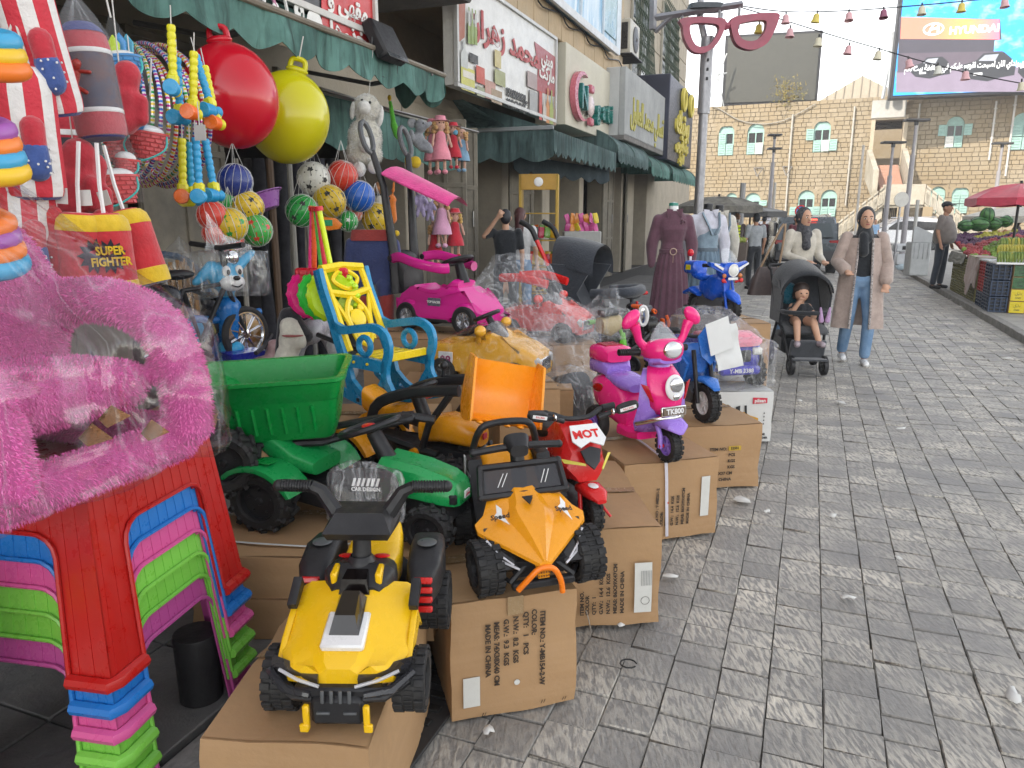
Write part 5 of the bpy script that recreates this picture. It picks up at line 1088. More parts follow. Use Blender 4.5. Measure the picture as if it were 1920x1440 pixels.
# ---------------------------------------------------------------- 3 red trike with MOT decal
def trike_red():
 r=thing('toy_motorbike','red ride-on trike with a MOT decal and black hand guards on the sagging carton','toy motorbike',(.285,2.535,.392),R(-68)); r.scale=(.9,)*3
 wheel(r,(0,0,.075),.078,.05,BL,'block',0,nl=16);
 for y in(-.13,.13):wheel(r,(-.42,y,.088),.092,.07,BL,'smooth',0)
 mb=MB(); mb.sup([(.09,0,.155,.02,.008,3),(.05,0,.17,.045,.018,3),(-.02,0,.175,.05,.025,3),(-.07,0,.165,.04,.02,3)]); mud=part('mudguard',mb,REDP,r)
 mb=MB(); mb.ell((.015,0,.197),(.026,.02,.004),12,6,RY(.1)); part('white_decal',mb,WHP,mud);
 for sg in(-1,1):stick('fork',r,[(-.02,sg*.042,.17),(.0,sg*.046,.08)],.009,REDP)
 stick('fork',r,[(-.09,0,.22),(-.12,0,.4)],.02,BL)
 rings=[]
 for x,hw,z0,z1 in((-.03,.055,.2,.26),(-.05,.085,.21,.33),(-.09,.10,.2,.39),(-.15,.10,.19,.43),(-.22,.085,.18,.42),(-.3,.09,.17,.36),(-.42,.10,.18,.3),(-.5,.08,.2,.28)):
  rings.append([V((x,-hw*.7,z0)),V((x,-hw,z0+(z1-z0)*.4)),V((x,-hw*.75,z1-.015)),V((x,-hw*.4,z1)),V((x,hw*.4,z1)),V((x,hw*.75,z1-.015)),V((x,hw,z0+(z1-z0)*.4)),V((x,hw*.7,z0))])
 mb=MB(); mb.loft(rings); body=part('body',mb,REDP,r,25)
 Md=T(-.045,0,.385)@RY(R(38))
 mb=MB(); mb.ext([(-.055,-.06),(-.055,.06),(.02,.075),(.055,.05),(.03,0),(.055,-.05),(.02,-.075)],0,.005,plane='xy',M=Md); part('decal_panel',mb,WHP,body); text('MOT',.052,REDP,body,Md@T(-.005,-.005,.0065)@RZ(R(90)),.0005,bold=.002,name='decal_lettering')
 mb=MB(); mb.ext([(-.035,0),(-.02,.045),(.03,.03),(.06,0),(.03,-.03),(-.02,-.045)],0,.012,plane='xy',M=T(-.012,0,.315)@RY(R(62)),b=.003); part('headlight',mb,mat((.01,.01,.012),.08,'gloss_black'),r)
 for sg in(-1,1):
  mb=MB(); mb.ext([(-.04,.0),(.06,.018),(.065,.01),(-.02,-.012)],0,.003,plane='xy',M=T(-.03,sg*.082,.29)@RX(-sg*1.2)@RY(.9)); part('yellow_stripe',mb,plas((.7,.6,.1)),body)
  mb=MB(); mb.box((-.2,sg*.12,.06),(.1,.07,.012),.004); part('footrest',mb,BL,r)
  stick('pin',r,[(.0,sg*.05,.1),(.03,sg*.075,.06)],.006,REDP)
  mb=MB(); mb.sup([(-.012,0,0,.045,.016,3),(.0,0,.002,.05,.024,3),(.012,0,0,.045,.016,3)]); hg=part('hand_guard',mb,BL,r); hg.location=(-.08,sg*.2,.475); hg.rotation_euler=(sg*.25,0,-sg*.2)
  mb=MB(); mb.box((.014,0,0),(.003,.07,.014),.001); q=part('white_strip',mb,WHP,hg); text('RACING',.012,REDP,hg,T(.0165,0,0)@RZ(R(90))@RX(R(90)),.0003,name='strip_lettering')
  stick('lever',r,[(-.1,sg*.08,.44),(-.09,sg*.14,.462),(-.09,sg*.2,.465)],.01,BL); mb=MB(); mb.ell((-.075,sg*.13,.465),(.014,.008,.014),10,6); part('bolt',mb,CHR,r)
 bars(r,.19,.44,-.13,.02,.07); mb=MB(); mb.sup([(-.26,0,.34,.07,.025,3),(-.34,0,.33,.085,.03,3),(-.43,0,.34,.08,.03,3)]); part('seat',mb,BL,r)
 mb=MB(); mb.ext([(-.02,.06),(-.15,.1),(-.42,.1),(-.42,.06),(-.15,.05)],-.05,.05,b=.006); part('chassis',mb,BL,r)
trike_red()
# ---------------------------------------------------------------- 4 pink and lilac scooter TK800
def scooter():
 f=P(1258,873,.395); r=thing('toy_scooter','hot pink and lilac toy scooter with number plate TK800 and two mirrors','toy scooter',(f.x+.0,f.y+.055,.398),R(-66))
 wheel(r,(0,0,.078),.08,.055,LIL,'block',5,nl=18)
 for y in(-.11,.11):wheel(r,(-.47,y,.085),.088,.055,LIL,'smooth',7)
 for sg in(-1,1):
  stick('fork',r,[(-.03,sg*.05,.17),(-.005,sg*.05,.13),(0,sg*.05,.07)],[.014,.012,.012],LIL); mb=MB(); mb.cyl((0,sg*.035,.08),(0,sg*.06,.08),.01,n=8); part('axle_cap',mb,REDP,r)
 mb=MB(); mb.sup([(.085,0,.155,.015,.006,2.5),(.06,0,.178,.055,.02,2.5),(.0,0,.19,.068,.03,2.5),(-.06,0,.18,.06,.03,2.5),(-.1,0,.16,.03,.02,2.5)],22); part('mudguard',mb,LIL,r)
 # leg shield: pink centre, lilac wings
 def shield(ws,cx,nm,m,dz=0):
  mb=MB(); rings=[]
  for z,x,hw,th in ws:rings.append([V((x+cx,-hw,z)),V((x+cx+.03,-hw*.75,z)),V((x+cx+.05,0,z)),V((x+cx+.03,hw*.75,z)),V((x+cx,hw,z)),V((x+cx-th,hw*.75,z)),V((x+cx-th,-hw*.75,z))])
  mb.loft(rings); return part(nm,mb,m,r,60)
 shield([(.12,-.14,.10,.03),(.17,-.11,.13,.03),(.24,-.075,.135,.03),(.32,-.075,.125,.03),(.39,-.1,.105,.03),(.42,-.12,.08,.03)],0,'leg_shield',LIL)
 shield([(.22,-.045,.05,.02),(.26,-.04,.085,.02),(.33,-.045,.10,.02),(.39,-.07,.092,.02),(.435,-.1,.07,.02)],0,'centre_panel',HPK)
 for sg in(-1,1):
  mb=MB(); mb.ext([(-.035,.045),(.0,.035),(.03,-.04),(.012,-.035)],0,.006,plane='yz',M=T(-.035,sg*.105,.325)@RZ(sg*.55)@(RX(0)if sg<0 else Matrix.Diagonal((1,-1,1,1))),b=.002); part('red_indicator',mb,plas((.4,.0,.01),.12),r)
 mb=MB(); mb.ell((.022,0,.355),(.014,.052,.06),20,12,RY(-.15)); part('lamp_surround',mb,WHP,r); mb=MB(); mb.ell((.034,0,.368),(.012,.035,.036),18,10); mb.ell((.036,0,.315),(.01,.018,.018),14,8); part('lower_headlight',mb,CHR,r)
 mb=MB(); mb.box((.02,0,.245),(.012,.135,.045),.004,M=RY(-.1)); part('plate_frame',mb,CHR,r); mb=MB(); mb.box((.029,0,.2455),(.004,.12,.034),.001,M=RY(-.1)); part('number_plate',mb,paint((.14,.1,.07)),r)
 text('TK800',.034,WHP,r,T(.033,0,.246)@RY(-.1)@RZ(R(90))@RX(R(90)),.0006,bold=.0012)
 stick('chrome_trim',r,[(-.1,-.12,.17),(-.0,-.06,.21),(.025,0,.215),(-.0,.06,.21),(-.1,.12,.17)],.012,CHR)
 # floor, rear body, seat, top box
 mb=MB(); mb.sup([(-.12,0,.1,.1,.02,5),(-.2,0,.085,.1,.02,5),(-.3,0,.09,.1,.03,5)],18); part('footboard',mb,HPK,r)
 mb=MB(); mb.sup([(-.26,0,.13,.07,.06,3),(-.31,0,.18,.09,.1,3),(-.4,0,.22,.115,.11,3),(-.5,0,.24,.115,.09,2.6),(-.58,0,.26,.08,.05,2.4),(-.61,0,.27,.04,.03,2.4)],24); part('rear_body',mb,HPK,r)
 for sg in(-1,1):mb=MB(); mb.ell((-.46,sg*.107,.265),(.055,.014,.022),14,8,RZ(-sg*.15)); q=part('tail_lamp',mb,plas((.35,.0,.0),.1),r); mb=MB(); mb.ell((-.44,sg*.1,.26),(.075,.014,.03),14,8,RZ(-sg*.15)); part('lamp_rim',mb,CHR,q)
 mb=MB(); mb.sup([(-.27,0,.29,.05,.02,2.5),(-.32,0,.305,.08,.035,2.6),(-.4,0,.315,.085,.035,2.6),(-.46,0,.32,.075,.03,2.6)],22); part('seat',mb,LIL,r)
 mb=MB(); mb.sup([(-.45,0,.34,.07,.03,4),(-.48,0,.36,.085,.04,4),(-.6,0,.36,.085,.04,4),(-.63,0,.36,.07,.035,4)],22); tb=part('top_box_base',mb,LIL,r)
 mb=MB(); mb.sup([(-.45,0,.42,.07,.03,4),(-.48,0,.425,.09,.042,4),(-.6,0,.425,.09,.042,4),(-.635,0,.42,.07,.03,4)],22); part('top_box_lid',mb,HPK,r); mb=MB(); mb.sup([(-.5,0,.468,.05,.005,5),(-.59,0,.468,.05,.005,5)],16); part('lid_pad',mb,plas((.4,.02,.05)),r)
 # steering column, head, screen, bars, mirrors
 stick('column',r,[(-.1,0,.41),(-.115,0,.47)],.05,LIL,14)
 mb=MB(); mb.sup([(-.0,0,.515,.03,.02,2.4),(-.02,0,.515,.07,.045,2.4),(-.06,0,.515,.1,.055,2.4),(-.11,0,.51,.1,.05,2.4),(-.16,0,.505,.06,.03,2.4)],24); part('head_cowl',mb,HPK,r)
 mb=MB(); mb.sup([(-.02,0,.478,.06,.02,2.4),(-.06,0,.47,.09,.025,2.4),(-.12,0,.475,.08,.02,2.4)],22); part('lower_cowl',mb,LIL,r)
 mb=MB(); mb.ell((-.008,0,.522),(.018,.05,.04),20,12); hl=part('headlight',mb,CHR,r); mb=MB(); mb.ell((.002,0,.522),(.016,.04,.032),18,10); part('lens',mb,clear((.85,.88,.9),.5),hl)
 mb=MB(); mb.grid(lambda u,v:V((-.045-.06*v,(u-.5)*.17*sqrt(max(0,1-.8*v*v)),.555+.085*v-.15*(u-.5)**2)),10,6); part('screen',mb,CLR,r)
 bars(r,.185,.5,-.11,.0,.09)
 for sg in(-1,1):
  stick('bar_cap',r,[(-.13,sg*.1,.5),(-.13,sg*.085,.5)],.02,CHR); mb=MB(); mb.tube(spline([(-.1,sg*.09,.53),(-.1,sg*.12,.56),(-.1,sg*.135,.6),(-.1,sg*.15,.635)],4),[.022,.02,.019,.018,.018,.018,.019,.02,.021,.023,.025,.026,.026],10); mb.ell((-.1,sg*.168,.66),(.024,.055,.032),16,10,RX(-sg*.75)); part('mirror',mb,HPK,r)
scooter()
# ---------------------------------------------------------------- 5 green tractor with upturned trailer
def bin_mesh(L,W,H,lip,th=.008,ribs=4):
 mb=MB(); n=6
 def ring(s,z,o=0):
  hx,hy=L/2*s+o,W/2*s+o; return[V((x,y,z))for x,y in rrect(-hx,-hy,hx,hy,.05)]
 return ring
def tractor_green():
 r=thing('toy_tractor','green and black pedal tractor on the flat cartons, hood to the right','toy tractor',(-.47,2.44,.455),R(-20)); r.scale=(.96,.96,.86)
 for y in(-.17,.15):wheel(r,(-.36,y,.125),.13,.085,BL,'lug',0,nl=14)
 for y in(-.13,.13):wheel(r,(.27,y,.085),.092,.06,BL,'lug',0,nl=13)
 rings=[]
 for x,hw,z0,z1 in((.05,.095,.2,.3),(.06,.1,.19,.315),(.2,.095,.18,.295),(.3,.088,.165,.265),(.34,.075,.16,.24),(.355,.055,.16,.21)):
  rings.append([V((x,-hw,z0)),V((x,-hw*1.02,z0+.03)),V((x,-hw*.85,z1-.02)),V((x,-hw*.55,z1)),V((x,-hw*.3,z1-.005)),V((x,hw*.3,z1-.005)),V((x,hw*.55,z1)),V((x,hw*.85,z1-.02)),V((x,hw*1.02,z0+.03)),V((x,hw,z0))])
 mb=MB(); mb.loft(rings); hood=part('hood',mb,GREEN2,r,30)
 for sg in(-1,1):
  mb=MB(); mb.box((.33,sg*.055,.185),(.03,.05,.04),.006,M=RZ(-sg*.3)); part('headlight',mb,BL,hood); mb=MB(); mb.box((.25,sg*.097,.23),(.05,.004,.03),.002); part('vent',mb,BL,hood)
 mb=MB(); mb.box((.357,0,.19),(.006,.04,.03),.003); part('emblem',mb,WHP,hood); text('pilsan',.014,PR,hood,T(.3615,0,.19)@RZ(R(90))@RX(R(90)),.0005)
 mb=MB(); mb.ext([(-.4,.1),(-.35,.18),(-.1,.16),(.05,.2),(.3,.16),(.33,.1),(.25,.07),(-.1,.06)],-.07,.07,b=.012); part('chassis',mb,BL,r)
 mb=MB(); mb.ext([(-.1,.14),(.05,.2),(.05,.26),(.02,.26),(-.02,.17),(-.12,.17)],-.09,.09,b=.01); part('footwell',mb,BL,r)
 for sg in(-1,1):
  mb=MB(); a=[(-.36+.17*cos(R(t)),.12+.16*sin(R(t)))for t in range(20,171,15)]; b2=[(-.36+.155*cos(R(t)),.12+.145*sin(R(t)))for t in range(170,19,-15)]
  mb.ext(a+b2,sg*.10,sg*.235,b=.004); part('rear_mudguard',mb,GREEN2,r)
  mb=MB(); mb.box((-.34,sg*.17,.286),(.07,.05,.004),.002); part('mudguard_badge',mb,GREEN,r)
 mb=MB(); mb.sup([(-.2,0,.24,.09,.03,4),(-.28,0,.26,.1,.04,4),(-.36,0,.3,.1,.06,4),(-.42,0,.33,.09,.05,4)]); part('seat',mb,GREEN2,r)
 stick('column',r,[(.06,0,.28),(-.0,0,.39)],[.035,.028],BL)
 mb=MB(); Mw=T(-.015,0,.415)@RY(R(-20)); mb.tube([Mw@V((.105*cos(a*.314),.105*sin(a*.314),0))for a in range(20)],.013,8,closed=True)
 for a in(0,2.1,4.2):mb.tube([Mw@V((0,0,-.015)),Mw@V((.1*cos(a),.1*sin(a),0))],.016,6,flat=.4)
 sw=part('steering_wheel',mb,BL,r); mb=MB(); mb.ell(Mw@V((0,0,-.0)),(.03,.03,.01)); part('horn_button',mb,REDP,sw)
 for y in(-.12,.12):mb=MB(); mb.lathe([(.02,0),(.05,.005),(.05,.012),(.02,.018)],18,T(-.02,y,.14)@RX(R(90))); part('pedal',mb,GRYP,r)
 # trailer drawbar frame laid over
 tr=thing('toy_trailer','green ribbed dump trailer with big black wheels piled on the green tractor','toy trailer',(-.80,2.60,.755),R(6),ry=R(-3),rx=R(4))
 L,W_,Hh=.47,.34,.20; ringsO=[]
 def ring(s1,s2,z,dx=0):return[V((x+dx,y,z))for x,y in rrect(-L/2*s1,-W_/2*s2,L/2*s1,W_/2*s2,.04*s1,4)]
 outs=[ring(.60,.66,0,.02),ring(.64,.70,.01,.02),ring(.8,.84,Hh*.72,.01),ring(.86,.9,Hh*.75),ring(.98,.99,Hh*.97,-.01),ring(1.02,1.03,Hh,-.01),ring(1.02,1.03,Hh+.012,-.01),ring(.93,.92,Hh+.012,-.01),ring(.90,.88,Hh,-.01),ring(.72,.74,Hh*.7,.01),ring(.6,.62,.02,.02)]
 for k,rg in enumerate(outs):
  for p in rg:
   if p.x<-L*.15 and k>=3:p.z+=.03*(-(p.x+L*.15)/L)*4*.5; p.x-=.06*(k>=4)
   if p.x>L*.1 and k>=4:p.z+=.015
 mb=MB(); mb.loft(outs); bn=part('bin',mb,GREEN,tr,30)
 for sg in(-1,1):
  for k in range(6):mb=MB(); x=-.14+.05*k; mb.tube([(x,sg*.122,.03),(x,sg*.142,.13)],.008,6); part('bin_rib',mb,GREEN,bn)
  for k in range(4):mb=MB(); x=-.1+.055*k; mb.box((x,sg*.118,.11),(.028,.016,.07),.006,M=RX(-sg*.2)); part('inner_rib',mb,GREEN,bn)
 for y in(-.2,.2):wheel(tr,(-.19,y*.92,-.03),.115,.085,BL,'lug',0,nl=14)
 mb=MB(); mb.tube([(-.2,-.17,-.03),(-.2,.17,-.03)],.014,8); mb.box((0,0,-.012),(.32,.16,.02),.006); part('chassis',mb,BL,tr)
 mb=MB(); [mb.tube([(-.1,s*.09,-.015),(.12,s*.075,-.03),(.3,s*.05,.0),(.44,s*.02,.015)],.02,8,flat=.7)for s in(-1,1)]; mb.tube([(.4,.02,.015),(.52,.0,-.005)],.022,8,flat=.7); mb.ell((.4,0,.015),(.05,.05,.012)); part('drawbar',mb,BL,tr)
tractor_green()
# ---------------------------------------------------------------- 6 yellow loader tractor
def loader():
 r=thing('toy_loader','yellow and black pedal tractor with raised front loader frame','toy tractor',(-.33,2.98,.385),R(-26))
 for y in(-.13,.13):wheel(r,(.14,y,.1),.105,.075,YEL2,'lug',0,nl=14)
 for y in(-.16,.16):wheel(r,(-.34,y,.12),.13,.085,YEL2,'lug',0,nl=14)
 mb=MB(); mb.ext([(-.4,.1),(-.36,.22),(-.1,.2),(.1,.22),(.24,.2),(.24,.12),(.1,.08)],-.08,.08,b=.012); part('chassis',mb,BL,r)
 mb=MB(); mb.sup([(-.02,0,.27,.075,.05,4),(.08,0,.285,.08,.055,4),(.16,0,.28,.08,.055,3.5),(.215,0,.27,.07,.05,3),(.24,0,.26,.045,.035,3)]); hd=part('hood',mb,YEL2,r)
 for sg in(-1,1):mb=MB(); mb.box((.215,sg*.045,.265),(.035,.035,.04),.006,M=RZ(-sg*.6)); part('headlight',mb,BL,hd)
 mb=MB(); mb.box((.247,0,.265),(.006,.03,.025),.003); part('emblem',mb,PR,hd)
 mb=MB(); [mb.lathe([(.05,0),(.062,.008),(.062,.014),(.05,.022)],20,T(.19,0,.13+.023*k))for k in range(4)]; part('bellows',mb,BL,r)
 mb=MB(); mb.sup([(-.12,0,.34,.06,.02,4),(-.2,0,.33,.07,.025,4),(-.27,0,.35,.065,.05,4),(-.31,0,.37,.06,.05,4)]); part('seat',mb,YEL2,r)
 stick('column',r,[(-.03,0,.3),(-.07,0,.4)],.03,BL); mb=MB(); Mw=T(-.08,0,.42)@RY(R(-25)); mb.tube([Mw@V((.09*cos(a*.314),.09*sin(a*.314),0))for a in range(20)],.011,8,closed=True); mb.tube([Mw@V((-.09,0,0)),Mw@V((.09,0,0))],.012,6); mb.tube([Mw@V((0,-.09,0)),Mw@V((0,.09,0))],.012,6); part('steering_wheel',mb,BL,r)
 for sg in(-1,1):
  mb=MB(); mb.tube(spline([(-.22,sg*.12,.2),(-.2,sg*.12,.36),(-.06,sg*.12,.43),(.1,sg*.12,.46),(.2,sg*.12,.47)],4),.018,8,flat=1.3); mb.tube([(.02,sg*.12,.2),(.06,sg*.12,.32),(.16,sg*.12,.45)],.015,8); mb.tube([(-.2,sg*.12,.25),(.02,sg*.12,.21),(.1,sg*.12,.2)],.016,6); part('loader_arm',mb,BL,r)
  mb=MB(); mb.cyl((-.0,sg*.125,.2),(-.0,sg*.155,.2),.02,n=14); part('yellow_pin',mb,YEL2,r)
  mb=MB(); a=[(-.34+.17*cos(R(t)),.12+.16*sin(R(t)))for t in range(20,171,15)]; b2=[(-.34+.155*cos(R(t)),.12+.145*sin(R(t)))for t in range(170,19,-15)]; mb.ext(a+b2,sg*.1,sg*.21,b=.004); part('rear_mudguard',mb,YEL2,r)
 stick('lever',r,[(-.02,.12,.44),(-.01,.12,.5)],.008,BL); mb=MB(); mb.ell((-.01,.12,.51),.018); part('knob',mb,BL,r)
 # bucket (its own empty part under the loader)
 bk=bpy.data.objects.new('bucket',None); COL.objects.link(bk); bk.parent=r; bk.location=(T(*r.location)@RZ(r.rotation_euler[2])).inverted()@PY(944,738,2.76); bk.rotation_euler=(R(-12),R(-4),R(-46)); bk.scale=(.88,)*3
 W_=.15; prof=[(-.07,.13),(-.085,.0),(-.06,-.10),(0.0,-.13),(.11,-.12)]
 prof=spline([V((a,0,b_))for a,b_ in prof],4); outer=[(p.x,p.z)for p in prof]; inner=[(p.x+.012,p.z+(.012 if p.z<-.08 else 0))for p in prof][::-1]
 mb=MB(); mb.ext(outer+inner,-W_,W_,b=.003); part('bucket_shell',mb,ORG2,bk)
 for sg in(-1,1):mb=MB(); mb.ext(outer+[(.11,-.105),(.03,.14),(-.06,.15)],sg*W_,sg*(W_+.012),b=.004); part('bucket_side',mb,ORG2,bk)
 for k in range(5):mb=MB(); mb.ell((.115,-.12+.06*k,-.118),(.03,.015,.008),12,6); part('tooth',mb,ORG2,bk)
ORG2=plas((.85,.30,.008),.32)
loader()
# ---------------------------------------------------------------- 7 blue and yellow rocking chair
def rocker():
 r=thing('rocking_chair','blue and yellow plastic child rocking chair above the loader tractor','rocking chair',PY(712,768,3.18),R(-38)); r.scale=(.9,)*3;
 Y_=plas((.85,.62,.01),.3); B_=plas((.015,.23,.45),.32); Wd=.30; ox=-.06
 for s in(0,1):
  y=s*Wd
  mb=MB(); run=[V((ox+x,y,z))for x,z in((-.30,.085),(-.22,.04),(-.1,.01),(.02,0),(.14,.012),(.24,.045),(.31,.09))]
  sp=spline(run,4); mb.ext([(p.x,p.z)for p in sp]+[(p.x,p.z+.035)for p in sp[::-1]],y-.014,y+.014,b=.004); fr=part('rocker_side',mb,B_,r)
  def slab(pts,nm='side_rail',w_=.022):
   mb=MB(); q=spline([V((ox+a,0,b_))for a,b_ in pts],4); L=[]; Rr=[]
   for i,p in enumerate(q):
    t=(q[min(i+1,len(q)-1)]-q[max(i-1,0)]).normalized(); n=V((-t.z,0,t.x)); L.append((p.x+n.x*w_,p.z+n.z*w_)); Rr.append((p.x-n.x*w_,p.z-n.z*w_))
   mb.ext(L+Rr[::-1],y-.013,y+.013,b=.004); return part(nm,mb,B_,fr)
  slab([(-.36,.66),(-.33,.56),(-.27,.43),(-.22,.3),(-.16,.16),(-.13,.04)],'back_post',.026)
  slab([(-.27,.41),(-.2,.37),(-.08,.385),(.04,.40),(.12,.37),(.14,.30),(.11,.2),(.13,.12),(.2,.05)],'arm_rail',.02)
  slab([(-.22,.215),(-.1,.22),(.0,.22),(.12,.215)],'seat_rail',.03)
  slab([(-.14,.12),(-.06,.06),(.02,.03)],'brace',.016); slab([(.11,.16),(.04,.06),(.02,.03)],'brace',.016)
  mb=MB(); mb.tube([(ox-.03+.043*cos(a*.393),y,.305+.043*sin(a*.393))for a in range(16)],.015,8,closed=True,flat=1); part('arm_ring',mb,B_,fr)
  for x in(-.1,.0):mb=MB(); mb.cyl((ox+x,y-.02,.22),(ox+x,y+.02,.22),.007,n=8); part('bolt',mb,Y_,fr)
  for x in(-.08,.2):mb=MB(); mb.box((ox+x,y-(.016 if s==0 else-.016),.03 if x<0 else.045),(.022,.004,.018),.002); part('slot',mb,BL,fr)
  mb=MB(); mb.box((ox-.352,y-.016 if s==0 else y+.016,.605),(.02,.006,.09),.003,M=RY(-.3)); part('slot',mb,plas((.01,.12,.28)),fr)
 c=Wd/2; e0=.016
 def bp(u,v):return V((ox-.17-.19*v,e0+(Wd-2*e0)*u,.26+.40*v))  # plane of the backrest
 def bslab(pts,w_,closed=False,nm='back_lattice'):
  q=spline([V((a,b_,0))for a,b_ in pts],5,closed); mb=MB(); mb.tube([bp(p.x,p.y)for p in q],w_,6,closed=closed,flat=1.); return part(nm,mb,Y_,bk)
 mb=MB()
 for u in(.03,.97):mb.tube([bp(u,0),bp(u,1)],.018,6)
 mb.tube([bp(0,1),bp(.5,1.03),bp(1,1)],.024,6); mb.tube([bp(0,.72),bp(.5,.66),bp(1,.72)],.02,6); bk=part('backrest',mb,Y_,r)
 bslab([(.5,.98),(.8,.86),(.5,.74),(.2,.86)],.012,True); bslab([(.5,.64),(.75,.42),(.65,.12),(.5,.05),(.35,.12),(.25,.42)],.014,True)
 bslab([(.03,.7),(.2,.4),(.3,.1)],.012); bslab([(.97,.7),(.8,.4),(.7,.1)],.012)
 mb=MB(); Mq=Matrix.Rotation(R(-25),4,'Y'); cc=bp(.5,.38); mb.ell(cc,(.012,.05,.05),16,8,Mq); mb.ell(bp(.36,.5),(.012,.022,.022),10,6,Mq); mb.ell(bp(.64,.5),(.012,.022,.022),10,6,Mq); mb.ell(bp(.5,.2),(.012,.05,.045),12,8,Mq); part('bear_relief',mb,Y_,bk)
 for t in(0,.25,.5,.75):mb=MB(); mb.box((ox-.13+.24*t+.03,c,.245),(.05,Wd-.03,.02),.005); part('seat_slat',mb,Y_,r)
 mb=MB(); mb.box((ox+.1,c,.255),(.02,Wd-.03,.04),.004); part('seat_front',mb,Y_,r)
 for x,z in((.2,.055),(-.02,.03)):mb=MB(); mb.box((ox+x,c,z),(.035,Wd-.03,.022),.004); part('foot_rail',mb,plas((.45,.03,.03)),r)
rocker()
# ---------------------------------------------------------------- 8 ride-on cars
def car_pink():
 r=thing('ride_on_car','magenta ride-on push car with black steering wheel and side arms','ride-on car',(-.40,4.80,.80),R(-34))
 wb=.46
 RIM=metal((.55,.55,.57),.25)
 for y in(-.14,.14):wheel(r,(.23,y,.088),.09,.06,RIM,'smooth',5); wheel(r,(-.23,y,.088),.09,.06,RIM,'smooth',5)
 # body loft along x, arches cut by outline
 up=[(-.36,.12),(-.355,.18),(-.30,.225),(-.24,.27),(-.2,.285),(-.16,.25),(-.08,.235),(0,.235),(.06,.26),(.08,.285),(.16,.28),(.2,.245),(.28,.2),(.345,.15),(.35,.09),(.34,.06),(.325,.055)]
 ar=lambda cx:[(cx+.108*cos(R(t)),.088+.108*sin(R(t)))for t in range(-10,191,20)]
 lo=ar(.23)[0:]+ar(-.23)
 mb=MB(); mb.ext(up+lo,-.165,.165,b=.028,seg=4);
 for i,v in enumerate(mb.v):
  x,y,z=v; t=max(0,(z-.12)/.17); k=1-.32*t*t-(.25*max(0,(abs(x)-.25)/.1)); mb.v[i]=(x,y*k,z)
 body=part('body',mb,MAG,r,30)
 mb=MB(); mb.box((0,0,.085),(.3,.27,.05),.01); mb.box((0,-.14,.075),(.22,.06,.02),.006); mb.box((0,.14,.075),(.22,.06,.02),.006); part('running_board',mb,BL,r)
 for sg in(-1,1):
  mb=MB(); mb.ell((.29,sg*.105,.17),(.045,.008,.018),14,8,RZ(-sg*.62)@RY(.45)); part('headlight',mb,mat((.6,.6,.58),.15,'lamp'),body)
  mb=MB(); mb.box((.0,sg*.158,.19),(.1,.006,.05),.002,M=RX(sg*.1)); d=part('decal',mb,plas((.12,.12,.16)),body); text('TOP RACER',.02,WHP,body,T(0,sg*.163,.19)@RX(R(90))@(RY(0)if sg<0 else RY(pi)),.0005,bold=.0008,name='decal_lettering')
  mb=MB(); mb.tube(spline([(-.34,sg*.15,.45),(-.24,sg*.19,.46),(-.1,sg*.21,.43),(.06,sg*.17,.40),(.1,sg*.13,.40)],5),.021,8,flat=1.5); arm=part('side_arm',mb,MAG,r)
  mb=MB(); mb.cyl((-.34,sg*.13,.45),(-.34,sg*.185,.45),.018,n=12); part('pivot',mb,BL,arm)
 mb=MB(); mb.box((.34,0,.09),(.01,.12,.03),.003); part('grille',mb,BL,body)
 mb=MB(); mb.sup([(.02,0,.26,.09,.02,4),(.1,0,.3,.1,.03,4),(.14,0,.295,.09,.025,4)]); part('dash',mb,MAG,r)
 stick('column',r,[(.12,0,.3),(.08,0,.42)],[.04,.03],BL); mb=MB(); Mw=T(.07,0,.44)@RY(R(-18)); mb.tube([Mw@V((.09*cos(a*.314),.1*sin(a*.314),0))for a in range(20)],.014,8,closed=True); mb.ell(Mw@V((0,0,0)),(.05,.09,.015),14,8,RY(R(-18))); part('steering_wheel',mb,BL,r)
 for sg in(-1,1):
  mb=MB(); mb.tube([(-.36,sg*.1,.22),(-.38,sg*.1,.5),(-.42,sg*.13,.9),(-.47,sg*.17,1.12)],[.045,.035,.026,.022],10,flat=.8); up_=part('push_upright',mb,BL,r)
  mb=MB(); c_=V((-.5,sg*.18,1.2)); mb.tube([c_+V((-.03*sin(a*.52),.045*cos(a*.52),.095*sin(a*.52)))for a in range(12)],.017,8,closed=True); part('loop_handle',mb,GRYP,up_)
 mb=MB(); mb.grid(lambda u,v:V((-.42+.5*u,(v-.5)*.3*(1-.35*u*u),1.03-.2*u-.05*(2*v-1)**2)),8,6); mb.grid(lambda u,v:V((-.42+.5*u,(v-.5)*.3*(1-.35*u*u),1.022-.2*u-.05*(2*v-1)**2)),8,6); part('sun_visor',mb,cloth((.75,.05,.28)),r)
 mb=MB(); mb.sup([(-.3,0,.3,.1,.1,3),(-.34,0,.34,.11,.14,3),(-.38,0,.36,.1,.14,3)]); part('seat_back',mb,BL,r)
car_pink()
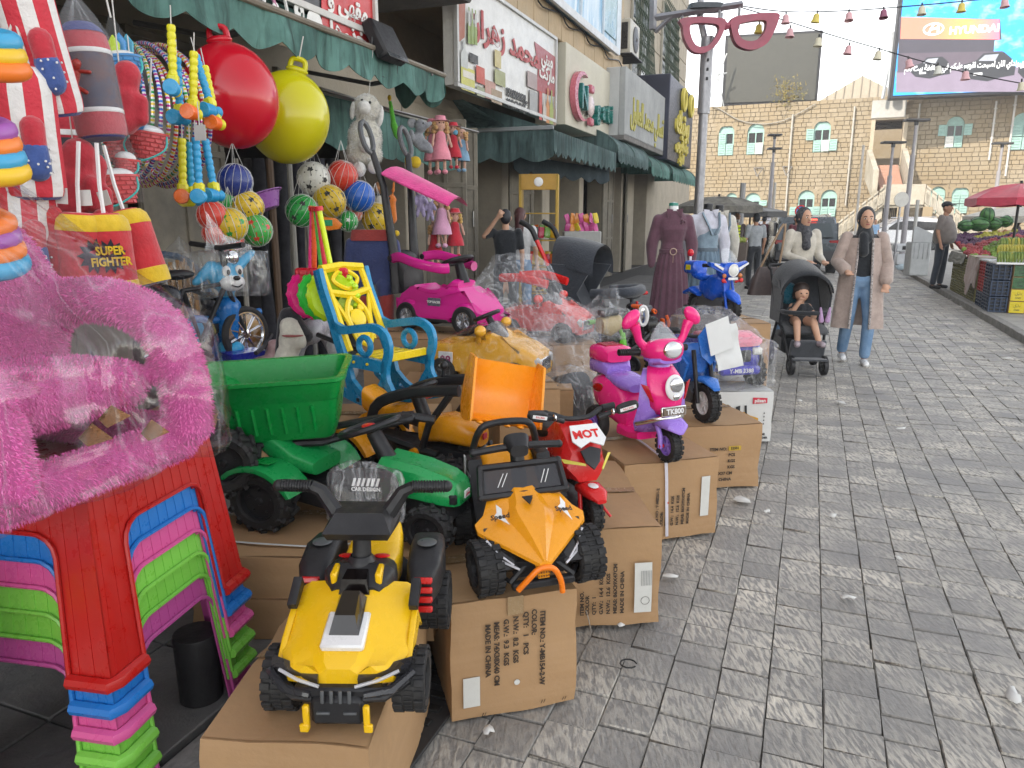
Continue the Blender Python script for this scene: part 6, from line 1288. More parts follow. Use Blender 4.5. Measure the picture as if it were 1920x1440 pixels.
def generic_car(name,lb,loc,rz,body,L=.62,W_=.17,z=0.,wrapseed=1,arms=None,num=None,milk=.1):
 r=thing(name,lb,'ride-on car',loc,rz); s=L/.7
 up=[(-.36,.1),(-.355,.2),(-.3,.235),(-.15,.24),(-.02,.25),(.03,.3),(.07,.31),(.12,.27),(.26,.235),(.34,.19),(.36,.12),(.35,.06)]
 ar=lambda cx:[(cx+.1*cos(R(t)),.07+.1*sin(R(t)))for t in range(-5,186,20)]
 mb=MB(); mb.ext([(a*s,b_*s)for a,b_ in up+ar(.22)+ar(-.22)],-W_,W_,b=.03,seg=4)
 for i,v in enumerate(mb.v):
  x,y,zz=v; t=max(0,(zz-.12)/.17); mb.v[i]=(x,y*(1-.25*t*t-.22*max(0,(abs(x)/s-.25)/.1)),zz)
 bd=part('body',mb,body,r,30)
 for x in(-.22,.22):
  for y in(-W_*.88,W_*.88):wheel(r,(x*s,y,.075*s),.085*s,.055,GRYP,'smooth',5)
 for sg in(-1,1):
  mb=MB(); mb.box((.33*s,sg*W_*.6,.15*s),(.05,.06,.06),.012,M=RZ(-sg*.5)); part('headlight',mb,mat((.5,.5,.5),.15,'lamp'),bd)
  mb=MB(); mb.tube([(.0,sg*W_*.9,.26*s),(.02,sg*W_*1.15,.31*s)],.014,8); mb.ell((.03,sg*W_*1.15,.33*s),(.03,.045,.03)); part('mirror',mb,body,bd)
 mb=MB(); mb.box((.352*s,0,.13*s),(.015,W_*.9,.07),.006); gr_=part('grille',mb,CHR,bd)
 for k in range(5):mb=MB(); mb.box((.362*s,0,.13*s-.03+.013*k),(.004,W_*.85,.004),.001); part('grille_bar',mb,BL,gr_)
 mb=MB(); mb.grid(lambda u,v:V((.12*s-.08*v,(u-.5)*W_*1.3,.27*s+.085*v-.06*(u-.5)**2)),8,4); part('windscreen',mb,SMOKE,r)
 stick('column',r,[(.06,0,.26),(.0,0,.36)],.02,BL); mb=MB(); mb.tube([T(-.01,0,.37)@RY(-.4)@V((.07*cos(a*.393),.07*sin(a*.393),0))for a in range(16)],.011,8,closed=True); part('steering_wheel',mb,BL,r)
 if num:
  for sg in(-1,1):mb=MB(); mb.box((-.2*s,sg*(W_*.985),.15*s),(.085,.006,.085),.002); part('number_panel',mb,WHP,bd); text(num,.065,paint((.3,.03,.12)),bd,T(-.2*s,sg*(W_*.985+.005),.145*s)@RX(R(90))@(RY(0)if sg<0 else RY(pi)),.0006,bold=.002)
 if arms:
  for sg in(-1,1):mb=MB(); mb.tube(spline([(-.3,sg*.14,.42),(-.12,sg*.18,.43),(.08,sg*.15,.39)],5),.02,8,flat=1.5); part('side_arm',mb,arms,r)
 pts=[]
 for x in(-.38*s,.38*s):
  for y in(-W_*1.2,W_*1.2):pts+=[(x,y,.0),(x*.97,y,.2*s)]
 pts+=[(.0,y,.37*s)for y in(-.1,.1)]+[(.1,y,.34*s)for y in(-.15,.15)]
 wrap('plastic_wrap',pts,r,film(milk,ridge=.13),3,.012,8,wrapseed)
 return r
generic_car('ride_on_car','yellow ride-on car number 08 wrapped in clear film',(-.13,4.12,.605),R(-20),plas((.70,.36,.03),.3),.66,.17,num='08',wrapseed=2,milk=.0)
generic_car('ride_on_car','red toy truck with red side arms under crumpled clear film',(.25,5.28,.67),R(-30),plas((.65,.04,.03),.3),.62,.17,wrapseed=5,arms=REDP,milk=.02)
# big loose film sheet hanging between the wrapped cars
def sheet(lb,tops,bots,seed,mt=None,n=16,m=12,amp=.03,cat='plastic sheet',name='film_sheet'):
 mb=MB(); A=[V(p)for p in tops]; B=[V(p)for p in bots]
 def along(L,u):k=u*(len(L)-1); i=min(int(k),len(L)-2); return L[i].lerp(L[i+1],k-i)
 def fn(u,v):
  p=along(A,u).lerp(along(B,u),v); q=V((u*9,v*2.2,seed)); return p+V((noise.noise(q),noise.noise(q+V((5,5,5))),.5*noise.noise(q*1.5)))*amp*(.4+v)
 mb.grid(fn,n,m); o=part(name,mb,mt or film(.05),sharp=80); tag(o,lb,cat); return o
sheet('tall tent of crumpled clear film over the red truck',[PY(925,478,5.1),PY(960,474,5.1),PY(1010,478,5.15),PY(1035,500,5.2)],[PY(880,545,4.7),PY(930,585,4.65),PY(1010,650,4.7),PY(1090,620,5.0)],1)
sheet('bunched clear film trailing down right of the yellow car',[PY(1000,585,4.75),PY(1060,590,4.7),PY(1130,600,4.8)],[PY(985,700,4.2),PY(1060,740,4.05),PY(1120,720,4.3)],4,amp=.05)
sheet('knotted end of clear film by the dark pushchair',[PY(1080,590,5.3),PY(1130,545,5.3),PY(1160,530,5.3)],[PY(1075,620,5.2),PY(1140,600,5.1),PY(1165,560,5.2)],7,amp=.05)
# black wrapped toy by the scooter
r=thing('wrapped_toy','black toy bagged in clear film standing left of the pink scooter','wrapped toy',(.33,4.15,0),R(-60)); mb=MB(); mb.sup([(-.2,0,.35,.08,.1,3),(-.1,0,.45,.12,.16,3),(.05,0,.48,.12,.18,3),(.14,0,.4,.08,.12,3)]); mb.tube([(.1,-.18,.6),(.05,0,.56),(.1,.18,.6)],.016,8); part('body',mb,BL,r)
for y in(-.1,.1):wheel(r,(0,y,.16),.14,.06,GRYP,'lug',5)
wrap('plastic_wrap',[(x,y,z)for x in(-.24,.2)for y in(-.17,.17)for z in(.02,.6)]+[(0,0,.72)],r,film(.06),3,.016,7,9)
# ---------------------------------------------------------------- 9 motorbikes
def motorbike(name,lb,loc,rz,body,accent,s=1.,screen=False,style=0,cat='toy motorbike'):
 r=thing(name,lb,cat,loc,rz); r.scale=(s,)*3
 wheel(r,(0,0,.1),.105,.06,GRYP if style else WHP,'block',7,nl=20); wheel(r,(-.46,0,.1),.105,.07,GRYP,'block',7,nl=20)
 for sg in(-1,1):
  stick('fork',r,[(-.075,sg*.045,.37),(0,sg*.05,.1)],.012,BL if not style else body); wheel(r,(-.44,sg*.14,.05),.052,.025,BL,'smooth',0,name='stabiliser')
  stick('stabiliser_arm',r,[(-.42,sg*.05,.12),(-.44,sg*.13,.06)],.009,BL)
 mb=MB(); mb.sup([(.09,0,.19,.02,.008,3),(.03,0,.222,.045,.014,3),(-.06,0,.22,.045,.014,3)]if not style else[(.1,0,.16,.02,.01,3),(.05,0,.2,.05,.03,3),(-.03,0,.23,.055,.035,3),(-.08,0,.22,.04,.03,3)]); part('mudguard',mb,body,r)
 mb=MB(); mb.sup([(-.07,0,.3,.03,.05,3),(-.12,0,.3,.075,.1,3),(-.2,0,.27,.085,.12,3),(-.3,0,.25,.07,.09,3),(-.36,0,.28,.07,.06,3)]); part('fairing',mb,body,r)
 mb=MB(); mb.sup([(-.25,0,.36,.05,.02,3),(-.34,0,.34,.075,.025,3),(-.46,0,.36,.07,.03,3),(-.55,0,.4,.045,.02,3)]); part('seat',mb,BL if style!=1 else body,r)
 mb=MB(); mb.ext([(-.08,.14),(-.16,.2),(-.4,.2),(-.48,.12),(-.44,.07),(-.1,.08)],-.04,.04,b=.008); part('engine',mb,GRYP,r)
 if style==0:
  mb=MB(); mb.ext([(-.05,.0),(-.06,.1),(.0,.16),(.06,.1),(.05,0),(0,-.05)],0,.012,plane='yz',M=T(.0,0,.35)@RY(-.25),b=.003); part('front_plate',mb,accent,r)
  for sg in(-1,1):mb=MB(); mb.ext([(-.06,.3),(-.2,.38),(-.28,.34),(-.2,.22),(-.1,.2)],sg*.075,sg*.09,b=.003); part('side_plastic',mb,accent,r)
 else:
  mb=MB(); mb.sup([(-.0,0,.42,.035,.04,3),(-.03,0,.43,.075,.065,3),(-.09,0,.43,.09,.07,3),(-.14,0,.42,.07,.05,3)]); hd=part('nacelle',mb,body,r)
  mb=MB(); mb.ell((.005,0,.43),(.015,.045,.045),18,10); part('headlight',mb,mat((.7,.7,.66),.12,'lamp'),hd); mb=MB(); mb.tube([(.004,.05*cos(a*.393),.43+.05*sin(a*.393))for a in range(16)],.006,6,closed=True); part('lamp_ring',mb,WHP,hd)
  for sg in(-1,1):
   mb=MB(); mb.loft([[V((-.03,sg*.06,.46)),V((-.03,sg*.07,.40)),V((-.09,sg*.07,.41)),V((-.09,sg*.06,.48))],[V((-.06,sg*.2,.5)),V((-.06,sg*.19,.465)),V((-.1,sg*.2,.475)),V((-.1,sg*.2,.505))]]); part('wing',mb,body,hd)
   mb=MB(); mb.ext([(.08,.0),(.18,.045),(.185,.03),(.09,-.02)],0,.004,plane='yz',M=T(-.028,0,.45)@(Matrix.Diagonal((1,sg,1,1)))); part('decal',mb,WHP,hd)
   mb=MB(); mb.ell((-.01,sg*.085,.385),(.014,.02,.02)); part('orange_lamp',mb,plas((.5,.15,.03)),hd); mb=MB(); mb.ell((-.005,sg*.095,.345),(.014,.02,.02)); mb.tube([(-.03,sg*.05,.33),(-.01,sg*.09,.345)],.01,6); part('red_lamp',mb,REDP,hd)
  mb=MB(); mb.box((.0,0,.36),(.01,.1,.022),.003); part('plate',mb,WHP,hd)
  mb=MB(); mb.grid(lambda u,v:V((-.04-.08*v,(u-.5)*.17*sqrt(max(.05,1-.85*v*v)),.49+.12*v)),10,6); part('screen',mb,CLR,r)
  mb=MB(); mb.sup([(-.42,0,.4,.05,.03,4),(-.45,0,.43,.08,.06,4),(-.58,0,.43,.08,.06,4),(-.61,0,.42,.06,.04,4)]); tb=part('top_box',mb,body,r)
  mb=MB(); mb.box((-.52,-.081,.43),(.07,.004,.045),.002); part('yellow_sticker',mb,plas((.7,.6,.02)),tb)
  stick('beacon_post',r,[(-.6,0,.45),(-.6,0,.53)],.012,WHP); mb=MB(); mb.ell((-.6,0,.555),(.03,.03,.035)); part('beacon',mb,plas((.6,.01,.02),.15),r)
  mb=MB(); mb.sup([(-.36,0,.2,.1,.02,3),(-.46,0,.235,.11,.03,3),(-.56,0,.2,.1,.02,3)]); part('rear_mudguard',mb,body,r)
 bars(r,.2,.44,-.1,.03,.09); return r
bw=P(1322,797,.375); m1=motorbike('toy_motorbike','blue and white toy motorbike with a white paper bag on its bars',(bw.x+.02,bw.y+.08,.375),R(-72),plas((.03,.16,.55)),plas((.03,.16,.55)),1.08)
mb=MB(); mb.grid(lambda u,v:V((.03+.03*v+.006*sin(9*v),-.02+.15*u+.04*v,.50-.22*v+.02*u))+V((.012*noise.noise(V((u*4,v*4,2))),0,0)),8,8); mb.grid(lambda u,v:V((.045+.02*v,-.06+.13*u+.03*v,.52-.16*v+.04*u)),5,5)
o=part('paper_sheet',mb,mat((.62,.63,.62),.6,'packing_foam',var=.06)); o.matrix_world=m1.matrix_basis.copy(); tag(o,'crumpled white packing sheet hung over the blue motorbike bars','packing sheet')
bp_=PY(1378,598,5.85); motorbike('toy_motorbike','bright blue police style toy motorbike with round headlamp and red beacon',(1.74,5.92,.705),R(-66),BLU,WHP,.92,True,1)
# ---------------------------------------------------------------- 10 pink and blue jeep in film
def jeep():
 r=thing('toy_jeep','pink and blue toy jeep bagged in clear film on the white carton','toy jeep',(1.50,5.18,.36),R(-76))
 PKL=plas((.75,.22,.30),.35); BP=plas((.045,.04,.42),.3)
 for y in(-.2,.2):wheel(r,(.07,y,.085),.1,.075,BL,'lug',5); wheel(r,(-.4,y,.085),.1,.075,BL,'lug',5)
 mb=MB(); mb.ext([(-.5,.1),(-.5,.28),(-.2,.28),(-.16,.32),(.12,.3),(.16,.26),(.16,.12)],-.19,.19,b=.02); part('body',mb,BP,r)
 mb=MB(); mb.sup([(-.18,0,.335,.16,.02,4),(.0,0,.345,.2,.03,4),(.14,0,.315,.2,.025,4),(.17,0,.3,.16,.015,4)]); part('hood',mb,PKL,r)
 mb=MB(); mb.box((.165,0,.22),(.03,.2,.08),.01); part('grille',mb,BL,r)
 for sg in(-1,1):mb=MB(); mb.box((.16,sg*.15,.25),(.04,.07,.05),.012); part('headlight',mb,mat((.65,.65,.6),.12,'lamp'),r); mb=MB(); mb.tube([(.2,sg*.14,.13),(.18,sg*.18,.2),(.12,sg*.19,.24)],.014,6); part('fender',mb,BL,r)
 mb=MB(); mb.box((.2,0,.13),(.06,.3,.06),.015); part('bumper',mb,BP,r); text('Y-MB 3388',.04,WHP,r,T(.232,0,.13)@RZ(R(90))@RX(R(90)),.0006,bold=.0008)
 mb=MB(); mb.grid(lambda u,v:V((-.2-.04*v,(u-.5)*.32,.34+.12*v)),4,3); part('windscreen',mb,SMOKE,r)
 wrap('plastic_wrap',[(x,y,z)for x in(-.52,.26)for y in(-.27,.27)for z in(0.0,.3)]+[(-.25,-.18,.5),(-.25,.18,.5),(-.5,.15,.5),(-.5,-.15,.5),(.22,-.33,.01)],r,film(.07),4,.018,6,3)
jeep()
# ================================================================ stacked stools and the plush armchair
def stool(lb,z,m,k):
 r=thing('stool',lb,'stool',(-1.09,1.77,z),R(-11),'stacked plastic stools'); W=.225; Hh=.45; sp=.045
 mb=MB(); mb.loft([[V((x,y,Hh))for x,y in rrect(-W,-W,W,W,.05)],[V((x,y,Hh-.012))for x,y in rrect(-W-.004,-W-.004,W+.004,W+.004,.05)]]); part('seat',mb,m,r)
 for q in range(4):
  M=RZ(pi/2*q); mb=MB(); lw=.085; dp=.10
  def pt(x,z_,o=0.):s=(Hh-z_)/Hh*sp; return V((x*(W+s)/W,-(W+s)-o,z_))
  # one side: apron with rounded corners continuing down two half legs, ribbed
  top=Hh-.01; inx=W-lw; cols=14; xs=[-W+2*W*i/28 for i in range(29)]
  def low(x):
   a=abs(x);
   if a>=inx:return 0.0
   if a>inx-.05:t=(a-(inx-.05))/.05; return top-dp-(1-sqrt(max(0,1-t*t)))*.05
   return top-dp
  up_,lo_=[],[]
  for i in range(28):
   x0,x1=xs[i],xs[i+1]; xm=(x0+x1)/2; o=.0014 if i%2 else 0
   if abs(xm)>inx-.002:zs=[top,top-dp-.05,.2,.0]
   else:zs=[top,min(low(x0),low(x1))if abs(xm)>inx-.05 else top-dp]
   for a,b in zip(zs,zs[1:]):mb.add([pt(x0,a,o),pt(x1,a,o),pt(x1,b,o),pt(x0,b,o)]+[pt(x0,a,o-.005),pt(x1,a,o-.005),pt(x1,b,o-.005),pt(x0,b,o-.005)],[(0,1,2,3),(7,6,5,4),(0,3,7,4),(1,5,6,2),(0,4,5,1),(3,2,6,7)])
  mb.v=[tuple(M@V(v))for v in mb.v]; part('apron',mb,m,r,30)
  arc=[pt(-inx+.0,.02,.006),pt(-inx,top-dp-.05,.006)]+[pt(-inx+.05-.05*cos(R(t)),top-dp-.05+.05*sin(R(t)),.006)for t in(25,50,75,90)]
  arc+=[V((-v.x,v.y,v.z))for v in arc[::-1]]; mb=MB(); mb.tube([M@v for v in arc],.0055,6); part('edge_bead',mb,m,r)
  mb=MB(); a=M@pt(-W+.012,.012,.006); b2=M@pt(-W,.012,.0); c2=M@(RZ(-pi/2)@pt(W,.012,.006)); d2=M@(RZ(-pi/2)@pt(W-lw,.012,.006)); a0=M@pt(-inx,.012,.006)
  mb.tube([a0,a,c2,d2],.017,8); part('foot',mb,m,r)
cs=[('lowest',(.42,.07,.26),'magenta plastic stool at the bottom of the stack'),('',(.17,.48,.06),'lower of the two lime green stools in the stack'),('',(.19,.52,.07),'upper of the two lime green stools in the stack'),('',(.60,.09,.28),'pink plastic stool in the middle of the stack'),('',(.015,.16,.50),'blue plastic stool just under the red one'),('',(.42,.012,.01),'red plastic stool on top of the stack below the pink armchair')]
for k,(_,c,lb)in enumerate(cs):stool(lb,.17+.064*k-.10+(.10),plas(c,.38),k)
# striped box at the left frame edge
r=thing('striped_toy_box','tall toy box with slanting coloured stripes at the left frame edge','toy box',(-1.12,1.22,.0),R(12)); mb=MB(); mb.box((-.2,.1,.4),(.4,.2,.8),.004); part('box_body',mb,WHP,r)
for k,c in enumerate([(.8,.2,.4),(.8,.6,.02),(.6,.1,.1),(.75,.75,.7),(.75,.3,.03),(.2,.4,.05),(.7,.15,.35),(.1,.5,.45)]):
 mb=MB(); z=.78-.095*k; mb.ext([(-.4,z-.05),(0,z+.02),(0,z-.07),(-.4,z-.14)],-.003,-.001); mb.ext([(0,z+.02),(.2,z-.02),(.2,z-.11),(0,z-.07)],.001,.003,plane='yz'); part('stripe_print',mb,plas(c),r)
 # armchair: fused soft forms + fur
def furry(par,o,n,L,mt,seed=1,wild=.5,name='fur'):
 me=o.data; r_=random.Random(seed); ar=[p.area for p in me.polygons]; import itertools,bisect
 cum=list(itertools.accumulate(ar)); tot=cum[-1]; vs=[]; fs=[]; co=[v.co for v in me.vertices]
 for i in range(n):
  p=me.polygons[min(len(cum)-1,bisect.bisect(cum,r_.random()*tot))]; idx=p.vertices; a,b,c=co[idx[0]],co[idx[1]],co[idx[2]]; u,v=r_.random(),r_.random()
  if u+v>1:u,v=1-u,1-v
  q=a+(b-a)*u+(c-a)*v; nn=p.normal; w_=noise.noise_vector(q*14); d=(nn+w_*wild*1.6+V((r_.gauss(0,.25),r_.gauss(0,.25),r_.gauss(-.25,.25)))).normalized(); t=nn.cross(d); t=(t if t.length>.01 else nn.orthogonal()).normalized()*L*.11
  l=L*r_.uniform(.6,1.2); k=len(vs); m_=q+d*l*.55; vs+=[q-t,q+t,m_+t*.8,m_-t*.8,q+d*l+V((0,0,-.25*l))]; fs+=[(k,k+1,k+2,k+3),(k+3,k+2,k+4)]
 me2=bpy.data.meshes.new(name); me2.from_pydata([tuple(x)for x in vs],[],fs); me2.materials.append(mt); f=link(name,me2,par); f['kind']='stuff'; return f
def furmat(c,c2):
 m,t,b=newmat('fur'); ge=nd(t,'ShaderNodeNewGeometry'); cc=mixc(t,ge.outputs['Random Per Island'],c,c2); t.links.new(cc,b.inputs['Base Color']); b.inputs['Roughness'].default_value=.7; b.inputs['Sheen Weight'].default_value=.4; return m
FP=furmat((.70,.09,.36),(.82,.20,.52)); SKP=plush((.66,.09,.36))
ch=thing('plush_armchair','pink fluffy child armchair bagged in clear film on the stool stack','armchair',(-1.10,1.60,.955),R(70)); ch.scale=(.86,)*3  # faces -y
mb=MB()
def arm(sx_):mb.tube(spline([(sx_*.27,.22,.06),(sx_*.28,.22,.3),(sx_*.28,.1,.4),(sx_*.28,-.1,.4),(sx_*.28,-.24,.33),(sx_*.27,-.30,.2),(sx_*.26,-.31,.04)],4),.066,10)
arm(-1); arm(1); mb.cap((-.26,-.27,.03),.06,(.26,-.27,.03),.06); mb.cap((.26,-.27,.04),.06,(.26,.25,.04),.06); mb.cap((-.26,-.27,.04),.06,(-.26,.25,.04),.06)
mb.box((0,-.02,.20),(.46,.44,.13),.05); mb.sup([(.10,0,.32,.27,.26,3),(.16,0,.36,.28,.3,3),(.24,0,.36,.27,.3,3),(.29,0,.36,.22,.25,3)],24,plane='y')
for v in range(len(mb.v)):pass
bdy=blob('cushion_body',mb,SKP,ch,.016,5); furry(ch,bdy,60000,.0105,FP,1,.3)
mb=MB(); mb.ell((-.12,.06,.42),(.05,.012,.06)); part('embroidered_patch',mb,plush((.7,.5,.6)),ch)
GOLD=mat((.28,.14,.07),.15,'foil',metal=.9,scale=30,bmp=.004)
mb=MB(); q=[V((rnd.uniform(-.2,.14),-.345-rnd.uniform(0,.02),rnd.uniform(.03,.16)))for _ in range(15)]
for i in range(0,9,3):mb.add([q[i],q[i]+V((.06,-.012,rnd.uniform(-.02,.03))),q[i]+V((.025,.008,.05)),q[i]+V((-.03,-.01,.03)),q[i]+V((.0,.01,.02))],[(0,1,4),(1,2,4),(2,3,4),(3,0,4)])
part('foil_tag',mb,GOLD,ch,5,smooth=False)
wrap('plastic_wrap',[(x,y,z)for x in(-.37,.37)for y in(-.375,.33)for z in(-.01,.08)]+[(x,-.36,.35)for x in(-.36,.36)]+[(x,.3,.74)for x in(-.3,.3)]+[(0,.1,.8)],ch,film(.0,(1,1,.3),5.,.12),4,.016,5,12)
# ================================================================ toys hanging under the awning
STR=mat((.6,.58,.55),.7,'string'); NET=mat((.62,.62,.6),.5,'net')
def string_up(par,top,z1,r=.0025,name='string',x=0,y=0):mb=MB(); mb.tube([(x,y,top),(x,y,z1)],r,4); return part(name,mb,STR,par)
def stripes_mat(c1,c2,n,lo=-.3,hi=.22):
 m,t,b=newmat('striped_cloth'); tc=nd(t,'ShaderNodeTexCoord'); sp=nd(t,'ShaderNodeSeparateXYZ'); t.links.new(tc.outputs['Object'],sp.inputs[0]); at=nd(t,'ShaderNodeMath',operation='ARCTAN2'); t.links.new(sp.outputs['Y'],at.inputs[0]); t.links.new(sp.outputs['X'],at.inputs[1])
 mu=nd(t,'ShaderNodeMath',operation='MULTIPLY'); mu.inputs[1].default_value=n; t.links.new(at.outputs[0],mu.inputs[0]); s=nd(t,'ShaderNodeMath',operation='SINE'); t.links.new(mu.outputs[0],s.inputs[0]); g_=nd(t,'ShaderNodeMath',operation='GREATER_THAN'); g_.inputs[1].default_value=.1; t.links.new(s.outputs[0],g_.inputs[0])
 z1=nd(t,'ShaderNodeMath',operation='LESS_THAN'); z1.inputs[1].default_value=hi; t.links.new(sp.outputs['Z'],z1.inputs[0]); z2=nd(t,'ShaderNodeMath',operation='GREATER_THAN'); z2.inputs[1].default_value=lo; t.links.new(sp.outputs['Z'],z2.inputs[0])
 a=nd(t,'ShaderNodeMath',operation='MULTIPLY'); t.links.new(z1.outputs[0],a.inputs[0]); t.links.new(z2.outputs[0],a.inputs[1]); b_=nd(t,'ShaderNodeMath',operation='MULTIPLY'); t.links.new(a.outputs[0],b_.inputs[0]); t.links.new(g_.outputs[0],b_.inputs[1])
 t.links.new(mixc(t,b_.outputs[0],c1,c2),b.inputs['Base Color']); b.inputs['Roughness'].default_value=.75; bump(t,b,noisefac(t,40,3),.004); return m
def bagprof(r,h,tuck=.5):return[(.001,-h),(r*.8,-h),(r*.96,-h*.97),(r,-h*.9),(r*1.02,-h*.8),(r,0),(r*1.01,h*.6),(r*.95,h*.8),(r*.72,h*.93),(r*tuck,h),(.001,h*1.01)]
def pleat(mb,k=14,a=.012,z0=.8,h=.3):
 for i,v in enumerate(mb.v):
  x,y,z=v; t=max(0,(abs(z)/h-z0)/(1-z0)); an=atan2(y,x); f=1+a*4*t*sin(an*k); mb.v[i]=(x*f,y*f,z)
def glove(par,m,loc,rot=(0,0,0),s=1.):
 mb=MB(); mb.cap((0,0,-.03),.055*s,(0,0,.04),.05*s); mb.cap((.05*s,0,.04),.022*s,(.055*s,0,-.02),.024*s); mb.cap((0,0,.06),.038*s,(0,0,.12),.042*s); o=blob('boxing_glove',mb,m,par,.007,3); o.location=loc; o.rotation_euler=rot; return o
FLAG=stripes_mat((.55,.03,.05),(.70,.68,.66),6,-.22,.17); RC=cloth((.52,.03,.05)); NB=cloth((.03,.04,.22)); starc=cloth((.05,.10,.32))
def flagbag(lb,p,h,r_,tilt,seed):
 t=thing('punch_bag',lb,'punch bag',p,seed*.8,'striped punch bags',rx=R(tilt[0]),ry=R(tilt[1])); mb=MB(); mb.lathe(bagprof(r_,h),28); pleat(mb,h=h); part('bag_body',mb,FLAG,t)
 mb=MB(); mb.lathe([(.001,-h-.002),(r_*.8,-h-.004),(r_*.93,-h*.975)],24); part('bag_base',mb,NB,t)
 g_=MB(); g_.cap((0,0,-.02),.05,(0,0,.05),.045); gl=blob('glove',g_,starc,t,.008,3); a=-.9-seed*.8; gl.location=(r_*1.05*cos(a),r_*1.05*sin(a),-h*.45)
 mb=MB()
 for k in range(26):th=rnd.uniform(0,6.3); z=rnd.uniform(-.05,.06); mb.ell((.052*cos(th),.052*sin(th),z),.005,5,3)
 st=part('star_print',mb,WHP,gl,kind='stuff'); mb=MB(); mb.cap((0,0,.06),.04,(0,0,.13),.042); cf=part('glove_cuff',mb,RC,gl); gl.scale=(.72,)*3
 mb=MB(); [mb.tube([(r_*.5*cos(q),r_*.5*sin(q),h),(0,0,h+.12)],.004,5)for q in(0,2.1,4.2)]; mb.tube([(0,0,h+.1),(0,0,h+.35)],.003,4); part('hanging_cord',mb,STR,t)
def hang(px,py,D):return PD(px,py,D)
flagbag('striped punch bag with star glove, topmost at the upper left corner',hang(68,84,2.05),.185,.075,(6,-11),1)
flagbag('striped punch bag, middle one of the left column above the armchair',hang(54,248,2.05),.175,.076,(3,-5),2)
flagbag('striped punch bag, lowest of the left column behind the armchair back',hang(58,440,2.1),.17,.07,(2,-3),3)
# dark blue and red bag with a running figure print (plain stand-in)
t=thing('punch_bag','long red and navy punch bag with white rings and a dark printed middle','punch bag',hang(172,155,2.15),0,ry=R(-6)); mb=MB(); mb.lathe(bagprof(.095,.24),28); pleat(mb,h=.24); t.scale=(.76,.76,.7); part('bag_body',mb,RC,t)
mb=MB(); mb.lathe([(.0965,-.12),(.0975,-.11),(.0975,.1),(.0965,.11)],28); part('printed_band',mb,mat((.02,.025,.07),.6,'dark_print',c2=(.09,.03,.03),scale=9),t)
mb=MB(); [mb.lathe([(.097,z),(.0985,z+.002),(.0985,z+.018),(.097,z+.02)],28)for z in(-.14,.11)]; part('white_ring',mb,WHP,t)
mb=MB(); mb.lathe([(.001,-.243),(.078,-.244),(.09,-.23)],24); mb.lathe([(.055,.245),(.075,.225),(.09,.2)],24); part('navy_end',mb,NB,t)
mb=MB(); [mb.tube([(.05*cos(q),.05*sin(q),.24),(0,0,.36)],.004,5)for q in(0,1.6,3.1,4.7)]; mb.lathe([(.1,-.24),(.103,0),(.1,.2),(.06,.29),(.012,.37)],20); part('net_bag',mb,clear((.5,.52,.55),.14,.5),t)
# red figure silhouette
mb=MB(); [mb.cap((x0,-.096,z0),r0,(x1,-.098,z1),r1,8)for x0,z0,r0,x1,z1,r1 in((.0,.05,.02,.005,.06,.02),(-.005,.02,.018,-.02,-.03,.013),(0,.03,.009,.05,.02,.008),(-.01,.03,.009,-.05,-.005,.008),(-.02,-.03,.011,.02,-.06,.009),(-.02,-.03,.011,-.06,-.05,.009))]; part('figure_print',mb,plas((.35,.03,.02)),t)
t2=thing('punch_bag','red and white punch bag with dark band behind the boxing gloves','punch bag',hang(140,310,2.5),0); t2.scale=(.8,)*3; mb=MB(); mb.lathe(bagprof(.115,.26),24); part('bag_body',mb,RC,t2); mb=MB(); [mb.lathe([(.117,z),(.119,z+.002),(.119,z+.022),(.117,z+.024)],24)for z in(-.15,.12)]; part('white_ring',mb,WHP,t2); mb=MB(); mb.lathe([(.1165,-.12),(.1175,-.11),(.1175,.1),(.1165,.11)],24); part('dark_band',mb,cloth((.04,.04,.05)),t2); string_up(t2,.26,.6)
for k,(px,py,s,lb)in enumerate(((148,362,1.25,'large red boxing glove hanging left of the small baskets'),(172,378,1.0,'smaller red boxing glove behind the large one'),(232,205,1.1,'red boxing glove beside the long printed punch bag'))):
 t=thing('boxing_glove',lb,'boxing glove',hang(px,py,2.2+.05*k),.3*k-.5); glove(t,RC,(0,0,0),(0,.2,0),s); string_up(t,.15,.4)
SF=cloth((.55,.03,.04)); YC=cloth((.72,.48,.02))
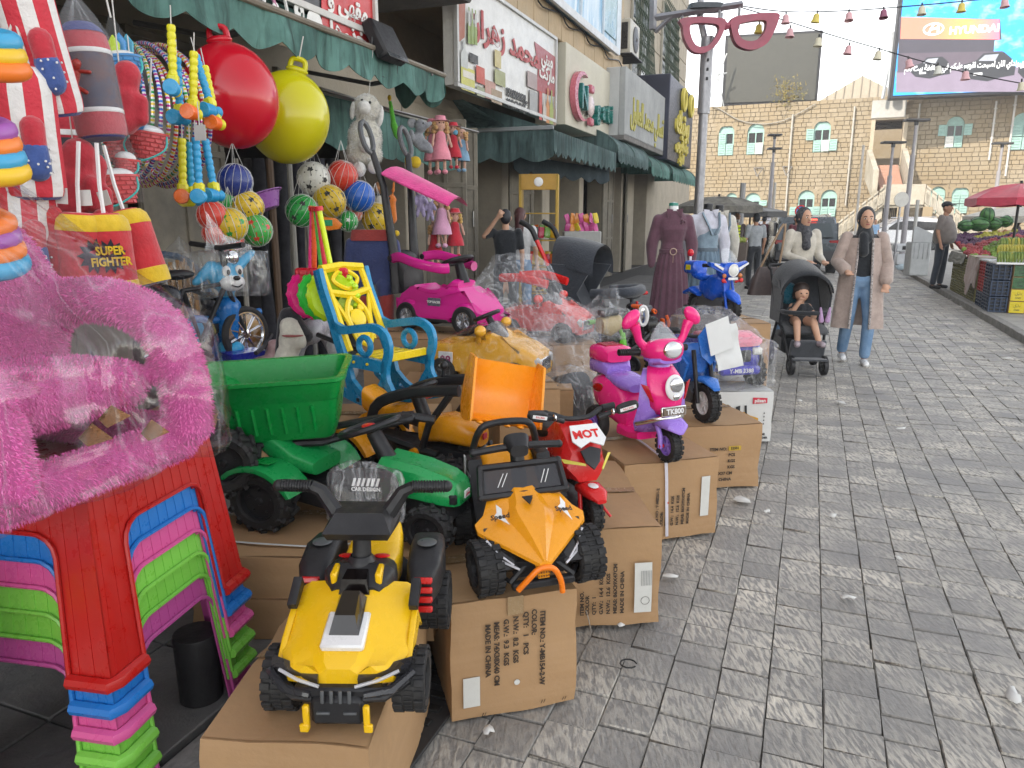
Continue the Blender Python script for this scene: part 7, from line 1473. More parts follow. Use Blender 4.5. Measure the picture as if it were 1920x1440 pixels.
for k,(px,py,tilt,h,lb)in enumerate(((152,477,4,.12,'left red and yellow fighter punch bag of the bunch'),(206,480,-2,.125,'middle red punch bag lettered SUPER FIGHTER'),(256,465,-14,.12,'right tilted red and yellow fighter punch bag'))):
 t=thing('punch_bag',lb,'punch bag',hang(px,py,2.0-.04*(k==1)),0,'small fighter punch bags',ry=R(tilt)); mb=MB(); mb.lathe(bagprof(.066,h,.6),26); pleat(mb,12,.01,.8,h); part('bag_body',mb,SF,t)
 mb=MB(); mb.lathe([(.0675,-h*.99),(.069,-h*.9),(.069,-h*.6),(.067,-h*.58)],26); mb.lathe([(.067,h*.58),(.068,h*.62),(.063,h*.84),(.05,h*.96)],26); part('yellow_band',mb,YC,t)
 mb=MB(); mb.lathe([(.001,-h*1.01),(.055,-h*1.015),(.066,-h*.98)],20); part('base',mb,NB,t)
 n_=11; star=[((.045 if q%2 else.03)*cos(q*pi/n_),(.052 if q%2 else.034)*sin(q*pi/n_))for q in range(2*n_)]
 mb=MB(); mb.ext(star,-.0705,-.0665); Mq=RZ(R(30 if k==1 else-30 if k==2 else 60))
 for i,v in enumerate(mb.v):mb.v[i]=tuple(Mq@V((v[0],-sqrt(max(.0001,.0695**2-v[0]**2))-(.001 if v[1]<-.068 else 0),v[2])))
 part('burst_print',mb,cloth((.02,.02,.03)),t)
 if k==1:[text(s_,.034,YC,t,T(-.0,0,0)@Mq@T(0,-.0725,z)@RX(R(90)),.001,bold=.0012,sx=.8)for s_,z in(('SUPER',.016),('FIGHTER',-.016))]
 glv=glove(t,SF,(-.06,-.03,-.01),(0,0,0),.7)if k!=1 else 0
 mb=MB(); mb.tube([(0,0,h),(.0,0,h+.08),(.01,0,h+.2)],.006,5); part('cord',mb,WHP,t)
 mb=MB(); mb.box((-.03,-.03,h+.045),(.035,.002,.045),.001); part('tag',mb,LAB,t)
 # toy sand buckets in nets
def basket(lb,px,py,D,m,s=1.,tilt=0,group='toy sand buckets in nets'):
 t=thing('sand_bucket',lb,'toy bucket',hang(px,py,D),0,group,ry=R(tilt)); r1,r0,h=.062*s,.04*s,.085*s; mb=MB()
 mb.lathe([(.001,-h/2),(r0,-h/2),(r1,h/2),(r1+.005,h/2),(r1+.005,h/2+.008),(r1-.003,h/2+.008),(r0-.002,-h/2+.004)],24); part('bucket',mb,m,t)
 for k in range(6):
  z=-h/2+h*(k+.5)/6; rr=r0+(r1-r0)*(k+.5)/6; mb=MB()
  for i in range(12):a=(i+.5*(k%2))*6.283/12; mb.box((0,0,0),(rr*.44,.004,h/7.2),.0015,M=RZ(a)@T(0,-rr,z)@RX(-.22))
  part('weave_band',mb,m,t)
 mb=MB(); mb.tube(spline([(-r1,0,h/2),(-r1*1.1,-r1*.5,-h*.1),(0,-r1*1.2,-h*.62),(r1*1.1,-r1*.5,-h*.1),(r1,0,h/2)],5),.004,6); part('bail_handle',mb,plas((.05,.40,.38)),t)
 mb=MB(); mb.ell((0,0,h/2+.01),(r1*.8,r1*.8,.025)); part('ball',mb,WHP,t)
 mb=MB(); mb.lathe([(r1*1.1,-h*.5),(r1*1.15,h/2),(r1*.5,h*1.4),(.006,h*2.1)],12); part('net',mb,clear((.6,.6,.6),.05,.6),t); string_up(t,h*2,h*3.4,.004,'net_string'); return t
RB=plas((.55,.03,.035),.45); BB=plas((.015,.20,.48),.45)
basket('blue woven toy bucket filled with moulds, top of the bucket string',233,140,2.5,BB,1.2,-8); basket('red woven toy bucket in the middle of the string, largest red one',278,275,2.5,RB,1.15,8)
basket('dark red toy bucket half hidden left of the large red one',228,285,2.65,RB,1.0); basket('small red mould tub above the lowest bucket',236,318,2.45,RB,.75,5); basket('lowest red woven toy bucket with white ball on top',226,358,2.4,RB,1.1,-4)
for px,py,c,lb in((214,92,(.45,.6,.02),'lime toy shovel sticking out of the blue bucket'),(226,88,(.03,.25,.6),'blue toy shovel sticking out of the blue bucket'),(240,90,(.05,.35,.5),'teal toy rake card in the blue bucket net')):
 t=thing('toy_shovel',lb,'toy shovel',hang(px,py,2.5),0); mb=MB(); mb.ext([(-.015,-.06),(.015,-.06),(.022,.02),(.0,.05),(-.022,.02)],-.006,.006,b=.002); part('blade',mb,plas(c),t); mb=MB(); mb.cyl((0,0,-.12),(0,0,-.05),.008,n=8); part('shaft',mb,plas(c),t)
t=thing('toy_egg','blue plastic egg in net above the large red bucket','toy egg',hang(255,222,2.48)); mb=MB(); mb.ell((0,0,0),(.035,.035,.048)); part('shell',mb,BB,t); string_up(t,.04,.3)
# hula hoops: each a thing, wound with foil bands
def hoopmat(k,c1,c2):
 m,t,b=newmat('foil_band'); tc=nd(t,'ShaderNodeTexCoord'); sp=nd(t,'ShaderNodeSeparateXYZ'); t.links.new(tc.outputs['Object'],sp.inputs[0]); at=nd(t,'ShaderNodeMath',operation='ARCTAN2'); t.links.new(sp.outputs['Z'],at.inputs[0]); t.links.new(sp.outputs['X'],at.inputs[1])
 mu=nd(t,'ShaderNodeMath',operation='MULTIPLY'); mu.inputs[1].default_value=9; t.links.new(at.outputs[0],mu.inputs[0]); fr=nd(t,'ShaderNodeMath',operation='FRACT'); t.links.new(mu.outputs[0],fr.inputs[0])
 cr=nd(t,'ShaderNodeValToRGB'); cr.color_ramp.interpolation='CONSTANT'; e=cr.color_ramp.elements; e[0].color=(*c1,1); e[1].position=.3; e[1].color=(.7,.7,.7,1); q=e.new(.55); q.color=(*c2,1); q=e.new(.85); q.color=(.65,.65,.68,1)
 t.links.new(fr.outputs[0],cr.inputs[0]); t.links.new(cr.outputs[0],b.inputs['Base Color']); b.inputs['Roughness'].default_value=.25; b.inputs['Metallic'].default_value=.4; return m
hc=[((.5,.04,.25),(.02,.1,.5)),((.02,.3,.06),(.75,.5,.02)),((.05,.15,.55),(.4,.02,.2)),((.7,.5,.02),(.45,.02,.25)),((.6,.02,.04),(.7,.5,.02))]; HM=[hoopmat(k,*c)for k,c in enumerate(hc)]
hme=[]
for k in range(5):mb=MB(); mb.tube([(.30*cos(a*.1309),0,.30*sin(a*.1309))for a in range(48)],.0095,7,closed=True); hme.append(mb.mesh('hula_hoop',HM[k]))
names=['magenta and blue','green and gold','blue and crimson','gold and crimson','red and gold']
hp=hang(268,225,2.95)
for i in range(11):
 o=link('hula_hoop',hme[i%5]); o.location=hp+V((.017*i-.08,.012*i-.05,.012*((i*3)%4))); o.rotation_euler=(R(-4),R(i*17),R(-44+1.2*i)); tag(o,names[i%5]+' foil banded hula hoop, %s from the left in the hanging bunch'%['first','second','third','fourth','fifth','sixth','seventh','eighth','ninth','tenth','eleventh'][i],'hula hoop','hula hoops hanging behind the buckets')
 # squeaky hammers
def hammer(lb,px,py,D,hc_,c2,rot,L=.2,grp='toy squeaky hammers'):
 t=thing('toy_hammer',lb,'toy hammer',hang(px,py,D),rnd.uniform(-.6,.6),grp,ry=R(rot)); m=plas(hc_); mb=MB(); pr=[]
 for k in range(7):z=.03+L*k/7; pr+=[(.0145,z),(.0175,z+L*.03),(.0175,z+L*.1),(.0145,z+L*.13)]
 mb.lathe(pr,14); part('handle',mb,m,t); mb=MB(); mb.box((0,0,.02),(.045,.045,.05),.01); part('socket',mb,plas((.7,.65,.02)),t)
 mb=MB(); pf=[]
 for k in range(5):pf+=[(.03,.008+.009*k),(.026,.012+.009*k)]
 pf+=[(.032,.058),(.029,.065),(.001,.066)]
 mb.lathe([(.001,0)]+pf,18,T(0,0,-.015)@RX(R(90))); part('bellows_head',mb,plas(c2),t); mb=MB(); mb.lathe([(.001,0)]+[(r_*.8,z*.7)for r_,z in pf],16,T(0,0,-.015)@RX(R(-90))); part('rear_head',mb,m,t); string_up(t,L,L+.1)
HB,HY,HO=(.03,.33,.62),(.72,.66,.02),(.85,.16,.02)
for i,(px,py,a,b_,rot,lb)in enumerate(((362,205,HY,HO,6,'yellow handled toy hammer with orange head, upper bundle'),(396,202,HB,HB,-14,'light blue toy hammer slanting in front of the red ball'),(338,215,HB,HB,2,'blue toy hammer at the back left of the upper bundle'),(325,160,HY,HB,3,'short yellow toy hammer behind the upper bundle'),(405,225,HY,HO,-8,'toy hammer with orange head under the slanting blue one'),
(343,362,HY,HO,4,'yellow handled toy hammer with orange head, lower bundle'),(374,362,HB,HB,1,'light blue toy hammer in the middle of the lower bundle'),(402,360,HB,HB,-6,'light blue toy hammer at the right of the lower bundle'),(360,368,HB,HY,3,'blue toy hammer with yellow head low in the bundle'))):hammer(lb,px,py,2.45+.05*(i%3),a,b_,rot)
t=thing('price_card','blank pale card hanging between the two hammer bundles','card',hang(375,249,2.35),-.3); mb=MB(); mb.box((0,0,0),(.055,.003,.06),.001); part('card',mb,LAB,t); string_up(t,.03,.12)
# space hoppers
def hopper(lb,px,py,D,c,r_=.27,tilt=-12):
 t=thing('space_hopper',lb,'hopper ball',hang(px,py,D),.2,ry=R(tilt)); mb=MB(); mb.lathe([(max(.001,r_*.97*sin(pi*i/20)),-r_*1.06*cos(pi*i/20)*(1 if i<10 else 1.03))for i in range(21)],36); part('ball',mb,mat(c,.16,'glossy_rubber',var=.05,scale=3),t)
 mb=MB(); mb.tube(spline([(-.045,0,r_*1.1),(-.04,0,r_*1.33),(0,0,r_*1.38),(.04,0,r_*1.33),(.045,0,r_*1.1)],4),.017,8,flat=1.); part('grip_handle',mb,mat(c,.2,'glossy_rubber2',var=.1),t); mb=MB(); mb.ell((0,0,r_*1.12),(.07,.05,.025)); part('base_ring',mb,mat(c,.2,'glossy_rubber2',var=.1),t); string_up(t,r_*1.35,r_*1.9,.004)
hopper('shiny red hopper ball hanging under the green awning',434,182,3.05,(.52,.006,.02),.262,-8); hopper('shiny yellow hopper ball right of the red one',540,222,3.15,(.56,.52,.005),.265,14)
# nets of balls
def ball(lb,px,py,D,r_,m,pattern=None,grp=None,cat='ball'):
 t=thing('toy_ball',lb,cat,hang(px,py,D),rnd.uniform(0,3),grp,rx=rnd.uniform(-.6,.6)); mb=MB(); mb.ell((0,0,0),r_,24,16); part('ball_skin',mb,m,t)
 if pattern:
  mb=MB(); ph=(1+5**.5)/2
  for v in[V(q).normalized()for q in((0,1,ph),(0,-1,ph),(0,1,-ph),(0,-1,-ph),(1,ph,0),(-1,ph,0),(1,-ph,0),(-1,-ph,0),(ph,0,1),(-ph,0,1),(ph,0,-1),(-ph,0,-1))]:
   M=v.to_track_quat('Z','Y').to_matrix().to_4x4(); ring=[(M@V((r_*.42*cos(a*1.2566),r_*.42*sin(a*1.2566),r_*.9))).normalized()*r_*1.006 for a in range(5)]; mb.add([v*r_*1.03]+ring,[(0,1+a,1+(a+1)%5)for a in range(5)])
  part('panel_print',mb,pattern,t,80)
 mb=MB()
 for k in range(7):a=k*pi/7; mb.tube([V((cos(a)*cos(b_),sin(a)*cos(b_),sin(b_)))*(r_*1.015)for b_ in[R(20*q)for q in range(18)]],.0016,3,closed=True)
 part('net',mb,NET,t); mb=MB(); [mb.tube([(.5*r_*cos(q),.5*r_*sin(q),r_*.87),(0,0,r_*2.2)],.0018,3)for q in(0,1.6,3.1,4.7)]; n_=part('net_cord',mb,NET,t); n_.rotation_euler[0]=-t.rotation_euler[0]; return t
BK=cloth((.03,.03,.03)); W_=plas((.66,.65,.6)); YB=plas((.62,.42,.02)); GB=plas((.02,.3,.05)); RD=plas((.6,.05,.03)); BU=plas((.02,.12,.5)); NVY=plas((.02,.04,.2))
for a in((588,335,3.3,.115,W_,BK,'white football with dark triangles, top of the net bundle'),(642,330,3.2,.112,RD,None,'coral red net ball beside the white sheep'),(674,368,3.1,.112,BU,None,'royal blue ball in film under the sheep'),(617,378,3.2,.118,YB,BK,'yellow and black football in the middle of the bundle'),(566,395,3.2,.108,GB,BK,'green and black football at the left of the bundle'),(706,410,3.1,.12,YB,BK,'yellow and black football at the lower right of the bundle'),(652,415,3.15,.075,GB,W_,'small green panelled ball between two yellow footballs'),(662,400,3.2,.07,plas((.65,.15,.12)),W_,'small red panelled ball behind the green one'),
(441,340,3.0,.095,NVY,None,'navy ball at the top of the left ball net'),(425,378,3.05,.075,GB,None,'green ball inside the left ball net'),(464,388,2.95,.09,YB,BK,'yellow ball with dark print, right of the left net'),(432,422,2.9,.09,YB,GB,'yellow ball with green print low in the left net'),(480,432,2.9,.09,plas((.05,.35,.06)),RD,'green ball with red print hanging lowest in the left net'),(398,405,2.95,.08,RD,None,'dull red ball in clear bag of the left net'),(404,437,2.95,.07,RD,None,'red ball squeezed at the bottom of the left bag'),(436,452,2.95,.06,RD,None,'small red ball in the trailing bag end')):
 ball(a[6],*a[:5],a[5],'balls hanging in nets')
sheet('clear bag end trailing below the left ball net',[PD(385,395,2.85),PD(420,440,2.82),PD(470,460,2.85)],[PD(385,470,2.85),PD(440,480,2.8),PD(478,490,2.85)],3,film(.2),8,6,.02,'plastic bag','bag_end')
# foam rings stacked at the left frame edge
for gi,(py,n0)in enumerate(((85,3),(280,4),(455,4))):
 for k in range(n0):
  cc=[(.85,.2,.02),(.8,.5,.02),(.05,.35,.6),(.85,.22,.03),(.35,.1,.4)][(k+gi)%5]; cn=['orange','yellow','blue','deep orange','purple'][(k+gi)%5]
  t=tag(part('stacking_ring',MB().tube([(.06*cos(a*.393),.06*sin(a*.393),0)for a in range(16)],.02,10,closed=True),plas(cc,.45)),'%s foam stacking ring, %s in the %s stack at the left frame edge'%(cn,['bottom','second','third','fourth','top'][k],['upper','middle','lower'][gi]),'toy ring','foam stacking rings')
  t.location=PD(-28,py,1.62)+V((-.02*k*.3,0,(k-1.5)*.028)); t.rotation_euler=(R(14),R(10),0)
  # purple basin, tools bundle, push toys
t=thing('purple_basin','lilac plastic basin wedged right of the ball net','basin',PD(492,380,3.3),0,ry=R(-20)); mb=MB(); mb.lathe([(.001,-.05),(.09,-.05),(.13,.04),(.15,.045),(.15,.05),(.125,.048),(.085,-.04),(.001,-.042)],26); part('basin',mb,plas((.28,.10,.35)),t)
tops=[(583,400),(587,402),(590,400),(594,402),(597,404),(590,396)]
for i,(bx,c,tc_,lb)in enumerate(((582,(.85,.05,.25),(.75,.01,.2),'pink stick push toy with magenta wheel, leftmost'),(589,(.85,.12,.03),(.6,.01,.03),'orange red stick push toy with red frame'),(604,(.1,.55,.08),(.03,.55,.05),'green stick push toy with green wheel'),(612,(.85,.05,.1),(.6,.01,.03),'red stick push toy second from the right'),(622,(.65,.8,.01),(.5,.75,.01),'lime stick push toy with big lime gear wheel'))):
 b0=PY(bx,510,3.75-.06*i); tp=PY(586+3*i,392,3.7-.05*i); t=thing('push_toy',lb,'push toy',b0,0,'stick push toys'); d=tp-b0; mb=MB(); mb.cyl((0,0,0),d,.013,n=10); part('stick',mb,plas(c),t)
 mb=MB(); mb.cyl(d*.97,d*1.04,.02,n=10); mb.box((0,0,0),(.15,.04,.04),.01); [mb.box((s*.06,0,-.06),(.02,.03,.12),.006)for s in(-1,1)]; part('fork',mb,plas((.6,.01,.03)),t)
 if i!=1 and i!=3:
  wl=MB(); wl.lathe([(.03,-.03),(.1,-.035),(.12,-.02),(.12,.02),(.1,.035),(.03,.03)],28,T(0,0,-.11)@RZ(.3)@RX(R(90))); [wl.ell((.115*cos(a*.3927),0,-.11+.115*sin(a*.3927)),(.016,.03,.016),6,4)for a in range(16)]; part('wheel_gear',wl,plas(tc_),t)
  # ================================================================ plush toys, costume, tricycle
def plushie(lb,px,py,D,m,segs,s=1.,rz=0.,rot=(0,0),extra=None,cat='plush toy',vox=.011,name='plush_toy',Y=None):
 t=thing(name,lb,cat,PY(px,py,Y)if Y else hang(px,py,D),rz,rx=R(rot[0]),ry=R(rot[1])); t.scale=(s,)*3; mb=MB()
 for q in segs:mb.cap(*q)if len(q)==4 else mb.ell(*q)
 b=blob('plush_body',mb,m,t,vox,2)
 for nm,mm,fs in extra or():
  mb=MB(); [mb.cap(*q)if len(q)==4 else mb.ell(*q)for q in fs]; part(nm,mb,mm,t)
 return t,b
WL=plush((.70,.67,.58)); WF=plush((.78,.77,.74)); GY=plush((.30,.31,.34)); EYE=mat((.01,.01,.01),.1,'eye')
t,b=plushie('big white woolly plush sheep hanging above the net of balls',684,262,3.15,WL,[((0,0,0),(.115,.1,.15)),((0,-.02,-.09),(.12,.1,.1)),((-.01,-.02,.2),(.09,.085,.09))],1.1,.5,(0,8),[('muzzle',WF,[((-.05,-.08,.19),(.045,.05,.045))]),('ear',WF,[((.085,-.02,.17),(.022,.03,.07))]),('ear',WF,[((-.1,.0,.17),(.018,.03,.06))]),('eye',EYE,[((-.02,-.105,.225),(.009,.006,.01))]),('eye',EYE,[((-.07,-.09,.23),(.009,.006,.01))]),('paw',WF,[((-.03,-.13,-.05),(.05,.04,.05))]),('paw',WF,[((.04,-.12,-.18),(.04,.04,.045))]),('paw',WF,[((-.05,-.1,-.21),(.045,.04,.05))])]); furry(t,b,6000,.014,WF,2,.9,'wool')
string_up(t,.28,.6)
plushie('grey plush elephant hanging between the green monkey and the pink dolls',784,262,3.3,GY,[((0,0,0),(.05,.045,.065)),((.02,-.02,.1),(.05,.045,.05)),((.06,-.05,.1),.022,(.09,-.05,.12),.015),((.04,-.03,-.01),.02,(.08,-.05,-.05),.02),((.02,-.02,-.06),.03,(.08,-.06,-.08),.028),((-.05,-.03,.0),.02,(-.06,-.05,.05),.02)],1.15,.3,extra=[('ear',plush((.45,.46,.5)),[((-.045,0,.12),(.035,.012,.035))]),('eye',EYE,[((.03,-.062,.115),.006)])])
plushie('lime green plush monkey dangling by one yellow hand left of the elephant',741,235,3.35,plush((.10,.48,.03)),[((-.03,0,.16),.016,(-.01,0,.0),.022),((-.01,0,0),.028,(.01,0,-.07),.026),((.02,0,-.06),.018,(.05,0,-.15),.016)],1.15,extra=[('hand',YC,[((-.035,0,.19),(.015,.012,.022))]),('foot',YC,[((.055,-.01,-.165),(.022,.018,.014))])])
SKN=plush((.72,.42,.32))
def doll(lb,px,py,D,dress,hair,s=1.,hat=None,leg=None):
 t,b=plushie(lb,px,py,D,SKN,[((0,0,.09),.045),((0,0,.04),.02,(0,0,-.06),.025),((-.025,0,-.1),.016,(-.025,-.005,-.22),.013),((.025,0,-.1),.016,(.025,-.005,-.22),.013),((.05,-.01,.02),.013,(.07,-.03,-.06),.012),((-.05,-.01,.02),.013,(-.065,-.03,-.06),.012)],s,rnd.uniform(-.4,.4),name='rag_doll',cat='doll')
 mb=MB(); mb.lathe([(.02,.04),(.035,.02),(.04,-.03),(.065,-.1),(.075,-.15),(.072,-.152)],18); part('dress',mb,dress,t)
 mb=MB(); [mb.ell((.048*cos(a),.035*sin(a),.09-.05*(q%3)*.5),.018,7,5)for q,a in enumerate([R(20*k)for k in range(-2,12)])]; part('hair',mb,hair,t)
 if hat:mb=MB(); mb.lathe([(.001,.15),(.035,.145),(.045,.115),(.07,.11),(.001,.108)],18); part('hat',mb,hat,t)
 for q in(-1,1):mb=MB(); mb.ell((q*.015,-.042,.095),.005,6,4); part('eye',mb,EYE,t)
 for q in(-1,1):mb=MB(); mb.ell((q*.025,-.015,-.232),(.02,.03,.017)); part('shoe',mb,leg or dress,t)
PKD=cloth((.75,.26,.33)); LD=cloth((.66,.34,.50)); RDD=cloth((.5,.02,.04)); BLH=plush((.62,.36,.14))
doll('rag doll in a pink dress with blond curls, left of the upper pair',812,262,3.3,PKD,BLH,1.25,PKD); doll('rag doll in a pink dress with a big pink hat, right of the upper pair',826,258,3.22,PKD,BLH,1.3,plush((.85,.32,.42)))
doll('rag doll with a red dotted dress and brown plait at the upper right',850,262,3.3,RDD,plush((.4,.2,.08)),1.1,RDD); doll('rag doll in a lilac pink spotted dress under the pink visor',828,400,3.3,LD,BLH,1.3); doll('red rag doll with a red hat and yellow plaits, lowest by the loop handle',853,425,3.25,RDD,plush((.7,.45,.12)),1.2,RDD)
doll('rag doll in red with white trim behind the lilac dolls',815,445,3.4,RDD,BLH,1.1); doll('rag doll in a blue dress with blond hair at the far right of the dolls',866,270,3.35,cloth((.2,.35,.5)),BLH,1.1)
for px,py,s,lb in((788,372,1.,'lilac plush doll with a white face under the pink visor'),(806,385,.85,'smaller lilac plush figure right of the white faced one')):plushie(lb,px,py,3.3,plush((.36,.30,.48)),[((0,0,.06),.045),((0,0,0),.03,(0,0,-.06),.035),((-.04,-.01,.0),.02,(-.06,-.03,-.05),.02),((.04,-.01,.0),.02,(.06,-.03,-.04),.02),((-.02,-.01,-.09),.02,(-.03,-.02,-.15),.02),((.02,-.01,-.09),.02,(.03,-.02,-.15),.02)],s,extra=[('face',WF,[((0,-.032,.06),(.028,.016,.028))]),('eye',EYE,[((-.01,-.048,.065),.004)]),('eye',EYE,[((.01,-.048,.065),.004)])])
plushie('yellow plush pair of feet hanging under the grey elephant',772,302,3.35,YC,[((-.03,0,0),(.035,.03,.06)),((.035,0,-.01),(.05,.035,.055))],1.0)
plushie('orange plush fox with yellow paws right of the yellow football',735,385,3.15,plush((.75,.2,.02)),[((0,0,0),.03,(0,0,-.1),.035),((0,0,.04),.035),((.01,0,.1),.014,(.02,0,.16),.01),((-.02,-.02,-.12),.02,(-.03,-.02,-.2),.018)],1.1,extra=[('paw',YC,[((-.03,-.03,-.22),.025)]),('paw',YC,[((.03,-.02,-.2),.022)]),('eye',EYE,[((-.01,-.033,.05),.007)])])
plushie('brown plush dog head with a dark collar below the sheep',712,352,3.2,plush((.40,.16,.05)),[((0,0,0),(.05,.045,.05)),((-.01,-.04,-.01),(.03,.03,.025))],1.0,extra=[('collar',EYE,[((0,0,-.055),(.045,.04,.008))]),('chest',WL,[((0,0,-.11),(.06,.05,.06))])])
plushie('blue plush bird with a white face at the top right of the dolls',850,240,3.3,plush((.15,.45,.65)),[((0,0,0),.035),((.02,-.02,-.04),.03)],1.0,extra=[('face',WF,[((-.005,-.025,.005),.022)])])
t=thing('orange_toy','orange and green toy pack with stars hanging below the yellow football','toy pack',hang(622,418,3.0)); mb=MB(); mb.ext([(-.07,-.03),(-.02,-.05),(.05,-.04),(.07,-.01),(.03,.03),(-.05,.04)],-.02,.02,b=.006); part('pack',mb,plas((.75,.2,.01)),t); mb=MB(); mb.box((-.02,-.022,0),(.06,.01,.04),.004); part('green_insert',mb,plas((.02,.3,.12)),t)
# red and blue dress-up suit on a hanger (plain)
t=thing('dress_up_suit','red and navy child dress-up suit hanging above the magenta car','costume',PY(700,500,5.0),-.2); NVC=cloth((.03,.045,.14)); RDC=cloth((.30,.035,.03))
mb=MB(); mb.sup([(-.12,0,0,.13,.04,3),(.0,0,0,.15,.045,3),(.14,0,0,.155,.04,3),(.2,0,0,.13,.03,3)],20,plane='z'); mb.cap((-.15,0,.15),.04,(-.19,0,-.08),.035); mb.cap((.15,0,.15),.04,(.19,0,-.08),.035); blob('suit_top',mb,NVC,t,.014,3)
mb=MB(); mb.sup([(.17,0,0,.152,.046,3),(.24,0,0,.14,.03,3)],20,plane='z'); part('yoke',mb,RDC,t); mb=MB(); mb.cap((-.07,0,-.12),.06,(-.08,0,-.2),.055); mb.cap((.07,0,-.12),.06,(.08,0,-.2),.055); part('trousers',mb,NVC,t); mb=MB(); mb.cap((-.08,0,-.2),.058,(-.08,0,-.36),.05); mb.cap((.08,0,-.2),.058,(.08,0,-.36),.05); part('legging',mb,RDC,t)
# blue dog tricycle
def trike():
 r=thing('toy_tricycle','blue child tricycle with a smiling dog head in a clear bag','tricycle',PY(440,735,3.95),R(-40)); B2=plas((.01,.14,.42),.3); B3=plas((.03,.35,.62),.35)
 for c in((0,-.0,.11),(-.42,-.15,.07),(-.42,.15,.07)):mb=MB(); rr=.11 if c[0]==0 else.08; mb.lathe([(.001,-.03),(rr*.9,-.03),(rr,-.02),(rr,.02),(rr*.9,.03),(.001,.03)],24,T(*c)@RX(R(90))); [mb.lathe([(rr*q,.031),(rr*q,.036),(rr*(q-.12),.036),(rr*(q-.12),.031)],20,T(*c)@RX(R(90)))for q in(.75,.4)]; part('wheel',mb,B3,r)
 mb=MB(); mb.tube(spline([(-.42,0,.1),(-.3,0,.2),(-.15,0,.2),(-.03,0,.34)],4),.045,10); mb.tube([(-.42,-.14,.08),(-.42,.14,.08)],.03,8); part('frame',mb,B2,r)
 mb=MB(); mb.sup([(-.16,0,.28,.06,.02,3),(-.28,0,.27,.09,.03,3),(-.38,0,.32,.08,.05,3)]); part('seat',mb,B3,r); mb=MB(); mb.loft([[V((x,y,.1))for x,y in rrect(.06,-.07,.16,.07,.02)],[V((x,y,.24))for x,y in rrect(.05,-.1,.19,.1,.02)]]); part('basket',mb,plas((.02,.03,.35),.3),r)
 mb=MB(); mb.ell((0,0,.24),(.09,.06,.05)); part('front_mudguard',mb,B3,r); mb=MB(); mb.tube([(-.02,-.2,.42),(0,-.08,.4),(0,.08,.4),(-.02,.2,.42)],.02,8); mb.cap((0,0,.3),.05,(0,0,.46),.07); part('handlebar',mb,B2,r)
 mb=MB(); mb.ell((.01,0,.62),(.085,.09,.085)); mb.cap((0,-.07,.67),.04,(-.01,-.16,.6),.02); mb.cap((0,.07,.67),.035,(-.01,.17,.74),.02); mb.cap((0,0,.5),.04,(0,0,.56),.04); blob('dog_head',mb,B3,r,.01,2); mb=MB(); mb.ell((.065,0,.595),(.05,.07,.045)); hm=part('muzzle',mb,WHP,r)
 for nm,mm,c,q in(('nose',EYE,(.115,0,.62),(.014,.02,.013)),('eye',WHP,(.08,-.035,.655),(.015,.022,.03)),('eye',WHP,(.08,.035,.655),(.015,.022,.03)),('pupil',EYE,(.094,-.032,.65),(.006,.01,.015)),('pupil',EYE,(.094,.032,.65),(.006,.01,.015))):mb=MB(); mb.ell(c,q,10,6); part(nm,mb,mm,hm)
 mb=MB(); mb.tube(spline([(.11,-.03,.585),(.12,0,.575),(.11,.03,.585)],3),.004,5); part('smile',mb,EYE,hm); wrap('plastic_bag',[(x,y,z)for x in(-.09,.13)for y in(-.2,.2)for z in(.52,.76)],r,film(.05),3,.012,9,3)
trike()
cP=carton('carton under the blue dog tricycle in the shop entrance',PY(365,745,3.75)*V((1,1,0)).x if False else(-1.9,3.75,.167),4,.85,.6,.34,21)
r=thing('kick_scooter','pale blue folding kick scooter with a yellow wheel, tipped sideways','scooter',PY(300,640,3.3)); a,b2=V((0,0,0)),PY(362,676,3.2)-PY(300,640,3.3); mb=MB(); mb.cyl(a,b2,.014,n=10); part('stem',mb,plas((.05,.4,.6)),r); mb=MB(); mb.cyl(b2*.3,b2*.8,.017,n=10); part('sleeve',mb,WHP,r); wheel(r,b2,.045,.022,WHP,'smooth',0,yaw=R(70),tyre=plas((.75,.5,.02)))
t=thing('broom_bundle','bundle of ochre straw brooms in a clear bag by the tan doors','broom',PY(352,625,4.3)); mb=MB()
for k in range(70):a=rnd.uniform(0,6.3); q=rnd.uniform(0,.09); mb.tube([(q*cos(a),q*sin(a),0),(q*.8*cos(a),q*.8*sin(a),rnd.uniform(.3,.43))],.006,4)
o=part('straw',mb,mat((.42,.22,.06),.8,'straw',c2=(.25,.12,.03),scale=20),t); o['kind']='stuff'; wrap('plastic_bag',[(x,y,z)for x in(-.1,.1)for y in(-.08,.08)for z in(0,.42)]+[(0,0,.58)],t,film(.06),3,.01,9,5)
t=thing('tube_frame','dark blue bent tube frame standing over the straw brooms','frame',PY(330,640,4.4)); mb=MB(); mb.tube(spline([(-.3,0,.5),(.05,0,.5),(.2,0,.35),(.28,0,0),(.3,0,-.3)],5),.02,8); part('tube',mb,paint((.02,.06,.14)),t)
t,b=plushie('white plush horse head with black mane behind the green trailer',545,640,3,WL,[((0,0,0),(.05,.05,.07)),((0,0,.06),.045,(.05,-.03,.0),.028),((-.02,0,-.06),.05,(-.04,0,-.14),.06)],1.2,0,extra=[('mane',cloth((.015,.015,.02)),[((-.01,.03,.1),.04,(.06,.02,.02),.03),((-.02,.04,.08),.04,(-.05,.04,-.05),.03)]),('bridle',RDC,[((.02,-.035,.03),(.045,.03,.006))])],cat='plush toy',Y=3.7)
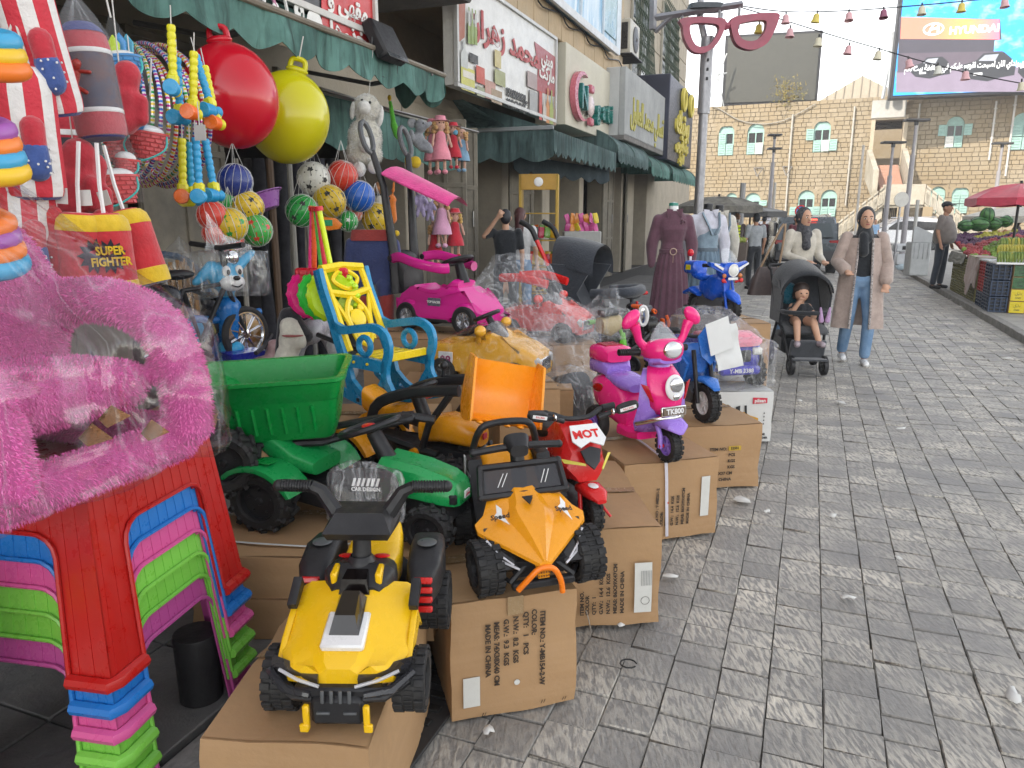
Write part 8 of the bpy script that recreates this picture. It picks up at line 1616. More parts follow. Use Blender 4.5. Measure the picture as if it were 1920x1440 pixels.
for px,py,Y,c,lb in((640,690,3.6,(.35,.36,.38),'grey plastic robot toy behind the rocking chair'),(590,620,3.9,(.3,.3,.33),'silver toy dog standing behind the white horse'),(300,560,3.6,(.02,.02,.025),'black child bicycle frame in the dark shop entrance'),(400,600,4.0,(.05,.05,.06),'dark wrapped toy behind the blue tricycle'),(500,690,3.9,(.4,.25,.25),'pinkish bagged toy under the blue tricycle'),(380,700,3.6,(.25,.22,.2),'brown bagged toy left of the green trailer')):
 t=thing('toy',lb,'toy',PY(px,py,Y),rnd.uniform(0,3)); mb=MB(); mb.cap((-.05,0,0),.07,(.06,0,.02),.06); mb.ell((.06,0,.1),.05); mb.cap((-.06,.03,-.03),.03,(-.09,.05,-.12),.025); mb.cap((.05,-.03,-.03),.03,(.08,-.05,-.12),.025); blob('toy_body',mb,plas(c),t,.014,2)
 mb=MB(); mb.tube([(-.1,-.06,.1),(0,0,.12),(.1,.08,.16)],.012,6); part('toy_arm',mb,BL,t)
r=thing('child_bicycle','small black child bicycle with a silver bell lamp in the shop entrance','bicycle',PY(310,705,3.55),R(60))
for x in(0,.5):wheel(r,(x,0,.14),.15,.035,CHR,'thin',10)
mb=MB(); [mb.tube(q,.014,8)for q in([(0,0,.14),(.14,0,.4),(.4,0,.42),(.5,0,.14)],[(.14,0,.4),(.22,0,.14),(.4,0,.42)],[(.42,0,.4),(.38,0,.6)],[(.36,-.2,.62),(.38,0,.6),(.36,.2,.62)])]; part('frame',mb,BL,r); mb=MB(); mb.ell((.44,0,.55),.045); part('lamp',mb,CHR,r); mb=MB(); mb.ell((.12,0,.48),(.09,.05,.025)); part('saddle',mb,BL,r)
# ================================================================ people
SK1,SK2=mat((.52,.30,.20),.55,'skin',var=.08),mat((.36,.19,.12),.55,'skin',var=.08)
def person(lb,loc,rz,s,skin,top,legs,hair,J=None,hairkind='short',vox=.012,extra=None,sleeves='long',shoes=BL,belly=0,coat=None,face=True,lean=0.,ht=0):
 t=thing('person',lb,'person',loc,rz,rx=lean); t.scale=(s/1.7,)*3
 j=dict(sl=(-.18,0,1.4),sr=(.18,0,1.4),el=(-.23,.02,1.13),er=(.23,.02,1.13),hl=(-.24,-.06,.9),hr=(.24,-.06,.9),kl=(-.1,-.02,.5),kr=(.1,-.02,.5),al=(-.11,.03,.09),ar=(.11,.03,.09)); j.update(J or{}); j={k:V(v)for k,v in j.items()}
 mb=MB(); mb.ell((0,-.015,1.6),(.072,.09,.112)); mb.cap((0,-.045,1.52),.045,(0,-.05,1.55),.05); mb.cap((0,.0,1.4),.055,(0,0,1.5),.05); mb.cap((0,-.1,1.6),.01,(0,-.118,1.572),.014)
 for q in(-1,1):mb.ell((q*.075,0,1.595),(.014,.022,.032))
 mb.cap((0,0,1.0),.08,(0,0,1.36),.08)
 for a in 'lr':
  S_,E_,H_=j['s'+a],j['e'+a],j['h'+a]; mb.cap(S_,.045,E_,.038); mb.cap(E_,.038,H_,.026); d=(H_-E_).normalized(); n=V((0,-1,0))if abs(d.y)<.8 else V((0,0,1)); sd_=d.cross(n).normalized(); mb.cap(H_,.026,H_+d*.07,.034)
  for k in range(4):b0=H_+d*.08+sd_*(k-1.5)*.021; mb.cap(b0,.0105,b0+d*(.035+.006*(k in(1,2)))+n*.012+sd_*(k-1.5)*.004,.0095)
  mb.cap(H_+d*.02-sd_*.025,.012,H_+d*.06-sd_*.05+n*.01,.010)
  mb.cap((j['s'+a].x*.5,0,.92),.07,j['k'+a],.05); mb.cap(j['k'+a],.05,j['a'+a],.035)
 blob('body',mb,skin,t,min(vox,.0095),1)
 if face:
  for q in(-1,1):
   mb=MB(); mb.ell((q*.03,-.093,1.607),(.012,.008,.007),8,6); part('eye',mb,WHP,t); mb=MB(); mb.ell((q*.03,-.099,1.607),(.0065,.005,.0065),8,6); part('iris',mb,EYE,t); mb=MB(); mb.tube([(q*.014,-.103,1.627),(q*.03,-.102,1.634),(q*.046,-.092,1.628)],.004,5); part('eyebrow',mb,EYE,t)
  mb=MB(); mb.ell((0,-.099,1.545),(.022,.008,.007),10,6); part('mouth',mb,mat((.35,.10,.09),.5,'lips'),t)
 mb=MB(); mb.sup([(.9,0,0,.155+.03*belly,.105+.02*belly,2.6),(1.0,-.01*belly,0,.15+.055*belly,.1+.08*belly,2.4),(1.15,-.01*belly,0,.15+.05*belly,.1+.07*belly,2.4),(1.3,0,0,.175,.11,2.4),(1.4,0,0,.16,.085,2.4),(1.44,0,0,.08,.06,2)],22,plane='z')
 for v in range(len(mb.v)):
  x,y,z=mb.v[v]; mb.v[v]=(x,y-(.05*belly if y<0 and z<1.3 else 0),z)
 for a in 'lr':
  S_,E_,H_=j['s'+a],j['e'+a],j['h'+a]; mb.cap(S_,.066,S_.lerp(E_,1 if sleeves=='long' else.75),.054)
  if sleeves=='long':mb.cap(E_,.052,E_.lerp(H_,.92),.04)
 blob('top',mb,top,t,vox,3); mb=MB(); mb.cap((-.05,0,.93),.115,(.05,0,.93),.115)
 for a,q in(('l',-1),('r',1)):mb.cap((q*.085,0,.88),.095,j['k'+a],.072); mb.cap(j['k'+a],.072,j['a'+a]+V((0,0,.04)),.06)
 blob('trousers',mb,legs,t,vox,3)
 for a in 'lr':mb=MB(); A=j['a'+a]; mb.cap(A+V((0,.02,-.045)),.042,A+V((0,-.13,-.055)),.035); part('shoe',mb,shoes,t)
 if hairkind=='short':mb=MB(); mb.ell((0,.012,1.635),(.079,.09,.088)); mb.ell((0,.04,1.6),(.076,.065,.09)); blob('hair',mb,hair,t,.012,1)
 if hairkind=='cap':mb=MB(); mb.ell((0,.008,1.65),(.085,.1,.075)); mb.ell((0,-.12,1.648),(.06,.06,.012)); blob('cap',mb,hair,t,.01,1)
 if hairkind=='hijab':
  mb=MB(); mb.ell((0,.03,1.62),(.098,.105,.125)); mb.cap((0,.02,1.5),.08,(0,0,1.42),.1); mb.cap((0,-.05,1.475),.055,(0,-.05,1.40),.085); mb.cap((-.03,-.1,1.42),.05,(-.02,-.11,1.25),.06); o=blob('headscarf',mb,hair,t,.011,2)
  bm=bmesh.new(); bm.from_mesh(o.data); bmesh.ops.delete(bm,geom=[v for v in bm.verts if v.co.y<-.03 and((v.co.x/.062)**2+((v.co.z-1.595)/.09)**2)<1],context='VERTS'); bm.to_mesh(o.data); bm.free()
 if hairkind=='long':mb=MB(); mb.ell((0,.02,1.63),(.085,.095,.09)); mb.cap((0,.07,1.58),.075,(0,.1,1.32),.06); blob('hair',mb,hair,t,.012,1)
 if coat:
  mb=MB()
  for q in(-1,1):
   def fn(u,v):a=R(-68+158*u); w_=1+.5*v; fold=.018*sin(u*17+v*3)*v; return V((q*cos(a)*(.185*w_+fold),sin(a)*(.125*w_+fold)+.01,1.40-1.0*v))
   mb.grid(fn,16,12); mb.grid(lambda u,v:fn(u,v)*.985+V((0,0,.02)),16,12)
   c2=MB(); c2.tube([fn(0,v/10)+V((0,-.004,0))for v in range(11)],.013,6); part('coat_trim',c2,mat((.55,.5,.48),.8,'woven_trim',c2=(.08,.07,.07),scale=60),t)
  for a in 'lr':S_,E_,H_=j['s'+a],j['e'+a],j['h'+a]; mb.cap(S_,.07,E_,.064); mb.cap(E_,.064,E_.lerp(H_,.85),.074)
  part('coat',mb,coat,t)
 for nm,mm,fs in extra or():
  mb=MB(); [mb.cap(*q)if len(q)==4 else mb.ell(*q)for q in fs]; blob(nm,mb,mm,t,.012,1)
 return t
JN=mat((.10,.19,.32),.85,'denim',c2=(.18,.28,.42),scale=6,bmp=.002); BKC=cloth((.012,.015,.02)); BGE=cloth((.42,.33,.29)); CRMC=cloth((.58,.54,.46)); SCF=mat((.012,.014,.02),.8,'printed_scarf',c2=(.10,.10,.11),scale=30)
person('young woman in black headscarf, long open beige coat, black top and blue jeans',P(1598,678),R(-14),1.585,SK1,BKC,JN,BKC,dict(el=(-.27,-.02,1.14),hl=(-.2,-.2,1.05),er=(.26,.0,1.12),hr=(.24,-.1,.92),kl=(-.1,-.03,.5),kr=(.12,-.06,.5),al=(-.1,.14,.09),ar=(.1,-.1,.07)),'hijab',.011,shoes=WHP,coat=BGE,sleeves='long')
person('woman in dark patterned headscarf and cream jacket pushing the black stroller',P(1490,640)*1.,R(12),1.60,SK1,CRMC,JN,SCF,dict(el=(-.24,.0,1.14),hl=(-.1,-.27,1.06),er=(.22,-.04,1.12),hr=(.13,-.28,1.06),al=(-.16,.12,.09)),'hijab',.011,shoes=WHP,extra=[('jacket_hem',CRMC,[((-.07,0,.9),.12,(.07,0,.9),.12)])])
t=thing('handbag','large brown shoulder bag at the left hip of the woman with the stroller','bag',PY(1438,525,8.2)); mb=MB(); mb.loft([[V((x,y,-.16))for x,y in rrect(-.2,-.07,.2,.07,.05)],[V((x,y,0))for x,y in rrect(-.17,-.07,.17,.07,.05)],[V((x,y,.14))for x,y in rrect(-.1,-.03,.1,.03,.02)]]); part('bag_body',mb,mat((.05,.035,.035),.5,'leather',c2=(.08,.055,.05),scale=15),t); stick('strap',t,spline([(-.08,0,.13),(.02,0,.36),(.16,.02,.6),(.12,0,.13)],5),.012,mat((.30,.20,.12),.5,'strap_leather'))
person('heavy man in black cap, grey brown polo shirt and dark trousers by the fruit stall',P(1757,541,.08),R(38),1.74,SK2,cloth((.17,.15,.14)),cloth((.03,.038,.055)),BKC,dict(kl=(-.12,0,.5),kr=(.12,0,.5),al=(-.16,.03,.09),ar=(.16,.03,.09)),'cap',.014,sleeves='short',belly=1)
bz=PY(1376,500,17.5); person('bald man with a white beard in a dark brown t-shirt near the bollards',(bz.x,bz.y,-.02),.2,1.63,SK1,cloth((.07,.05,.05)),cloth((.09,.10,.11)),WF,None,'none',.016,sleeves='short',extra=[('beard',WF,[((0,-.06,1.535),(.05,.05,.06))])])
bz=PY(1412,500,16.5); person('man seen from behind in a pale grey t-shirt by the grey post',(bz.x,bz.y,-.02),3.3,1.62,SK2,cloth((.30,.32,.34)),BKC,BKC,None,'short',.016,sleeves='short',face=False)
bz=PY(948,480,8.9); person('dark haired woman in a black top seen from behind raising one arm',(bz.x,bz.y,.17),3.2,1.42,SK1,BKC,BKC,mat((.012,.012,.018),.5,'hair'),dict(el=(.3,.05,1.35),hl=(.12,.12,1.6),sl=(.18,0,1.4),sr=(-.18,0,1.4),er=(-.23,.02,1.13),hr=(-.24,-.06,.9)),'short',.014,sleeves='short',face=False)
bz=PY(975,480,9.4); person('girl with long red brown hair in a white top seen from behind',(bz.x,bz.y,.17),3.0,1.45,SK1,cloth((.6,.6,.6)),JN,mat((.07,.02,.02),.5,'hair'),None,'long',.014,sleeves='short',face=False)
for px,py,Y,rz,c,lb in((1493,405,21,.3,(.10,.02,.03),'man in a dark red shirt behind the parked dark car'),(1640,428,34,.2,(.25,.4,.6),'person in a light blue shirt near the stair gate'),(1432,405,24,3,(.07,.01,.02),'person in dark maroon clothes between the far parasols'),(1906,408,17.5,.9,(.05,.05,.08),'fruit seller in dark clothes behind the grapes')):
 bz=PY(px,430,Y); person(lb,(bz.x,bz.y,-.04),rz,1.62 if Y<30 else 1.5,SK2,cloth(c),BKC,BKC,None,'short',.022,sleeves='short',face=Y<15)
 # ---------------------------------------------------------------- stroller with child
def pushchair():
 c=P(1512,705); r=thing('stroller','black stroller with raised hood facing the camera, child inside','stroller',(c.x+.02,c.y+.28,0),R(-4)); r.scale=(.98,)*3; FB_=cloth((.012,.015,.02)); GF=cloth((.05,.055,.065))
 for x,y in((-.15,-.25),(.17,-.25),(-.22,.3),(.24,.3)):
  e=wheel(r,(x,y,.1 if y<0 else.13),.1 if y<0 else.13,.045,GRYP,'smooth',6,yaw=R(90),tyre=BL)
 for s in(-1,1):
  stick('leg',r,[(s*.16,-.22,.14),(s*.2,-.1,.38),(s*.23,.15,.62),(s*.24,.38,1.0)],.015,BL); stick('rear_leg',r,[(s*.23,.3,.14),(s*.22,.1,.5)],.014,BL)
 stick('handle',r,spline([(-.24,.38,1.0),(-.22,.44,1.05),(.22,.44,1.05),(.24,.38,1.0)],4),.016,BL)
 mb=MB(); mb.grid(lambda u,v:V(((u-.5)*.42,[-.2,-.12,.1,.2,.3][min(4,int(v*4))]+.03*sin(6*u),[.42,.46,.50,.72,.98][min(4,int(v*4))])),6,4); mb.grid(lambda u,v:V(((u-.5)*.42,[-.2,-.12,.1,.2,.3][min(4,int(v*4))]+.02,[.40,.44,.46,.70,.98][min(4,int(v*4))])),6,4); part('seat',mb,GF,r)
 mb=MB(); mb.grid(lambda u,v:V(((.25+.01*sin(v*9))*cos(pi*u),.30-.42*sin(v*pi/2),.88+.24*sin(pi*u)*(1-.12*v)-.1*v)),14,6); mb.grid(lambda u,v:V(((.24)*cos(pi*u),.29-.41*sin(v*pi/2),.87+.24*sin(pi*u)*(1-.12*v)-.1*v)),14,6); part('hood',mb,FB_,r)
 for s in(-1,1):mb=MB(); mb.ext([(-.05,.5),(.3,.5),(.3,.95),(.05,.92),(-.1,.78)],s*.225,s*.245,plane='yz'); part('side_wing',mb,FB_,r)
 mb=MB(); mb.box((0,.16,.28),(.38,.4,.2),.04); part('basket',mb,FB_,r); mb=MB(); mb.box((0,-.24,.26),(.34,.05,.2),.02,M=RX(.3)); mb.box((0,-.28,.17),(.34,.16,.02),.008); part('footrest',mb,GF,r)
 stick('bumper_bar',r,spline([(-.23,.05,.62),(-.2,-.18,.62),(0,-.24,.62),(.2,-.18,.62),(.23,.05,.62)],4),.022,FB_)
 # child
 k=thing('person','toddler with dark hair sitting in the black stroller, hand at the mouth','person',r.matrix_basis@V((-.03,-.0,.49)),R(-4)); mb=MB()
 mb.ell((0,-.02,.30),(.068,.075,.085)); mb.cap((0,0,.15),.04,(0,0,.25),.035); mb.cap((-.08,0,.17),.03,(-.11,-.08,.1),.027); mb.cap((-.11,-.08,.1),.026,(-.03,-.12,.25),.022); mb.cap((.08,0,.17),.03,(.12,-.08,.08),.027); mb.cap((.12,-.08,.08),.025,(.08,-.17,.06),.022)
 for h_,dx in((V((-.03,-.12,.25)),.01),(V((.08,-.17,.06)),.01)):[mb.cap(h_+V(((i-1.5)*.012,0,0)),.008,h_+V(((i-1.5)*.014,-.025,.012)),.007)for i in range(4)]
 for s in(-1,1):mb.cap((s*.05,-.02,.03),.05,(s*.08,-.2,.03),.04); mb.cap((s*.08,-.2,.03),.038,(s*.1+.02,-.26,-.13),.028)
 mb.cap((0,-.09,.295),.008,(0,-.1,.285),.009); [mb.ell((s*.068,0,.295),(.01,.015,.02))for s in(-1,1)]; blob('body',mb,SK1,k,.009,1)
 mb=MB(); mb.cap((0,0,.02),.075,(0,0,.14),.07); mb.cap((-.06,0,.16),.045,(-.09,-.03,.13),.042); mb.cap((.06,0,.16),.045,(.09,-.03,.13),.042); mb.cap((-.04,-.02,.02),.06,(.04,-.02,.02),.06); blob('top',mb,BKC,k,.01,2)
 mb=MB(); mb.ell((0,.0,.338),(.08,.085,.072)); mb.ell((.05,.0,.28),(.03,.04,.06)); mb.ell((-.06,.01,.28),(.02,.04,.05)); blob('hair',mb,mat((.03,.018,.014),.6,'hair'),k,.01,1)
 for s in(-1,1):mb=MB(); mb.ell((s*.025,-.088,.305),(.01,.006,.006),8,5); part('eye',mb,EYE,k); mb=MB(); mb.cap((s*.1+.02,-.26,-.16),.032,(s*.12+.02,-.33,-.165),.03); part('shoe',mb,plas((.30,.25,.28)),k)
 mb=MB(); mb.ell((0,-.091,.262),(.012,.006,.005)); part('mouth',mb,mat((.35,.10,.09),.5,'lips'),k)
 t=thing('teal_bag','shiny teal blanket tucked behind the toddler head','blanket',r.matrix_basis@V((-.12,.12,.78))); mb=MB(); mb.ell((0,0,0),(.1,.06,.11)); part('cloth',mb,mat((.01,.12,.18),.3,'satin',bmp=.02),t)
 t=thing('toy_unicorn_horns','pair of lilac plush horns on the stroller bar','plush toy',r.matrix_basis@V((.14,-.24,.60)));
 for s in(-1,1):mb=MB(); mb.cap((s*.03,0,-.05),.025,(s*.045,0,.07),.01); part('horn',mb,plush((.55,.35,.6)),t)
pushchair()
def pushchair2():
 r=thing('pushchair','slate grey folding pushchair with red handle grips and a big hood','pushchair',(.66,6.4,.165),R(62)); r.scale=(1.1,)*3; SL_=cloth((.035,.042,.055))
 for s in(-1,1):
  stick('frame_tube',r,[(s*.2,.34,1.02),(s*.2,.2,.72),(s*.19,-.05,.3),(s*.17,-.28,.06)],.013,BL); stick('frame_tube',r,[(s*.2,.3,.08),(s*.19,.1,.5),(s*.19,-.1,.52)],.013,BL); stick('red_sleeve',r,[(s*.2,.36,1.05),(s*.2,.26,.86)],.017,REDP)
  stick('grip',r,spline([(s*.2,.36,1.05),(s*.2,.41,1.14),(s*.2,.5,1.19)],4),.021,BL)
  for y in(-.3,.3):wheel(r,(s*.19,y,.07),.075,.035,GRYP,'smooth',5,yaw=R(90),tyre=BL)
 mb=MB(); mb.grid(lambda u,v:V(((u-.5)*.36,-.22+.42*v**.8,.48+.04*sin(4*v)+.42*max(0,v-.5)*2)),6,8); mb.grid(lambda u,v:V(((u-.5)*.36,-.2+.42*v**.8,.45+.04*sin(4*v)+.42*max(0,v-.5)*2)),6,8); mb.box((0,-.34,.5),(.34,.26,.05),.02,M=RX(-.35)); part('seat',mb,SL_,r)
 mb=MB(); mb.grid(lambda u,v:V((.22*(.72+.28*min(1,2*v))*cos(pi*u),.25-.36*v,.86+.22*sin(pi*u)**.7-.06*v*v)),14,6); mb.grid(lambda u,v:V((.215*(.72+.28*min(1,2*v))*cos(pi*u),.25-.36*v,.85+.22*sin(pi*u)**.7-.06*v*v)),14,6); part('hood',mb,SL_,r)
 for s in(-1,1):mb=MB(); mb.ext([(-.1,.46),(.2,.5),(.28,.88),(-.1,.86),(.02,.66)],s*.19,s*.205,plane='yz'); part('side_wing',mb,SL_,r)
 stick('arm_roll',r,spline([(-.2,-.1,.66),(-.17,-.36,.68),(.17,-.36,.68),(.2,-.1,.66)],4),.04,SL_)
pushchair2()
# mannequins
def mannequin(lb,px,Y,body,kind):
 p=PY(px,500,Y); r=thing('mannequin',lb,'mannequin',(p.x,p.y,.165),.1 if kind else-.05); mb=MB(); mb.cap((0,0,1.36),.06,(0,0,1.46),.052); part('neck',mb,WHP if kind==0 else BL,r); mb=MB(); mb.lathe([(.054,1.47),(.05,1.5),(.001,1.51)],16); part('neck_cap',mb,plas((.02,.2,.15))if kind==0 else BL,r); mb=MB(); mb.cyl((0,0,.02),(0,0,.5),.02); mb.lathe([(.001,0),(.16,0),(.16,.015),(.02,.03)],20); part('stand',mb,BL,r)
 mb=MB(); mb.sup([(.95,0,0,.13,.1,2.4),(1.08,0,0,.12,.095,2.4),(1.22,0,-.01,.155,.12,2.4),(1.33,0,0,.17,.1,2.4),(1.39,0,0,.12,.07,2.2),(1.42,0,0,.07,.06,2)],24,plane='z')
 for s in(-1,1):mb.cap((s*.16,0,1.32),.065,(s*.22,0,1.05),.07); mb.cap((s*.22,0,1.05),.07,(s*.22,-.03,.84),.045)
 blob('blouse',mb,body,r,.012,3)
 mb=MB(); nf=56; prof=[(.13,.98),(.145,.9),(.18,.7),(.21,.4),(.235,.12)]if kind==0 else[(.13,.98),(.16,.9),(.2,.7),(.23,.45)]
 mb.loft([[V((rr*(1+(.06 if k else.01)*sin(a*17))*cos(a),rr*.75*(1+(.06 if k else.01)*sin(a*17))*sin(a),z))for a in[6.2832*q/102 for q in range(102)]]for k,(rr,z)in enumerate(prof)]); part('skirt',mb,body if kind==0 else cloth((.14,.21,.28)),r)
 for s in(-1,1):mb=MB(); mb.ext([(s*.015,1.43),(s*.09,1.44),(s*.07,1.34)],-.105,-.095,b=.002); part('collar',mb,body,r)
 mb=MB(); mb.lathe([(.132,.96),(.138,.965),(.138,1.0),(.132,1.005)],30,Matrix.Diagonal((1,.8,1,1))); part('belt',mb,body if kind==0 else cloth((.12,.16,.2)),r)
 if kind==0:mb=MB(); mb.tube([(.035*cos(a*.52),-.115,.98+.035*sin(a*.52))for a in range(12)],.006,6,closed=True); mb.cyl((0,-.115,.94),(0,-.115,.86),.003,n=5); part('buckle',mb,metal((.6,.45,.35)),r); mb=MB(); [mb.ell((.09+.018*cos(a),-.105,1.3+.018*sin(a)),.016)for a in(0,2,4)]; part('rose',mb,body,r)
 else:mb=MB(); mb.sup([(1.0,0,-.008,.124,.098,2.4),(1.15,.0,-.012,.13,.105,2.4),(1.22,.03,-.014,.12,.118,2.4)],22,plane='z'); mb.tube([(-.1,-.1,1.4),(-.03,-.14,1.25),(.02,-.13,1.15)],.03,6,flat=.4); mb.tube([(.1,-.09,1.4),(.1,-.13,1.25),(.06,-.13,1.15)],.03,6,flat=.4); part('bodice',mb,cloth((.25,.34,.42)),r)
mannequin('headless mannequin in a long mauve pleated dress with a ring belt',1258,8.4,cloth((.12,.05,.075)),0)
mannequin('headless mannequin in a white blouse under a pale blue pinafore dress',1322,8.9,cloth((.60,.60,.68)),1); mannequin('mannequin in a cream spotted blouse half hidden behind the pinafore one',1343,9.8,cloth((.6,.57,.5)),1)
# ================================================================ street furniture
def world_tube(nm,par,pts,r,m,n=8):return stick(nm,par,[V(p)-V(par.location)for p in pts],r,m,n)
GPOST=metal((.34,.34,.36),.5)
b0,t0=PY(1303,520,11.),PY(1324,100,11.); lp_=thing('street_lamp','tall grey steel lamp post carrying the pink spectacles sign','lamp post',(b0.x,b0.y,.16)); q=V((t0.x-b0.x,0,0))*0
mb=MB(); mb.cyl((0,0,0),(0,0,t0.z-.9),.072,.062,14); mb.cyl((0,0,t0.z-.95),(0,0,t0.z+.05),.085,n=14); mb.cyl((0,0,0),(0,0,.4),.09,n=14); part('post',mb,GPOST,lp_)
mb=MB(); [mb.box((0,-.09,t0.z-.5+.12*k),(.03,.02,.04),.004)for k in range(3)]; part('clamp',mb,BL,lp_)
zt_=t0.z; mb=MB(); mb.tube([(0,0,zt_-.1),(-.12,0,zt_+.3),(-.12,0,zt_+1.2)],.045,8); mb.tube([(0,0,zt_-.2),(.16,0,zt_+.1),(.16,0,zt_+.35)],.035,8); part('arm',mb,GPOST,lp_)
for x,z,w_ in((-.05,zt_+.42,.5),(-.1,zt_+.98,.5)):mb=MB(); mb.sup([(-.035,x,0,w_*.5,.16,3.5),(.035,x,0,w_*.46,.14,3.5)],20,plane='z'); h_=part('lamp_head',mb,paint((.06,.07,.08)),lp_); h_.location=(0,0,z)
# spectacles
gl_=thing('spectacles_sign','giant dusty pink spectacles frame hanging from the steel arm','sign',PY(1366,68,10.8),R(4)); PK2=mat((.34,.07,.11),.4,'faded_pink',c2=(.25,.06,.09),scale=4)
def gp_(px,py):v=PY(px,py,10.8)-gl_.location; return v.x,v.z
for out,inn in(([(1271,40),(1300,34),(1352,36),(1358,45),(1354,62),(1342,84),(1325,98),(1308,102),(1292,96),(1280,75),(1276,52)],[(1291,52),(1302,46),(1338,47),(1346,55),(1340,70),(1328,85),(1313,90),(1300,85),(1292,68)]),([(1370,36),(1400,28),(1440,24),(1461,26),(1459,40),(1450,62),(1437,82),(1415,93),(1394,92),(1378,82),(1370,60)],[(1384,48),(1400,42),(1430,38),(1437,44),(1432,62),(1420,74),(1405,78),(1390,74),(1383,62)])):
 O=[V((*gp_(*p),0))for p in out]; I=[V((*gp_(*p),0))for p in inn]; O=spline(O,3,True); I=spline(I,3,True); n=36; mb=MB()
 def res(L):return[L[int(i*len(L)/n)]for i in range(n)]
 c_=sum(I,V((0,0,0)))/len(I); so_=lambda L:sorted(L,key=lambda p:atan2(p.y-c_.y,p.x-c_.x)); A=res(so_(O)); B_=res(so_(I))
 mb.loft([[V((a.x,y,a.y))for a in R_]for y,R_ in((-.05,A),(.05,A),(.05,B_),(-.05,B_))],closed=True,caps=False); part('lens_rim',mb,PK2,gl_)
mb=MB(); mb.tube([V((x,0,z))for x,z in(gp_(1352,42),gp_(1362,50),gp_(1372,44))],.05,6); part('bridge',mb,PK2,gl_)
ar_=thing('steel_arm','grey steel bracket arm reaching from the building over the spectacles','bracket',PY(1300,18,10.9)); a,b2=PY(1222,34,10.9)-ar_.location,PY(1392,8,10.9)-ar_.location; mb=MB(); mb.tube([a,b2],.045,4); part('beam',mb,GPOST,ar_); mb=MB(); mb.tube([PY(1228,60,10.9)-ar_.location,PY(1262,28,10.9)-ar_.location],.03,4); [mb.tube([a.lerp(b2,t_),a.lerp(b2,t_)+V((0,0,-.22 if t_<.9 else-.3))],.02,5)for t_ in(.34,.75,.97)]; part('strut',mb,GPOST,ar_)
mb=MB(); mb.tube([PY(1226,-60,10.9)-ar_.location,PY(1224,55,10.9)-ar_.location],.05,4); part('upright',mb,GPOST,ar_)
# strings with bell shades
for pts,lb in(([(1382,10),(1474,22),(1590,20),(1700,12),(1800,3),(1940,-12)],'upper sagging cable with coloured bell shades'),([(1382,12),(1470,38),(1560,66),(1650,92),(1740,118),(1830,140),(1935,160)],'lower slanting cable with pastel bell shades')):
 P0=[PY(x,y,11+.0*x)for x,y in pts]; c=thing('light_cable',lb,'cable',P0[0]); stick('wire',c,[p-P0[0]for p in spline(P0,4)],.008,BL,5)
BC={'pink':(.62,.36,.38),'yellow':(.62,.50,.10),'plum':(.26,.08,.14),'white':(.60,.60,.54),'cream':(.6,.56,.42)}
bl_=[(1474,24,'pink','upper cable, leftmost'),(1533,22,'yellow','upper cable next to the leftmost'),(1592,20,'pink','upper cable above the grey screen'),(1657,15,'plum','upper cable before the advert'),(1729,8,'cream','upper cable over the advert sky'),(1804,2,'yellow','upper cable over the advert middle'),(1884,-6,'pink','upper cable over the advert right part'),(1424,42,'yellow','inside the right spectacles rim'),(1482,50,'pink','lower cable right of the spectacles'),(1536,67,'cream','lower cable at the screen corner'),(1593,82,'pink','lower cable, second in open sky'),(1649,92,'cream','lower cable by the advert edge'),(1703,108,'pink','lower cable over the first printed car'),(1759,120,'white','lower cable over the advert lettering'),(1811,130,'pink','lower cable over the second printed car'),(1916,150,'cream','lower cable at the frame edge')]
for x,y,c,lb in bl_:
 t=thing('bell_shade','%s bell shaped shade hanging on the %s'%(c,lb)if 'inside' not in lb else '%s bell shaped shade seen %s'%(c,lb),'lamp shade',PY(x,y,11),rnd.uniform(0,3),'bell shades strung over the street',rx=rnd.gauss(0,.08),ry=rnd.gauss(0,.08)); t.scale=(.92,)*3
 mb=MB(); mb.lathe([(.001,-.028),(.03,-.03),(.043,-.045),(.05,-.11),(.064,-.135),(.066,-.15),(.06,-.15),(.045,-.11),(.038,-.05),(.001,-.035)],18); part('shade',mb,plas(BC[c],.4),t); mb=MB(); mb.cyl((0,0,.02),(0,0,-.03),.012,n=8); part('socket',mb,BL,t)
 # plaza lamp posts
for px,y0,y1,Y,n,lb in((1440,252,440,30,2,'double headed grey lamp post before the left part of the stone building'),(1696,224,470,24,1,'tall slim lamp post right of the outside staircase'),(1658,266,470,25,1,'shorter lamp post standing before the staircase landing'),(1858,268,370,30,1,'lamp post above the red umbrella with paired pipes')):
 p=PY(px,430,Y); zt_=PY(px,y0,Y).z; r=thing('plaza_lamp',lb,'lamp post',(p.x,p.y,-.04)); mb=MB(); mb.cyl((0,0,0),(0,0,zt_-1.0),.085,.07,10); mb.cyl((0,0,zt_-1.0),(0,0,zt_),.045,n=8); part('post',mb,paint((.30,.29,.31)),r)
 for k in range(n):mb=MB(); mb.box((.02*k,0,zt_+.02-.5*k),(.72 if n<2 else.5,.3,.07),.02); mb.box((0,0,zt_-.06-.5*k),(.1,.1,.14),.01); part('lamp_head',mb,paint((.05,.05,.055)),r)
for px,y0,Y,c,lb in((1388,340,19,(.28,.28,.28),'sticker covered grey post between the far parasols'),(1447,340,28,(.4,.39,.36),'thin pale pole right of the double lamp'),(1715,372,22,(.4,.4,.38),'short thin pole by the white cabinet'),(1604,270,32,(.45,.43,.4),'pair of pale conduits against the wall by the stairs')):
 p=PY(px,430,Y); o=MB(); o.cyl((0,0,0),(0,0,PY(px,y0,Y).z),.07 if Y<20 else.05,n=8); o=part('pole',o,paint(c)); o.location=(p.x,p.y,-.04); tag(o,lb,'pole')
r=thing('no_parking_sign','round red and blue no parking sign on a thin pole','road sign',PY(1501,396,27)); mb=MB(); mb.cyl((0,.02,-2.2),(0,.02,0),.03,n=8); part('pole',mb,GPOST,r)
